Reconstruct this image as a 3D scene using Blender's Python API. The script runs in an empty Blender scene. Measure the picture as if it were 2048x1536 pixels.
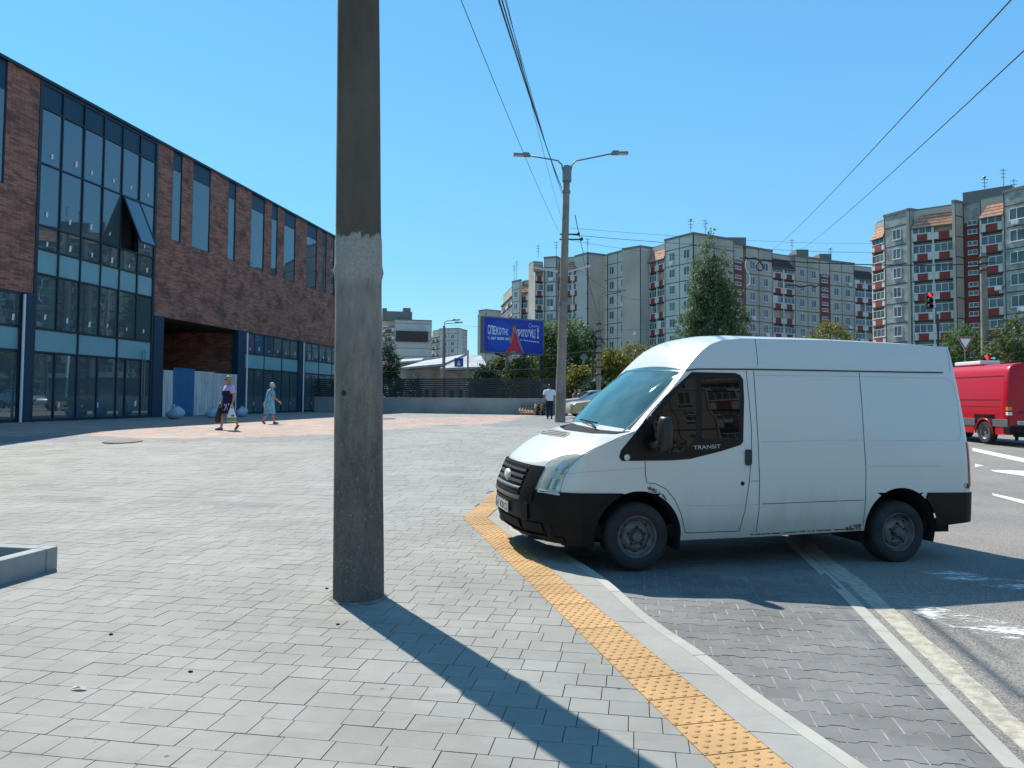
import bpy, bmesh, math, random
from mathutils import Vector, Matrix, noise
from mathutils.bvhtree import BVHTree
R = math.radians
random.seed(7)
SC = bpy.context.scene
COL = SC.collection

# ------------------------------------------------------------------ camera
F = 1480.0; PPX = 1024.0; PPY = 733.0
PITCH = R(2.5); ROLL = R(0.4); CAM = Vector((0, 0, 1.55))
cd = bpy.data.cameras.new('camera'); cam = bpy.data.objects.new('camera', cd); COL.objects.link(cam)
cd.sensor_width = 36.0; cd.lens = F / 2048 * 36.0; cd.clip_start = 0.05; cd.clip_end = 3000
cd.shift_y = -(768 - PPY) / 2048.0
cam.matrix_world = Matrix.Translation(CAM) @ Matrix.Rotation(R(90) + PITCH, 4, 'X') @ Matrix.Rotation(ROLL, 4, 'Z')
SC.camera = cam

# ------------------------------------------------------------------ world, sun, exposure
SUN_EL = R(50); SUN_AZ = math.atan2(-1.88, 2.94)      # azimuth from +Y towards +X
w = bpy.data.worlds.new("World"); SC.world = w; w.use_nodes = True
nt = w.node_tree; bg = nt.nodes['Background']
sky = nt.nodes.new('ShaderNodeTexSky'); sky.sky_type = 'NISHITA'; sky.sun_disc = False
sky.sun_elevation = SUN_EL; sky.sun_rotation = SUN_AZ
sky.air_density = 1.0; sky.dust_density = 0.3; sky.ozone_density = 2.5; sky.altitude = 100
# clear, even summer azure: the physical sky blended with its measured elevation gradient
tc = nt.nodes.new('ShaderNodeTexCoord'); sp = nt.nodes.new('ShaderNodeSeparateXYZ'); nt.links.new(tc.outputs['Generated'], sp.inputs[0])
rp = nt.nodes.new('ShaderNodeValToRGB'); els = rp.color_ramp.elements
SKYG = [(0.0, (.40, .68, .80)), (.06, (.30, .61, .80)), (.18, (.19, .51, .80)), (.4, (.135, .42, .76)), (.8, (.085, .27, .56)), (1.0, (.07, .23, .50))]
while len(els) < len(SKYG): els.new(.5)
for e_, (p_, c_) in zip(els, SKYG): e_.position = p_; e_.color = (*c_, 1)
nt.links.new(sp.outputs[2], rp.inputs[0])
az = nt.nodes.new('ShaderNodeMapRange'); nt.links.new(sp.outputs[0], az.inputs[0])
for i_, v_ in ((1, -.7), (2, .7), (3, 0), (4, 1)): az.inputs[i_].default_value = v_
tint = nt.nodes.new('ShaderNodeMix'); tint.data_type = 'RGBA'; tint.inputs[6].default_value = (1.02, 1.16, 1.06, 1); tint.inputs[7].default_value = (.90, .90, .97, 1)
nt.links.new(az.outputs[0], tint.inputs[0])
mul = nt.nodes.new('ShaderNodeMix'); mul.data_type = 'RGBA'; mul.blend_type = 'MULTIPLY'; mul.inputs[0].default_value = 1
nt.links.new(rp.outputs[0], mul.inputs[6]); nt.links.new(tint.outputs[2], mul.inputs[7])
gain = nt.nodes.new('ShaderNodeVectorMath'); gain.operation = 'SCALE'; gain.inputs[3].default_value = 10.0
nt.links.new(mul.outputs[2], gain.inputs[0])
mx = nt.nodes.new('ShaderNodeMix'); mx.data_type = 'RGBA'; mx.inputs[0].default_value = .88
nt.links.new(sky.outputs[0], mx.inputs[6]); nt.links.new(gain.outputs[0], mx.inputs[7]); nt.links.new(mx.outputs[2], bg.inputs[0])
bg.inputs[1].default_value = 0.10
sl = bpy.data.lights.new('sun', 'SUN'); sl.energy = 5.0; sl.angle = R(0.5); sl.color = (1.0, 0.955, 0.87)
so = bpy.data.objects.new('sun', sl); COL.objects.link(so)
sdir = Vector((math.sin(SUN_AZ) * math.cos(SUN_EL), math.cos(SUN_AZ) * math.cos(SUN_EL), math.sin(SUN_EL)))
so.rotation_euler = sdir.to_track_quat('Z', 'Y').to_euler(); so.location = (0, 0, 60)
SC.view_settings.view_transform = 'Standard'; SC.view_settings.look = 'None'
SC.view_settings.exposure = 0.42; SC.view_settings.gamma = 1.0
SC.cycles.max_bounces = 6; SC.cycles.transparent_max_bounces = 10; SC.cycles.caustics_reflective = False

# ------------------------------------------------------------------ pixel <-> world
def ray(px, py):
    dx = (px - PPX) / F; dy = -(py - PPY) / F
    c, s = math.cos(ROLL), math.sin(ROLL)
    x = dx * c - dy * s; y = dx * s + dy * c
    return Vector((x, math.cos(PITCH) - y * math.sin(PITCH), math.sin(PITCH) + y * math.cos(PITCH)))
def proj(p):
    q = Vector(p) - CAM
    f = q.y * math.cos(PITCH) + q.z * math.sin(PITCH); u = -q.y * math.sin(PITCH) + q.z * math.cos(PITCH)
    x = q.x / f; u /= f; c, s = math.cos(ROLL), math.sin(ROLL)
    return PPX + (x * c + u * s) * F, PPY - (-x * s + u * c) * F
def G(px, py, z=0.0):
    d = ray(px, py); return CAM + d * ((z - CAM.z) / d.z)
def AT(px, py, Y):
    d = ray(px, py); return CAM + d * (Y / d.y)
def onplane(px, py, p0, n):
    d = ray(px, py); return CAM + d * ((Vector(p0) - CAM).dot(n) / d.dot(n))
def interp(tab, x):
    if x <= tab[0][0]: return tab[0][1]
    for (a, b), (c, d) in zip(tab, tab[1:]):
        if x <= c: return b + (d - b) * (x - a) / (c - a)
    return tab[-1][1]
def inpoly(x, y, P):
    r = False; j = len(P) - 1
    for i in range(len(P)):
        if (P[i][1] > y) != (P[j][1] > y) and x < (P[j][0] - P[i][0]) * (y - P[i][1]) / (P[j][1] - P[i][1]) + P[i][0]: r = not r
        j = i
    return r
GD = Vector((0.1653, 0.98624, 0)); GE = Vector((0.98624, -0.1653, 0)); GA = math.atan2(GD.y, GD.x)
PLZ = 0.52
def HP(x, y):
    a = x * GD.x + y * GD.y
    return interp([(9.6, 0), (10.6, 0.02), (19.5, PLZ - .02), (21, PLZ)], a)
def HR(x, y): return interp([(6.8, -.09), (8.2, -.15), (24, .18), (42, .48)], y)

# ------------------------------------------------------------------ materials
def srgb(r, g, b):
    f = lambda c: (c / 255 / 12.92) if c / 255 <= .04045 else ((c / 255 + .055) / 1.055) ** 2.4
    return (f(r), f(g), f(b))
def newmat(name):
    m = bpy.data.materials.new(name); m.use_nodes = True
    return m, m.node_tree, m.node_tree.nodes['Principled BSDF']
def N(t, k, **kw):
    n = t.nodes.new(k)
    for a, b in kw.items():
        if a in n.inputs: n.inputs[a].default_value = b
        else: setattr(n, a, b)
    return n
def mixc(t, fac, a, b, mode='MIX'):
    m = t.nodes.new('ShaderNodeMix'); m.data_type = 'RGBA'; m.blend_type = mode
    for i, v in ((0, fac), (6, a), (7, b)):
        if isinstance(v, bpy.types.NodeSocket): t.links.new(v, m.inputs[i])
        elif i == 0: m.inputs[0].default_value = v
        else: m.inputs[i].default_value = (*v, 1)
    return m.outputs[2]
def mth(t, op, a, b=0.0):
    m = t.nodes.new('ShaderNodeMath'); m.operation = op
    for i, v in ((0, a), (1, b)):
        if isinstance(v, bpy.types.NodeSocket): t.links.new(v, m.inputs[i])
        else: m.inputs[i].default_value = v
    return m.outputs[0]
def ramp(t, fac, stops):
    r = t.nodes.new('ShaderNodeValToRGB'); e = r.color_ramp.elements
    while len(e) < len(stops): e.new(0.5)
    for el, (p, c) in zip(e, stops): el.position = p; el.color = (*c, 1) if len(c) == 3 else c
    t.links.new(fac, r.inputs[0]); return r.outputs[0]
def noi(t, scale, detail=4, rough=.55, vec=None, out=0):
    n = N(t, 'ShaderNodeTexNoise', Scale=scale, Detail=detail, Roughness=rough)
    if vec is None:
        g = t.nodes.new('ShaderNodeNewGeometry'); vec = g.outputs['Position']
    t.links.new(vec, n.inputs['Vector']); return n.outputs[out]
def objco(t): return t.nodes.new('ShaderNodeTexCoord').outputs['Object']
def bump(t, b, h, strength=.3, dist=.01):
    n = N(t, 'ShaderNodeBump', Strength=strength, Distance=dist); t.links.new(h, n.inputs['Height']); t.links.new(n.outputs[0], b.inputs['Normal'])
def mat(name, c, c2=None, scale=3, rough=.7, metal=0, spec=.5, bmp=0, bscale=40, island=0, emit=None, coat=0, obj=True, hard=(.35, .65)):
    m, t, b = newmat(name)
    b.inputs['Roughness'].default_value = rough; b.inputs['Metallic'].default_value = metal
    b.inputs['Specular IOR Level'].default_value = spec; b.inputs['Coat Weight'].default_value = coat
    col = None
    vec = objco(t) if obj else None
    if c2 is not None:
        f = ramp(t, noi(t, scale, 5, .6, vec), [(hard[0], (0, 0, 0)), (hard[1], (1, 1, 1))])
        col = mixc(t, f, c, c2)
    if island:
        g = t.nodes.new('ShaderNodeNewGeometry')
        v = mth(t, 'ADD', mth(t, 'MULTIPLY', g.outputs['Random Per Island'], island * 2), 1 - island)
        cc = t.nodes.new('ShaderNodeCombineColor'); [t.links.new(v, cc.inputs[i]) for i in range(3)]
        col = mixc(t, 1.0, col if col else c, cc.outputs[0], 'MULTIPLY')
    if col: t.links.new(col, b.inputs['Base Color'])
    else: b.inputs['Base Color'].default_value = (*c, 1)
    if bmp: bump(t, b, noi(t, bscale, 4, .6, vec), bmp)
    if emit: b.inputs['Emission Color'].default_value = (*emit[0], 1); b.inputs['Emission Strength'].default_value = emit[1]
    return m

def paving_mat(name, base, var=.08, stain=.85, rough=.8):
    m, t, b = newmat(name); b.inputs['Roughness'].default_value = rough; b.inputs['Specular IOR Level'].default_value = .35
    g = t.nodes.new('ShaderNodeNewGeometry')
    v = mth(t, 'ADD', mth(t, 'MULTIPLY', g.outputs['Random Per Island'], var * 2), 1 - var)
    fine = ramp(t, noi(t, 260, 3, .7), [(.25, (.88, .88, .88)), (.75, (1.07, 1.07, 1.07))])
    big = ramp(t, noi(t, .9, 6, .65), [(.3, (stain, stain * .99, stain * .97)), (.62, (1.03, 1.03, 1.03))])
    mid = ramp(t, noi(t, 9, 5, .7), [(.3, (.94, .94, .93)), (.7, (1.03, 1.03, 1.03))])
    cc = t.nodes.new('ShaderNodeCombineColor'); [t.links.new(v, cc.inputs[i]) for i in range(3)]
    c = mixc(t, 1, mixc(t, 1, mixc(t, 1, mixc(t, 1, base, cc.outputs[0], 'MULTIPLY'), fine, 'MULTIPLY'), big, 'MULTIPLY'), mid, 'MULTIPLY')
    gum = t.nodes.new('ShaderNodeTexVoronoi'); gum.inputs['Scale'].default_value = 2.3; t.links.new(g.outputs['Position'], gum.inputs['Vector'])
    c = mixc(t, 1, c, ramp(t, gum.outputs['Distance'], [(.018, (.42, .41, .40)), (.034, (1, 1, 1))]), 'MULTIPLY')
    scuff = N(t, 'ShaderNodeMapping'); scuff.inputs['Rotation'].default_value = (0, 0, .5); scuff.inputs['Scale'].default_value = (.5, 3.5, 1); t.links.new(g.outputs['Position'], scuff.inputs[0])
    c = mixc(t, 1, c, ramp(t, noi(t, 1.7, 6, .7, scuff.outputs[0]), [(.30, (.86, .855, .85)), (.45, (1, 1, 1)), (.66, (1, 1, 1)), (.76, (1.08, 1.08, 1.07))]), 'MULTIPLY')
    t.links.new(c, b.inputs['Base Color']); bump(t, b, noi(t, 180, 4, .7), .25, .004)
    return m
M = {}
M['pav'] = paving_mat('grey_paver', (.292, .286, .258), .055, .78)
M['pav_dark'] = paving_mat('dark_grey_paver', (.225, .23, .22), .05)
M['pav_pink'] = paving_mat('salmon_paver', (.43, .30, .245), .09)
M['joint'] = mat('sand_joint', (.16, .155, .14), (.23, .22, .19), 4, .95, obj=False)
M['slab'] = paving_mat('concrete_slab', (.325, .315, .285), .04)
M['kerb'] = paving_mat('kerb_concrete', (.43, .415, .36), .04, .8)
M['behaton'] = paving_mat('dark_block_paver', (.20, .197, .19), .10, .66)
M['sandjoint'] = mat('light_sand_joint', (.38, .355, .305), (.13, .12, .11), 5, .95, obj=False)
M['gutter'] = mat('rough_gutter_concrete', (.50, .45, .36), (.30, .27, .22), 14, .95, bmp=.8, bscale=60, obj=False)
M['tactile'] = paving_mat('ochre_tactile', (.54, .325, .14), .10, .74)
M['soil'] = mat('soil', (.07, .06, .03), (.05, .08, .02), 14, 1, bmp=1, bscale=30, obj=False)
M['planter'] = mat('planter_concrete', (.34, .34, .33), (.27, .28, .28), 3, .85, bmp=.15, bscale=90)
def asphalt():
    m, t, b = newmat('worn_asphalt'); b.inputs['Roughness'].default_value = .9; b.inputs['Specular IOR Level'].default_value = .3
    sp = ramp(t, noi(t, 95, 3, .8), [(.36, (.10, .094, .087)), (.5, (.235, .22, .20)), (.62, (.40, .37, .335))])
    big = ramp(t, noi(t, .5, 6, .6), [(.3, (.78, .78, .79)), (.7, (1.12, 1.1, 1.06))])
    t.links.new(mixc(t, 1, sp, big, 'MULTIPLY'), b.inputs['Base Color']); bump(t, b, noi(t, 120, 4, .8), .6, .01)
    return m
M['asphalt'] = asphalt()
def paint_worn(name, lo, hi):
    m, t, b = newmat(name); b.inputs['Roughness'].default_value = .8
    g = t.nodes.new('ShaderNodeNewGeometry'); mp = N(t, 'ShaderNodeMapping'); mp.inputs['Rotation'].default_value = (0, 0, .25); mp.inputs['Scale'].default_value = (.35, 1.2, 1); t.links.new(g.outputs['Position'], mp.inputs[0])
    f = ramp(t, mth(t, 'ADD', mth(t, 'MULTIPLY', noi(t, 30, 6, .85, mp.outputs[0]), .6), mth(t, 'MULTIPLY', noi(t, 5, 3, .6, mp.outputs[0]), .4)), [(lo, (0, 0, 0)), (hi, (1, 1, 1))])
    b.inputs['Base Color'].default_value = (.72, .71, .68, 1)
    t.links.new(f, b.inputs['Alpha']); return m
M['paint'] = paint_worn('road_paint', .32, .42); M['paint_old'] = paint_worn('worn_road_paint', .50, .56)

def pole_mat():
    m, t, b = newmat('weathered_pole'); b.inputs['Roughness'].default_value = .85; b.inputs['Specular IOR Level'].default_value = .25
    co = objco(t); sx = t.nodes.new('ShaderNodeSeparateXYZ'); t.links.new(co, sx.inputs[0])
    mp = N(t, 'ShaderNodeMapping'); mp.inputs['Scale'].default_value = (1, 1, .28); t.links.new(co, mp.inputs[0])
    n1 = noi(t, 9, 7, .78, mp.outputs[0]); n2 = noi(t, 45, 5, .8, co); n3 = noi(t, 2.2, 4, .6, mp.outputs[0])
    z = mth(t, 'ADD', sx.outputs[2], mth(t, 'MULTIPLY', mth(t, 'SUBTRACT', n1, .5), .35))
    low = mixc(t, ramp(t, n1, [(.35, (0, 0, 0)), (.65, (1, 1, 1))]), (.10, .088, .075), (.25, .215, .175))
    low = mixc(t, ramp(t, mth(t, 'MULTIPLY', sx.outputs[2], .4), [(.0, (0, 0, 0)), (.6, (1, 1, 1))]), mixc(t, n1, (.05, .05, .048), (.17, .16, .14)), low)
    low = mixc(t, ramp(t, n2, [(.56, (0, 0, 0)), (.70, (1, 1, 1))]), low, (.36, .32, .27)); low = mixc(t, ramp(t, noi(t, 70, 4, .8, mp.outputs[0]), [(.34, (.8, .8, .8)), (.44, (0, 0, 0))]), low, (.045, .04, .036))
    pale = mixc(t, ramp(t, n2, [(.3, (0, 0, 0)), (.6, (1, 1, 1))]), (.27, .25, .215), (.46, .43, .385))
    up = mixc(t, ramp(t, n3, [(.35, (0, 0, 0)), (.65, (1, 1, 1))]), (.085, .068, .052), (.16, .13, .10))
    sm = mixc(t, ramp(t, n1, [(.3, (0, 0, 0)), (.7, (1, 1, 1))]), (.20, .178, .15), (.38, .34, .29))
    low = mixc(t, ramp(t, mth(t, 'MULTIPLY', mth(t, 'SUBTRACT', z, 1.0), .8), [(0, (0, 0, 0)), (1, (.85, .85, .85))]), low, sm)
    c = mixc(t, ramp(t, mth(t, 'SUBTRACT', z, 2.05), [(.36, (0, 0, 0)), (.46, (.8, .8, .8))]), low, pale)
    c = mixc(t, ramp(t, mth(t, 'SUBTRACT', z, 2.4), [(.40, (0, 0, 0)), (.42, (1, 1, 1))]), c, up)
    t.links.new(c, b.inputs['Base Color']); bump(t, b, n2, .8, .014); return m
M['pole'] = pole_mat()
M['concrete'] = mat('grey_pole_concrete', (.19, .16, .13), (.31, .265, .215), 1.2, .9)
M['metal'] = mat('grey_galvanised_metal', (.20, .21, .22), rough=.5, metal=.4)
M['black'] = mat('black_metal', (.012, .013, .015), rough=.5)
M['white'] = mat('white_paint', (.72, .72, .70), rough=.5)
M['wire'] = mat('black_wire', (.02, .022, .025), rough=.6)
M['lamp'] = mat('lamp_lens', (.6, .6, .58), rough=.3)
M['red_on'] = mat('red_signal_lens', (.5, .01, .01), rough=.3, emit=((1, .02, .03), 3.0))
M['lens_off'] = mat('dark_signal_lens', (.02, .03, .02), rough=.2)

# ------------------------------------------------------------------ mesh builder
class MB:
    def __init__(s): s.v = []; s.f = []; s.m = []
    def face(s, pts, mi=0):
        n = len(s.v); s.v += [Vector(p) for p in pts]; s.f.append(tuple(range(n, n + len(pts)))); s.m.append(mi)
    def raw(s, V, FF, mi=0):
        n = len(s.v); s.v += [Vector(p) for p in V]
        for f in FF: s.f.append(tuple(n + i for i in f)); s.m.append(mi)
    def box(s, a, b, mi=0, mt=None):
        x0, y0, z0 = a; x1, y1, z1 = b
        V = [Vector(p) for p in ((x0, y0, z0), (x1, y0, z0), (x1, y1, z0), (x0, y1, z0), (x0, y0, z1), (x1, y0, z1), (x1, y1, z1), (x0, y1, z1))]
        if mt: V = [mt @ p for p in V]
        s.raw(V, [(0, 3, 2, 1), (4, 5, 6, 7), (0, 1, 5, 4), (1, 2, 6, 5), (2, 3, 7, 6), (3, 0, 4, 7)], mi)
    def obox(s, P, t, n, s0, s1, d0, d1, z0, z1, mi=0):
        """box on a facade frame: P base point, t along, n outward"""
        V = []
        for z in (z0, z1):
            for a, d in ((s0, d0), (s1, d0), (s1, d1), (s0, d1)):
                q = P + t * a + n * d; V.append((q.x, q.y, z))
        s.raw(V, [(0, 3, 2, 1), (4, 5, 6, 7), (0, 1, 5, 4), (1, 2, 6, 5), (2, 3, 7, 6), (3, 0, 4, 7)], mi)
    def prism(s, poly, z0, z1, mi=0):
        n = len(poly); V = [(p[0], p[1], z0) for p in poly] + [(p[0], p[1], z1) for p in poly]
        FF = [tuple(range(n - 1, -1, -1)), tuple(range(n, 2 * n))] + [(i, (i + 1) % n, n + (i + 1) % n, n + i) for i in range(n)]
        s.raw(V, FF, mi)
    def tube(s, path, r, seg=8, mi=0, cap=True):
        path = [Vector(p) for p in path]; rr = r if isinstance(r, (list, tuple)) else [r] * len(path)
        V = []; FF = []; prev = None
        for i, p in enumerate(path):
            d = (path[min(i + 1, len(path) - 1)] - path[max(i - 1, 0)]).normalized()
            if prev is None:
                a = Vector((0, 0, 1)) if abs(d.z) < .9 else Vector((1, 0, 0)); u = d.cross(a).normalized()
            else: u = (prev - d * prev.dot(d)).normalized()
            prev = u; v = d.cross(u)
            for k in range(seg):
                a = 2 * math.pi * k / seg; V.append(p + (u * math.cos(a) + v * math.sin(a)) * rr[i])
        for i in range(len(path) - 1):
            for k in range(seg):
                FF.append((i * seg + k, i * seg + (k + 1) % seg, (i + 1) * seg + (k + 1) % seg, (i + 1) * seg + k))
        if cap: FF.append(tuple(range(seg - 1, -1, -1))); FF.append(tuple((len(path) - 1) * seg + k for k in range(seg)))
        s.raw(V, FF, mi)
    def lathe(s, prof, seg=32, mt=None, mi=0):
        """prof: list of (radius, axial) about the local Y axis"""
        V = []; FF = []
        for r, y in prof:
            for k in range(seg):
                a = 2 * math.pi * k / seg; p = Vector((r * math.cos(a), y, r * math.sin(a))); V.append(mt @ p if mt else p)
        for i in range(len(prof) - 1):
            for k in range(seg): FF.append((i * seg + k, i * seg + (k + 1) % seg, (i + 1) * seg + (k + 1) % seg, (i + 1) * seg + k))
        s.raw(V, FF, mi)
    def ell(s, c, r, seg=12, rings=8, mi=0, mt=None):
        V = []; FF = []
        for i in range(rings + 1):
            th = math.pi * i / rings
            for k in range(seg):
                a = 2 * math.pi * k / seg
                p = Vector((r[0] * math.sin(th) * math.cos(a), r[1] * math.sin(th) * math.sin(a), r[2] * math.cos(th)))
                V.append((mt @ p if mt else p) + Vector(c))
        for i in range(rings):
            for k in range(seg): FF.append((i * seg + k, (i + 1) * seg + k, (i + 1) * seg + (k + 1) % seg, i * seg + (k + 1) % seg))
        s.raw(V, FF, mi)
    def grid(s, rows, mi=0):
        nr, nc = len(rows), len(rows[0]); V = [p for r in rows for p in r]
        s.raw(V, [(i * nc + j, i * nc + j + 1, (i + 1) * nc + j + 1, (i + 1) * nc + j) for i in range(nr - 1) for j in range(nc - 1)], mi)
    def build(s, name, mats, parent=None, smooth=False, merge=0, world=False, bevel=0):
        me = bpy.data.meshes.new(name)
        off = Vector((0, 0, 0))
        if world and parent is not None: 
            inv = parent_world(parent).inverted(); vs = [tuple(inv @ p) for p in s.v]
        else: vs = [tuple(p) for p in s.v]
        me.from_pydata(vs, [], s.f)
        for m in (mats if isinstance(mats, (list, tuple)) else [mats]): me.materials.append(M[m] if isinstance(m, str) else m)
        me.polygons.foreach_set('material_index', s.m)
        if merge:
            bm = bmesh.new(); bm.from_mesh(me); bmesh.ops.remove_doubles(bm, verts=bm.verts, dist=merge)
            bmesh.ops.recalc_face_normals(bm, faces=bm.faces); bm.to_mesh(me); bm.free()
        if smooth:
            me.polygons.foreach_set('use_smooth', [True] * len(me.polygons))
            if smooth is not True: me.set_sharp_from_angle(angle=R(smooth))
        o = bpy.data.objects.new(name, me); COL.objects.link(o)
        if parent is not None: o.parent = parent
        if bevel:
            b = o.modifiers.new('bevel', 'BEVEL'); b.width = bevel; b.segments = 2; b.limit_method = 'ANGLE'
        return o
def parent_world(o):
    m = o.matrix_basis.copy()
    while o.parent: o = o.parent; m = o.matrix_basis @ m
    return m
def tag(o, label, cat, group=None, kind=None):
    if label: o['label'] = label
    if cat: o['category'] = cat
    if group: o['group'] = group
    if kind: o['kind'] = kind
    return o
def thing(name, loc, rz=0, label=None, cat=None, group=None):
    o = bpy.data.objects.new(name, None); COL.objects.link(o); o.empty_display_size = .2
    o.location = loc; o.rotation_euler = (0, 0, rz); return tag(o, label, cat, group)
def struct(o, label): o['kind'] = 'structure'; o['label'] = label; return o
def kids(o): return [c for c in COL.objects if c.parent == o]
def copy_tree(o, parent=None):
    c = o.copy(); COL.objects.link(c); c.parent = parent
    for ch in kids(o): copy_tree(ch, c)
    return c
def rnd(a, b): return random.uniform(a, b)

# ------------------------------------------------------------------ ground, road
def build_ground():
    xs = [-900, -300, -120, -60, -30, -10, 0, 10, 30, 60, 120, 300, 900]
    ys = [-900, -200, -60, -20, 0, 4, 6.8, 8.2, 12, 16, 20, 24, 30, 36, 42, 60, 120, 300, 1500]
    m = MB(); m.grid([[(x, y, HR(x, y)) for x in xs] for y in ys])
    for f in range(len(m.f)): m.f[f] = m.f[f]
    struct(m.build('road', 'asphalt'), 'worn grey asphalt road to the right of the parking bay')
build_ground()

# corner geometry from the photo
K1 = [G(a, b, 0) for a, b in ((1750, 1536), (1640, 1462), (1530, 1388), (1420, 1308), (1300, 1228), (1210, 1152))]   # outer edge of slab band
Sa = G(1430, 1536); Sb = G(925, 1035)
sd = (Sb - Sa).normalized(); sn = Vector((sd.y, -sd.x, 0))           # along strip, to the right of it
SW = 0.32
CORN = Sb.copy()
S0 = Sa - sd * 3.0
def line_side(p): return (p - Sb).dot(sn)
def road_side(p): return (p - CORN).dot(GE)
# kerb curve (outer edge of first kerb), extended both ways
kd = (K1[0] - K1[2]).normalized()
KC = [K1[0] + kd * 3.0] + K1 + [G(1120, 1098, 0), G(1040, 1062, 0)]
far0 = KC[-1]; KC += [far0 + Vector((.05, .9, 0)), far0 + Vector((.30, 2.6, 0)), far0 + Vector((.30, 2.6, 0)) + GD * 1.5, far0 + Vector((.30, 2.6, 0)) + GD * 4, far0 + Vector((.30, 2.6, 0)) + GD * 9, far0 + Vector((.30, 2.6, 0)) + GD * 20, far0 + Vector((.30, 2.6, 0)) + GD * 42, far0 + Vector((.30, 2.6, 0)) + GD * 60]

def build_plaza():
    pink = [(-900, 800), (-300, 836), (200, 843), (660, 826), (765, 838), (1000, 831), (1072, 829), (1000, 846), (765, 859), (667, 868), (560, 874), (465, 877), (300, 875), (143, 871), (-50, 874), (-900, 880)]
    dark = [(-900, 880), (-50, 874), (143, 871), (300, 875), (465, 877), (667, 869), (765, 860), (1000, 847), (1072, 829), (1130, 829), (1190, 860), (900, 849), (765, 872), (667, 884), (465, 886), (250, 884), (-900, 884)]
    dk = [[(75, 993), (205, 996), (215, 1008), (60, 1003)], [(80, 970), (200, 975), (190, 981), (70, 978)], [(400, 999), (555, 1005), (548, 1015), (390, 1009)]]
    V = []; FF = []; MI = []
    a = 2.2
    while a < 62:
        if a < 10.1: rw, Ls, gap = .172, (.16, .20, .245), .005
        elif a < 22: rw, Ls, gap = .26, (.26, .39, .52), .006
        else: rw, Ls, gap = .45, (.6, .9), .008
        bmin, bmax = -1.05 * a - 6, 8
        b = bmin + rnd(0, .3)
        while b < bmax:
            L = random.choice(Ls); cx = GD * (a + rw / 2) + GE * (b + L / 2)
            ok = line_side(cx) < .12 if a < 9.42 else road_side(cx) < .1
            if cx.y > 53.0: ok = False
            if (cx - P0B).dot(GE) < -.1: ok = False
            if ok:
                px, py = proj((cx.x, cx.y, HP(cx.x, cx.y)))
                mi = 1 if inpoly(px, py, dark) else 2 if inpoly(px, py, pink) and random.random() < .86 else 0
                if any(inpoly(px, py, q) for q in dk): mi = 1
                jz = rnd(-.0012, .0012); tx, ty = rnd(-.004, .004), rnd(-.004, .004); n = len(V)
                for (ga, gb, dz) in ((gap / 2, gap / 2, 0), (rw - gap / 2, gap / 2, 0), (rw - gap / 2, L - gap / 2, 0), (gap / 2, L - gap / 2, 0)):
                    p = GD * (a + ga) + GE * (b + gb); zt = HP(p.x, p.y) + jz + tx * (ga - rw / 2) + ty * (gb - L / 2)
                    V.append((p.x, p.y, zt)); 
                for (ga, gb) in ((0, 0), (rw, 0), (rw, L), (0, L)):
                    ia = gap / 2 - .001 if ga == 0 else rw - gap / 2 + .001; ib = gap / 2 - .001 if gb == 0 else L - gap / 2 + .001
                    p = GD * (a + ia) + GE * (b + ib); V.append((p.x, p.y, HP(p.x, p.y) - .012))
                FF += [(n, n + 3, n + 2, n + 1), (n, n + 1, n + 5, n + 4), (n + 1, n + 2, n + 6, n + 5), (n + 2, n + 3, n + 7, n + 6), (n + 3, n, n + 4, n + 7)]; MI += [mi] * 5
            b += L
        a += rw
    m = MB(); m.v = V; m.f = FF; m.m = MI
    struct(m.build('plaza_paving', ['pav', 'pav_dark', 'pav_pink']), 'light grey block paving of the square with salmon and dark grey bands')
    # bed beneath the blocks (joint colour) with a closed edge towards the road
    m = MB()
    avals = [-10, 0, 5, 9.44, 9.5, 9.6, 10.6, 13, 16, 19.5, 21, 30, 40, 64]
    rows = []
    for a in avals:
        row = []
        # right edge of bed
        if a < 9.46:
            t = a; q = GD * a + GE * 0
            # intersection of the row with the strip's centre line
            den = GE.dot(sn); bb = (Sb + sn * .1 - q).dot(sn) / den
        else: bb = (CORN - GD * a).dot(GE) + .1
        for b in (-95, -60, -30, -15, -5):
            p = GD * a + GE * (b + bb); row.append((p.x, p.y, HP(p.x, p.y) - .009))
        p = GD * a + GE * bb
        row.append((p.x, p.y, HP(p.x, p.y) - .009)); rows.append(row)
    m.grid(rows)
    struct(m.build('paving_bed', 'joint'), 'sand bed showing in the joints of the square')
P0B = Vector((G(299, 835, PLZ).x, G(299, 835, PLZ).y, 0))            # a point on the brick facade plane
build_plaza()

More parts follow.
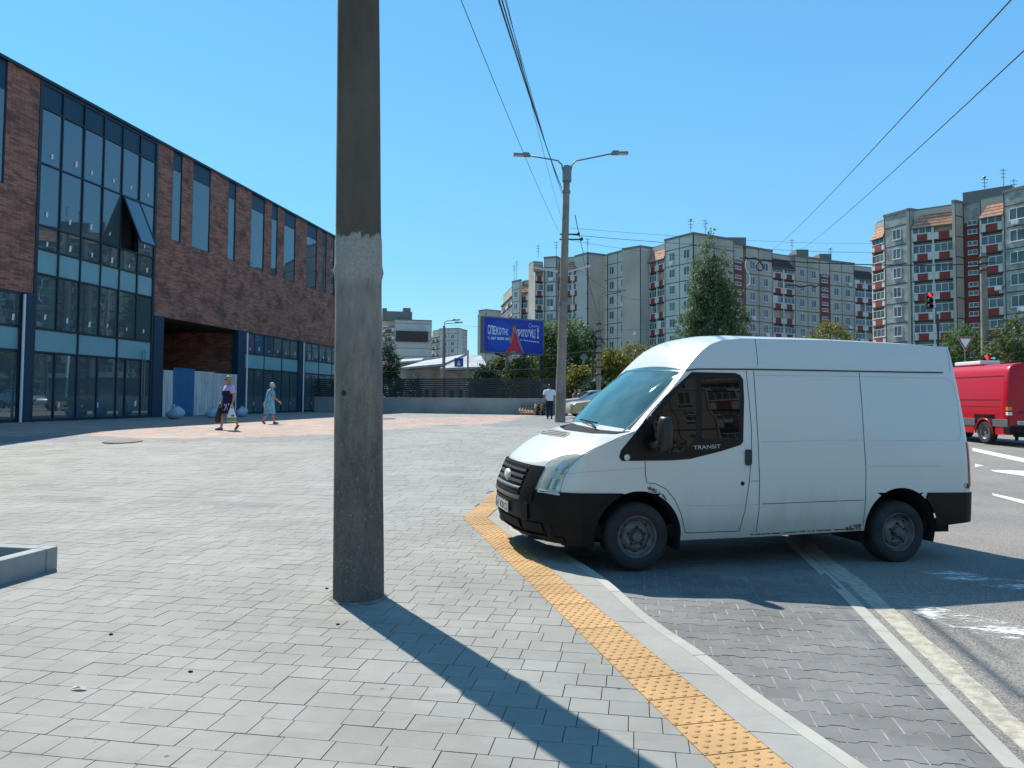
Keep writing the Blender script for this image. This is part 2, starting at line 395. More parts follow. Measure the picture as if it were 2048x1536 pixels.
def build_strip():
    m = MB(); T = .3; L = (Sb - S0).length
    def tile(o, u, v, ln, wd):
        o = o + Vector((rnd(-.001, .001), rnd(-.001, .001), 0)); dz = rnd(-.001, .0012)
        up = Vector((0, 0, 1))
        def P(a, b, h): 
            q = o + u * a + v * b; return Vector((q.x, q.y, HP(q.x, q.y) + h + dz))
        g = .0045; V = [P(g, g, .006), P(ln - g, g, .006), P(ln - g, wd - g, .006), P(g, wd - g, .006), P(g, g, -.03), P(ln - g, g, -.03), P(ln - g, wd - g, -.03), P(g, wd - g, -.03)]
        n0 = len(m.v); m.v += V
        for f in ((0, 3, 2, 1), (0, 1, 5, 4), (1, 2, 6, 5), (2, 3, 7, 6), (3, 0, 4, 7)): m.f.append(tuple(n0 + i for i in f)); m.m.append(0)
        n = 6
        for i in range(n):
            for j in range(5):
                ca = ln * (i + .5) / n; cb = wd * (j + .5 + (.22 if i % 2 else -.22)) / 5
                V = []; FF = []
                for r, h in ((.0165, .006), (.0125, .0098), (.006, .0108)):
                    for k in range(10): V.append(P(ca + r * math.cos(k * math.pi / 5), cb + r * math.sin(k * math.pi / 5), h))
                for q in range(2):
                    for k in range(10): FF.append((q * 10 + k, q * 10 + (k + 1) % 10, (q + 1) * 10 + (k + 1) % 10, (q + 1) * 10 + k))
                FF.append(tuple(20 + k for k in range(10))); m.raw(V, FF)
    k = int(L / T) + 1
    for i in range(k): tile(Sb - sd * (T * (i + 1)), sd, sn, T, SW)
    for i in range(14): tile(Sb + GD * (T * i + .02), GD, GE, T, SW)
    m.raw([(Sb + sn * .02 + Vector((0, 0, .0035))), (Sb + sn * SW - sd * .0 + Vector((0, 0, .0035))), Sb + GE * SW + GD * .04 + Vector((0, 0, .0035)), Sb + GD * .04 + Vector((0, 0, .0035))], [(0, 1, 2, 3)])
    struct(m.build('tactile_paving', 'tactile'), 'ochre tactile paving strip with raised studs turning a corner')
build_strip()

def resample(pts, step):
    out = []; pts = [Vector(p) for p in pts]
    for i in range(len(pts) - 1):
        a = pts[max(i - 1, 0)]; b = pts[i]; c = pts[i + 1]; d = pts[min(i + 2, len(pts) - 1)]
        n = max(1, int((c - b).length / step))
        for k in range(n):
            t = k / n
            out.append(.5 * ((2 * b) + (c - a) * t + (2 * a - 5 * b + 4 * c - d) * t * t + (3 * b - a - 3 * c + d) * t ** 3))
    out.append(pts[-1]); return out
_r = Sb + sn * SW; _c = CORN + GE * SW
INC = _r + sd * ((_c - _r).dot(GE) / sd.dot(GE))                       # inner corner of the strip
KD = resample(KC[:-1], .15)
BAY = -.08
# the second kerb: straight line between bay and road
q1 = G(1700, 1210, BAY); q2 = G(2010, 1536, BAY); k2d = (q1 - q2).normalized(); k2n = Vector((k2d.y, -k2d.x, 0)); k2o = q2
def bay_right(p): return (p - k2o).dot(k2n)
def kerb_side(p):
    best = 1e9; s = 0
    for a, b in zip(KD, KD[1:]):
        d = (b - a); l2 = d.x * d.x + d.y * d.y
        t = max(0, min(1, ((p.x - a.x) * d.x + (p.y - a.y) * d.y) / l2)); q = a + d * t
        e = (p.x - q.x) ** 2 + (p.y - q.y) ** 2
        if e < best: best = e; s = d.x * (p.y - a.y) - d.y * (p.x - a.x)
    return -math.sqrt(best) if s > 0 else math.sqrt(best)            # positive = right of kerb (bay side)
def build_kerbs():
    KW = .115
    inner = []; norms = []
    for i, p in enumerate(KD):
        d = (KD[min(i + 1, len(KD) - 1)] - KD[max(i - 1, 0)]); d.z = 0; d.normalize(); n = Vector((d.y, -d.x, 0)); norms.append(n)
    # slab band: from strip right edge to kerb inner edge
    m = MB(); seams = []; acc = 0; st = 0
    def stripedge(p):
        # nearest point on strip right edge (either leg) along row direction
        q = Sb + sn * (SW + .004); e1 = p - GE * ((p - q).dot(sn) / GE.dot(sn))
        q = CORN + GE * (SW + .004); e2 = p - GE * ((p - q).dot(GE))
        return e1 if e1.dot(GE) > e2.dot(GE) else e2
    i = 0
    while i < len(KD) - 1:
        j = i; L = 0; tgt = random.choice((.5, .75, .5, 1.0))
        while j < len(KD) - 1 and L < tgt: L += (KD[j + 1] - KD[j]).length; j += 1
        V = []; n = j - i + 1
        for k in range(i, j + 1):
            p = KD[k] - norms[k] * KW; dd = (KD[min(k + 1, len(KD) - 1)] - KD[max(k - 1, 0)]).normalized()
            if k == i: p = p + dd * .0035
            if k == j: p = p - dd * .0035
            e = stripedge(p)
            if (p - e).dot(GE) < .02: e = p - GE * .02
            V += [Vector((e.x, e.y, HP(e.x, e.y) + .001)), Vector((p.x, p.y, HP(p.x, p.y) + .001))]
        m.raw(V, [(2 * q, 2 * q + 1, 2 * q + 3, 2 * q + 2) for q in range(n - 1)])
        i = j
    near = [KD[k] - norms[k] * KW for k in range(len(KD)) if (KD[k] - INC).length < 1.9]
    for a_, b_ in zip(near, near[1:]): m.raw([Vector((q.x, q.y, HP(q.x, q.y) + dz_)) for q, dz_ in ((INC - sn * .02, .0006), (a_, .0006), (b_, .0006))], [(0, 1, 2)])
    struct(m.build('slab_border', 'slab'), 'wide smooth concrete slabs between the ochre strip and the kerb')
    m = MB(); i = 0
    while i < len(KD) - 1:
        j = min(i + 9, len(KD) - 1); V = []
        for k in range(i, j + 1):
            dd = (KD[min(k + 1, len(KD) - 1)] - KD[max(k - 1, 0)]).normalized(); sh = dd * (.0045 if k == i else -.0045 if k == j else 0)
            a = KD[k] - norms[k] * (KW - .004) + sh; b = KD[k] - norms[k] * .025 + sh; c = KD[k] + sh
            z = HP(a.x, a.y)
            V += [Vector((a.x, a.y, z)), Vector((b.x, b.y, z - .002)), Vector((c.x, c.y, z - .02)), Vector((c.x, c.y, -.3)), Vector((a.x, a.y, -.3))]
        FF = []
        for q in range(j - i):
            for r in range(5): FF.append((5 * q + r, 5 * q + (r + 1) % 5, 5 * (q + 1) + (r + 1) % 5, 5 * (q + 1) + r))
        FF += [(0, 1, 2, 3, 4), tuple(5 * (j - i) + r for r in (4, 3, 2, 1, 0))]
        m.raw(V, FF); i = j
    struct(m.build('kerb', 'kerb', merge=.0001), 'pale curved kerb edging the slabs above the parking bay')
    # under-slab bed
    m = MB(); V = []
    for k in range(len(KD)):
        p = KD[k] - norms[k] * (KW - .01); e = stripedge(p); e = e - GE * .4; V += [Vector((e.x, e.y, HP(e.x, e.y) - .011)), Vector((p.x, p.y, HP(p.x, p.y) - .008))]
    m.raw(V, [(2 * q, 2 * q + 1, 2 * q + 3, 2 * q + 2) for q in range(len(KD) - 1)])
    struct(m.build('border_bed', 'joint'), 'bed below the slab border')
    # second kerb
    m = MB(); g = MB(); s = -4.0
    def bz(p): return min(BAY, HR(p.x, p.y) + .02)
    while s < 9:
        P = k2o + k2d * (s + .003); Q = k2o + k2d * (s + .997); top = BAY + .004
        V = []
        for q in (P, Q):
            zz = interp([(6.9, 0), (9, -.06)], q.y)
            for off, dz in ((0, 0), (.1, -.004), (.115, -.03), (.115, -.3), (0, -.3)): V.append(q + k2n * off + Vector((0, 0, 0)) + Vector((0, 0, top + dz + zz - q.z)))
        m.raw(V, [(r, (r + 1) % 5, 5 + (r + 1) % 5, 5 + r) for r in range(5)] + [(0, 1, 2, 3, 4), (9, 8, 7, 6, 5)]); s += 1.0
    struct(m.build('kerb_edging', 'kerb', merge=.0001), 'straight narrow kerb between the parking bay and the asphalt')
    rows = []; s = -4.0
    while s < 8.6:
        q = k2o + k2d * s; a = q + k2n * .12; wv = .32 + .03 * noise.noise(Vector((s * 2.3, 0, 0))) + .015 * noise.noise(Vector((s * 9, 3, 0))); b = q + k2n * wv
        zz = interp([(6.9, 0), (9, -.06)], q.y)
        rows.append([(a.x, a.y, BAY - .012 + zz), (b.x, b.y, HR(b.x, b.y) + .006)]); s += .08
    g.grid(rows)
    struct(g.build('gutter', 'gutter'), 'rough pale concrete gutter strip beside the kerb')
build_kerbs()

def build_bay():
    m = MB(); RW = .16; PL = .205; A = .013; g = .0095; h = RW / 2
    aoff = 2.0; r = 0
    def bz(p): return BAY + interp([(6.9, 0), (9, -.06)], p.y)
    while aoff + r * RW < 13:
        a = aoff + r * RW; b = -3 + (PL / 2 if r % 2 else 0)
        while b < 5:
            c = GD * a + GE * b
            if kerb_side(c) > -.07 and bay_right(c) < .14 and c.y > 2.0:
                sh = [(-PL / 2 + g / 2, h + A), (-.062, h + A), (-.034, h - A), (.034, h - A), (.062, h + A), (PL / 2 - g / 2, h + A)]
                top = [(x, y - g / 2) for x, y in sh]; bot = [(x, -(y - g / 2)) for x, y in reversed(sh)]
                poly = top + bot; n = len(poly); jz = rnd(-.0015, .0015); V = []
                for x, y in poly:
                    p = c + GE * x + GD * y; p = p - k2n * max(0, bay_right(p) - .06); V.append(Vector((p.x, p.y, bz(p) + jz)))
                for x, y in poly:
                    p = c + GE * x * 1.005 + GD * y * 1.005; p = p - k2n * max(0, bay_right(p) - .06); V.append(Vector((p.x, p.y, bz(p) - .008)))
                m.raw(V, [tuple(range(n - 1, -1, -1))] + [(i, (i + 1) % n, n + (i + 1) % n, n + i) for i in range(n)])
            b += PL
        r += 1
    struct(m.build('parking_bay', 'behaton'), 'dark grey interlocking block paving of the parking bay')
    b = MB(); rows = []
    for y in (1.5, 3, 5, 6.9, 9, 12.5):
        row = []
        # from kerb to second kerb
        kx = None
        for p, q in zip(KD, KD[1:]):
            if (p.y - y) * (q.y - y) <= 0: kx = p.x + (q.x - p.x) * ((y - p.y) / ((q.y - p.y) or 1))
        if kx is None: kx = KD[0].x if y < 3 else KD[-1].x
        t = (y - k2o.y) / k2d.y; rx = k2o.x + k2d.x * t
        z = BAY + interp([(6.9, 0), (9, -.06)], y) - .0022
        rows.append([(kx - .05, y, z), (rx + .02, y, z)])
    b.grid(rows)
    struct(b.build('bay_bed', 'sandjoint'), 'pale sand filling the joints of the parking bay')
build_bay()

def quadG(name, px, matn, label, dz=.005, planes=HR):
    # polygon on the road surface found under the given photo points
    pts = []
    for a, b in px:
        z = 0
        for _ in range(8): p = G(a, b, z); z = planes(p.x, p.y)
        pts.append(Vector((p.x, p.y, z + dz)))
    m = MB(); m.face(pts); return struct(m.build(name, matn), label)
quadG('road_marking', [(1945, 896), (2048, 917), (2200, 950), (2200, 960), (2048, 925), (1945, 902)], 'paint', 'solid white lane line beside the red van')
quadG('road_marking', [(1980, 940), (2048, 942), (2100, 944), (2100, 953), (2048, 952), (1990, 944)], 'paint', 'white arrow marking on the road')
quadG('road_marking', [(1950, 928), (1968, 932), (1950, 934)], 'paint', 'tip of a white arrow on the road')
quadG('road_marking', [(1984, 987), (2048, 1001), (2140, 1022), (2140, 1032), (2048, 1008), (1986, 991)], 'paint', 'white dashed lane mark on the road')
quadG('road_marking', [(1845, 1142), (1900, 1141), (2048, 1163), (2300, 1200), (2300, 1225), (2048, 1182), (1930, 1168), (1850, 1150)], 'paint_old', 'worn crossing stripe in the shadow of the white van', .004)
quadG('road_marking', [(1800, 1207), (1870, 1215), (2048, 1253), (2300, 1310), (2300, 1350), (2048, 1284), (1930, 1265), (1830, 1228)], 'paint_old', 'worn crossing stripe in the sun beside the gutter', .004)

# planter at the left edge
def build_planter():
    c = G(115, 1137, 0); t = thing('planter', (c.x, c.y, 0), GA, 'low square planter of grey concrete kerbs with bare soil, at the left edge', 'planter')
    # local x along GD (away), y to the left
    for (a, b) in (((-.9, 0, 0), (-.006, .13, .2)), ((-.9, 0, 0), (-.006, .13, .2))):
        pass
    m = MB(); m.box((-3.2, 0, -.1), (-.135, .13, .2)); m.build('side_kerb', 'planter', t, bevel=.012)
    m = MB(); m.box((-.13, 0, -.1), (0, .13, .2)); m.build('corner_block', 'planter', t, bevel=.012)
    m = MB(); m.box((-.13, .135, -.1), (0, 3.5, .2)); m.build('back_kerb', 'planter', t, bevel=.012)
    m = MB()
    m.grid([[(-3.2 + i * .1, .13 + j * .1, .12 + .03 * noise.noise(Vector((i * .6, j * .6, 0)))) for j in range(34)] for i in range(32)])
    m.build('soil', 'soil', t, smooth=True)
build_planter()

def manhole(px, py, label, r=.33):
    z = PLZ
    for _ in range(12): p = G(px, py, z); z = HP(p.x, p.y)
    m = MB(); n = 28
    m.raw([(r * math.cos(k * 2 * math.pi / n), r * math.sin(k * 2 * math.pi / n), .026) for k in range(n)], [tuple(range(n))])
    t = thing('manhole_cover', (p.x, p.y, z), 0, label, 'manhole cover', 'manhole covers in the square')
    sl = math.atan2(HP(p.x, p.y + .3) - HP(p.x, p.y - .3), .6); t.rotation_euler = (sl, 0, 0)
    m.build('cover', 'black2', t)
    m = MB(); m.lathe([(r + .05, 0), (r + .05, -.022), (r + .004, -.022), (r + .004, 0)], 28, Matrix.Rotation(R(-90), 4, 'X')); m.v = [Vector((v.x, v.y, abs(v.z))) for v in m.v]; m.build('rim', 'black2', t)
M['black2'] = mat('cast_iron', (.035, .033, .03), (.06, .056, .05), 8, .7, bmp=.6, bscale=40)
manhole(246, 885, 'dark round manhole cover in the paving near the brick building', .42)
manhole(772, 838, 'dark manhole cover just right of the thick foreground pole', .42)
# small litter
M['paper'] = mat('paper', (.8, .8, .78), rough=.9)
p = G(152, 1378, .004); m = MB()
m.face([(-.03, -.01, .003), (.02, -.012, .02), (.035, .01, .004), (-.01, .012, .012)]); m.face([(.02, -.012, .02), (.05, -.02, .003), (.06, 0, .012), (.035, .01, .004)])
o = m.build('paper_scrap', 'paper'); o.location = (p.x, p.y, .004); tag(o, 'small crumpled white paper scrap on the paving, lower left', 'litter')
M['butt'] = mat('dark_litter', (.03, .025, .02), rough=.9)
for i, (a, b, w_) in enumerate(((380, 1345, 'between the paper scrap and the pole'), (221, 1270, 'left of the pole, uphill of the paper scrap'), (653, 1178, 'just left of the pole foot'), (675, 1250, 'in front of the pole foot'))):
    p = G(a, b); m = MB(); m.ell((0, 0, .006), (.012, .008, .006), 7, 4); m.ell((.008, .004, .005), (.008, .007, .005), 6, 4)
    o = m.build('litter_crumb', 'butt'); o.location = (p.x, p.y, 0); tag(o, 'tiny dark crumb on the paving ' + w_, 'litter', 'dark crumbs on the paving')

# ================================================================== BRICK BUILDING
def brick_mat():
    m, t, b = newmat('dark_red_clinker'); b.inputs['Roughness'].default_value = .85; b.inputs['Specular IOR Level'].default_value = .3
    co = objco(t); sx = t.nodes.new('ShaderNodeSeparateXYZ'); t.links.new(co, sx.inputs[0])
    cb = t.nodes.new('ShaderNodeCombineXYZ'); t.links.new(mth(t, 'ADD', sx.outputs[0], sx.outputs[1]), cb.inputs[0]); t.links.new(sx.outputs[2], cb.inputs[1])
    bt = N(t, 'ShaderNodeTexBrick'); t.links.new(cb.outputs[0], bt.inputs['Vector'])
    for k, v in (('Scale', 1), ('Mortar Size', .006), ('Brick Width', .42), ('Row Height', .085), ('Bias', -.15)): bt.inputs[k].default_value = v
    bt.inputs['Color1'].default_value = (.43, .20, .135, 1); bt.inputs['Color2'].default_value = (.16, .085, .066, 1); bt.inputs['Mortar'].default_value = (.03, .022, .02, 1)
    n = noi(t, .9, 5, .7, cb.outputs[0]); n2 = noi(t, .25, 2, .5, cb.outputs[0])
    c = mixc(t, ramp(t, n, [(.48, (0, 0, 0)), (.62, (.75, .75, .75))]), bt.outputs[0], (.085, .056, .05))
    c = mixc(t, ramp(t, noi(t, 1.6, 4, .7, cb.outputs[0]), [(.52, (0, 0, 0)), (.66, (.5, .5, .5))]), c, (.32, .15, .11))
    t.links.new(c, b.inputs['Base Color']); bump(t, b, bt.outputs['Fac'], -.4, .02); return m
M['brick'] = brick_mat()
def glass_mat(name, base, ior=1.9, rough=.02, var=0):
    m, t, b = newmat(name); b.inputs['Base Color'].default_value = (*base, 1); b.inputs['Roughness'].default_value = rough; b.inputs['IOR'].default_value = ior
    b.inputs['Specular IOR Level'].default_value = .5
    if var: bump(t, b, noi(t, .35, 2, .4), var, .05)
    return m
M['cglass'] = glass_mat('tinted_curtain_glass', (.10, .155, .17), 2.2, .012, .10); M['cglass'].node_tree.nodes['Principled BSDF'].inputs['Metallic'].default_value = .38
M['bluepanel'] = mat('navy_spandrel_panel', (.011, .042, .074), rough=.4, spec=.35)
M['tealpanel'] = mat('teal_frosted_spandrel', (.20, .40, .43), (.17, .34, .37), .7, .35, spec=.6)
M['frame'] = mat('dark_navy_mullion', (.010, .020, .032), rough=.45)
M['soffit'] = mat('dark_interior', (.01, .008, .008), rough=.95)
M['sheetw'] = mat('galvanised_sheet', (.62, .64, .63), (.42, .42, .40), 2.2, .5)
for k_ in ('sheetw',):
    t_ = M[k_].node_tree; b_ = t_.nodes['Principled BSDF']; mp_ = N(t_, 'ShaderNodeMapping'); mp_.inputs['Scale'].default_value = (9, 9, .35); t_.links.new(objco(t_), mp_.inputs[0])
    t_.links.new(mixc(t_, ramp(t_, noi(t_, 2, 5, .7, mp_.outputs[0]), [(.38, (0, 0, 0)), (.62, (1, 1, 1))]), (.34, .34, .325), (.68, .70, .69)), b_.inputs['Base Color'])  # vertical streaks in the base colour imitate the shading of the ribs
M['sheetb'] = mat('blue_sheet', (.004, .125, .29), (.006, .14, .30), 3, .45)
M['sack'] = mat('pale_woven_sack', (.42, .48, .54), (.30, .36, .43), 4, .85, bmp=.4, bscale=25)
M['sticker'] = mat('white_sticker', (.7, .72, .74), rough=.6)

def build_brick():
    root = thing('brick_building', (P0B.x, P0B.y, PLZ), GA, 'long brown-red brick building with tall glass bays and narrow strip windows', 'building')
    nrm = GE
    W0 = Vector((P0B.x, P0B.y, PLZ))
    def FU(px, py):
        p = onplane(px, py, W0, nrm) - W0; return p.dot(GD), p.z
    # local x = along facade (away from camera), local y = into the building, z up
    ZR = FU(315, 279)[1]; ZB = FU(309, 631)[1]
    zt = 0.0; DEP = 26
    uL = FU(-2, 500)[0]; uEnd = FU(700, 700)[0]
    def U(px, py=400): return FU(px, py)[0]
    bay0, bay1 = U(84, 165), U(315, 279)
    zP = FU(84, 213)[1]; zT1 = FU(80, 324)[1]; zT2 = FU(72, 447)[1]; zT3 = FU(71, 495)[1]; zT4 = FU(70, 545)[1]
    zW = FU(354, 484)[1]; zwp = FU(361, 344)[1]
    zS1 = FU(68, 656)[1]; zS2 = FU(63, 703)[1]; zBL = FU(20, 580)[1]
    wall = MB(); TH = .45
    wins = [(1043, 1100), (1165, 1270), (1378, 1422), (1515, 1595), (1638, 1673), (1713, 1781), (1848, 1910), (1940, 1967), (1993, 2016)]
    W = []
    for a, b in wins:
        xa, xb = a / 3.0118, b / 3.0118; ya = 111.6 + xa * .5424 + 30
        W.append((U(xa, ya), U(xb, 111.6 + xb * .5424 + 30)))
    u = W[-1][1] + 2.2
    while u < uEnd - 3: W.append((u, u + rnd(.9, 2.6))); u = W[-1][1] + rnd(1.2, 2.8)
    lw1 = U(9, 330); lw0 = lw1 - 2.4
    # brick: parapet-high piers between the windows, band below
    edges = [bay1] + [e for w_ in W for e in w_] + [uEnd]
    for i in range(0, len(edges), 2): wall.box((edges[i], 0, zW), (edges[i + 1], TH, ZR - .12))
    ent0, ent1 = U(325, 700), U(474, 720)
    wall.box((bay1, 0.002, ZB), (uEnd, TH, zW))
    pier0 = U(16, 150)
    wall.box((lw1, 0, zBL), (bay0, TH, ZR - .12)); wall.box((lw0 - 5, 0, zBL), (lw0, TH, ZR - .12)); wall.box((lw0, 0.002, zBL), (lw1, TH, FU(4, 366)[1]))
    wall.box((lw0 - 9.5, 0, zBL), (lw0 - 7.4, TH, ZR - .12)); wall.box((lw0 - 9.5, 0.002, zBL), (lw0 - 5, TH, zBL + 1))
    uS = lw0 - 30
    wall.box((uS, 0, zBL), (lw0 - 9.5, TH, ZR - .12))
    # side walls and rear
    wall.box((uEnd, 0, 0), (uEnd + TH, DEP, ZR - .12)); wall.box((uS - TH, 0, 0), (uS, DEP, ZR - .12)); wall.box((uS, DEP, 0), (uEnd, DEP + TH, ZR - .12))
    # entrance recess
    wall.box((ent1 + .35, .5, 0), (ent1 + .8, 8, ZB)); wall.box((ent0 - .8, .5, 0), (ent0 - .35, 8, ZB)); wall.box((ent0 - .8, 8, 0), (ent1 + .8, 8.4, ZB))
    wall.build('wall', 'brick', root)
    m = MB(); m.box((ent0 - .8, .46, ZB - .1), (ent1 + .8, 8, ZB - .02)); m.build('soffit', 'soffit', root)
    m = MB(); m.box((uS - .5, -.10, ZR - .12), (uEnd + .5, DEP + .5, ZR)); m.build('roof', 'frame', root)
    m = MB(); m.box((uS, 1.2, 0), (uEnd, 1.4, ZR - .2)); m2 = None
    def window_unit(u0, u1, z0, z1, zsp, name='strip_window', lab=None):
        f = MB(); t_ = .05
        f.box((u0, .02, z0), (u0 + t_, .22, z1)); f.box((u1 - t_, .02, z0), (u1, .22, z1)); f.box((u0 + t_, .02, z0), (u1 - t_, .22, z0 + t_)); f.box((u0 + t_, .02, zsp - .03), (u1 - t_, .22, zsp + .03))
        o = f.build(name, 'frame', root)
        p = MB(); tl = rnd(-.006, .006); tm = rnd(-.006, .006)
        p.face([(u0 + t_, .05 + tl, z0 + t_), (u1 - t_, .05 - tl, z0 + t_), (u1 - t_, .05 - tl + tm, zsp - .03), (u0 + t_, .05 + tl + tm, zsp - .03)]); p.build('pane', 'cglass', o)
        p = MB(); p.box((u0 + t_, .045, zsp + .03), (u1 - t_, .1, z1)); p.build('top_panel', 'bluepanel', o)
    for a, b in W: window_unit(a, b, zW, ZR - .12, zwp)
    window_unit(lw0, lw1, FU(4, 366)[1], ZR - .12, zP)
    window_unit(lw0 - 7.4, lw0 - 5, zBL + 1, ZR - .12, zP)
    # big curtain-wall bay
    cw = MB(); N6 = 6; du = (bay1 - bay0) / N6; us = [U(x, y) for x, y in ((84, 165), (127.8, 195), (171, 213), (210.5, 234), (247.5, 253), (282.5, 270), (315, 284))]
    us[-1] = bay1 - .0
    g = .03
    zlv = [0, zS1 * 0 + zS2, zS1, zT4, zT3, zT2, zT1, zP, ZR - .12]
    for i, u_ in enumerate(us):
        ww = .075 if i in (0, 6) else g
        lo = 0 if i in (0, 2, 4, 6) else zS1
        cw.box((u_ - ww, -.03, lo), (u_ + ww, .2, ZR - .121))
    for z in zlv[1:-1]: cw.box((us[0] + .075, -.022, z - .032), (us[-1] - .075, .19, z + .032))
    cw.box((us[0] + .075, -.022, 0), (us[-1] - .075, .19, .12)); cw.box((us[0] + .075, -.022, ZR - .26), (us[-1] - .075, .19, ZR - .1205))
    # doors and lower verticals
    low = [U(x, 780) for x in (104, 147, 192, 240, 269)]
    for u_ in (us[1], us[3], (us[4] + us[5]) / 2, us[5] + .5): cw.box((u_ - .035, -.02, .12), (u_ + .035, .18, zS2 - .045))
    cwo = cw.build('curtain_wall_frame', 'frame', root)
    def pane(u0, u1, z0, z1, mt, par, nm='pane', st=True):
        p = MB(); a, b, c = (rnd(-.008, .008) for _ in range(3)); y = .03
        p.face([(u0, y + a, z0), (u1, y - a, z0), (u1, y - a + b, z1), (u0, y + a + b, z1)])
        if st and mt == 'cglass':
            cu = u0 + (u1 - u0) * rnd(.35, .65); cz = z0 + (z1 - z0) * (.12 + rnd(0, .06)); s_ = rnd(.07, .13)
            p.face([(cu, y - .02, cz), (cu + s_, y - .02, cz + .02), (cu + s_ + .02, y - .02, cz + s_ * 2.2), (cu + .02, y - .02, cz + s_ * 2)], 1)
        return p.build(nm, [mt, 'sticker'], par)
    for i in range(6):
        for j in range(2, 8):
            mt = 'tealpanel' if j == 3 and False else 'cglass'
            z0, z1 = zlv[j] + .045, zlv[j + 1] - .045
            if j == 7: z1 = ZR - .26
            if j == 3: continue
            if j == 5 and i == 4: continue
            if j == 7: pane(us[i] + g, us[i + 1] - g, z0, z1, 'bluepanel', cwo, 'top_panel', False)
            else: pane(us[i] + g, us[i + 1] - g, z0, z1, 'cglass', cwo)
        pane(us[i] + g, us[i + 1] - g, zT4 + .045, zT3 - .045, 'tealpanel', cwo, 'spandrel_panel', False)
    for i in (0, 2, 4):
        pane(us[i] + g, us[i + 2] - g, zS2 + .045, zS1 - .045, 'tealpanel', cwo, 'spandrel_panel', False)
        pane(us[i] + g, us[i + 2] - g, .12, zS2 - .045, 'cglass', cwo, 'shop_pane')
    # open top-hung sash
    z0, z1 = zT2 + .045, zT1 - .045; u0, u1 = us[4] + g, us[5] - g; h = z1 - z0; an = R(24)
    m = MB()
    mt = Matrix.Translation((0, -.05, z1)) @ Matrix.Rotation(-an, 4, 'X')
    for a, b in (((u0, -.03, -h), (u0 + .07, .03, 0)), ((u1 - .07, -.03, -h), (u1, .03, 0)), ((u0 + .07, -.03, -h), (u1 - .07, .03, -h + .07)), ((u0 + .07, -.03, -.07), (u1 - .07, .03, 0))): m.box(a, b, 0, mt)
    so_ = m.build('open_sash', 'frame', root); so_['label'] = 'top-hung window sash tilted open'
    m = MB(); m.box((u0 + .07, -.008, -h + .07), (u1 - .07, .008, -.07), 0, mt); m.build('pane', 'cglass', so_)
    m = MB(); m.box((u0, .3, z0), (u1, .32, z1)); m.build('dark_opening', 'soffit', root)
    # handles of the doors
    m = MB()
    for u_ in ((us[5] + .42), (us[5] + .60)): m.tube([(u_, -.1, 1.0), (u_, -.1, 3.2)], .025, 6)
    m.build('door_handle', 'metal', root)
    # navy cladding columns
    def column(u0, u1, z1, nm='cladding_column'):
        m = MB(); z = 0
        for q in (zS1 - .01, z1):
            m.box((u0, -.06, z + .01), (u1, .3, q)); z = q
        return m.build(nm, 'bluepanel', root)
    column(bay1 + .08, ent0 - .02, ZB - .003); c1 = U(488, 740)
    column(ent1, c1, ZB - .003)
    column(U(41, 700), bay0 - .08, zBL - .003)
    # downpipes
    for u_ in (U(42, 600), U(488, 700) + .1, U(603, 740)):
        m = MB(); m.tube([(u_, -.16, 0), (u_, -.16, zBL - .1)], .05, 8); m.build('downpipe', 'white', root)
    # ground-floor glazing under the brick, right part, and left of the bay
    def shopfront(a, b, n, z1, name):
        f = MB(); w_ = (b - a) / n
        for i in range(n + 1):
            f.box((a + i * w_ - .05, .0, 0), (a + i * w_ + .05, .2, z1 - .004))
            if i < n: f.box((a + (i + .5) * w_ - .03, .01, 0), (a + (i + .5) * w_ + .03, .19, zS2 - .05)); f.box((a + (i + .5) * w_ - .03, .01, zS1 + .05), (a + (i + .5) * w_ + .03, .19, z1 - .005))
        for z in (.06, zS2, zS1, z1 - .06): f.box((a + .05, .005, z - .05), (b - .05, .195, z + .05)) if z > .1 else f.box((a + .05, .005, 0), (b - .05, .195, .12))
        o = f.build(name, 'frame', root)
        for i in range(n):
            pane(a + i * w_ + .05, a + (i + 1) * w_ - .05, zS2 + .05, zS1 - .05, 'tealpanel', o, 'spandrel_panel', False)
            pane(a + i * w_ + .05, a + (i + 1) * w_ - .05, .12, zS2 - .05, 'cglass', o, 'shop_pane')
            for q in (0, .5): pane(a + (i + q) * w_ + .05, a + (i + q + .5) * w_ - .05, zS1 + .05, z1 - .11, 'cglass', o)
    a = c1 + .05; b = U(596, 740); shopfront(a, b, 3, ZB - .002, 'shopfront')
    column(b, b + 1.0, ZB - .003); a = b + 1.05; b2 = uEnd - 1
    while a < b2 - 4: e = min(a + (b - c1), b2); shopfront(a, e, 3, ZB - .002, 'shopfront'); column(e, e + 1.0, ZB - .003); a = e + 1.05
    b = U(41, 700)
    for k in range(2): shopfront(b - 8.2, b - .05, 4, zBL - .002, 'shopfront'); column(b - 9.2, b - 8.25, zBL - .003); b -= 9.25
    return root, ent0, ent1, ZB
BR, ENT0, ENT1, BZB = build_brick()
def fac(u, y, z=0): return P0B + GD * u - GE * y + Vector((0, 0, PLZ + z))

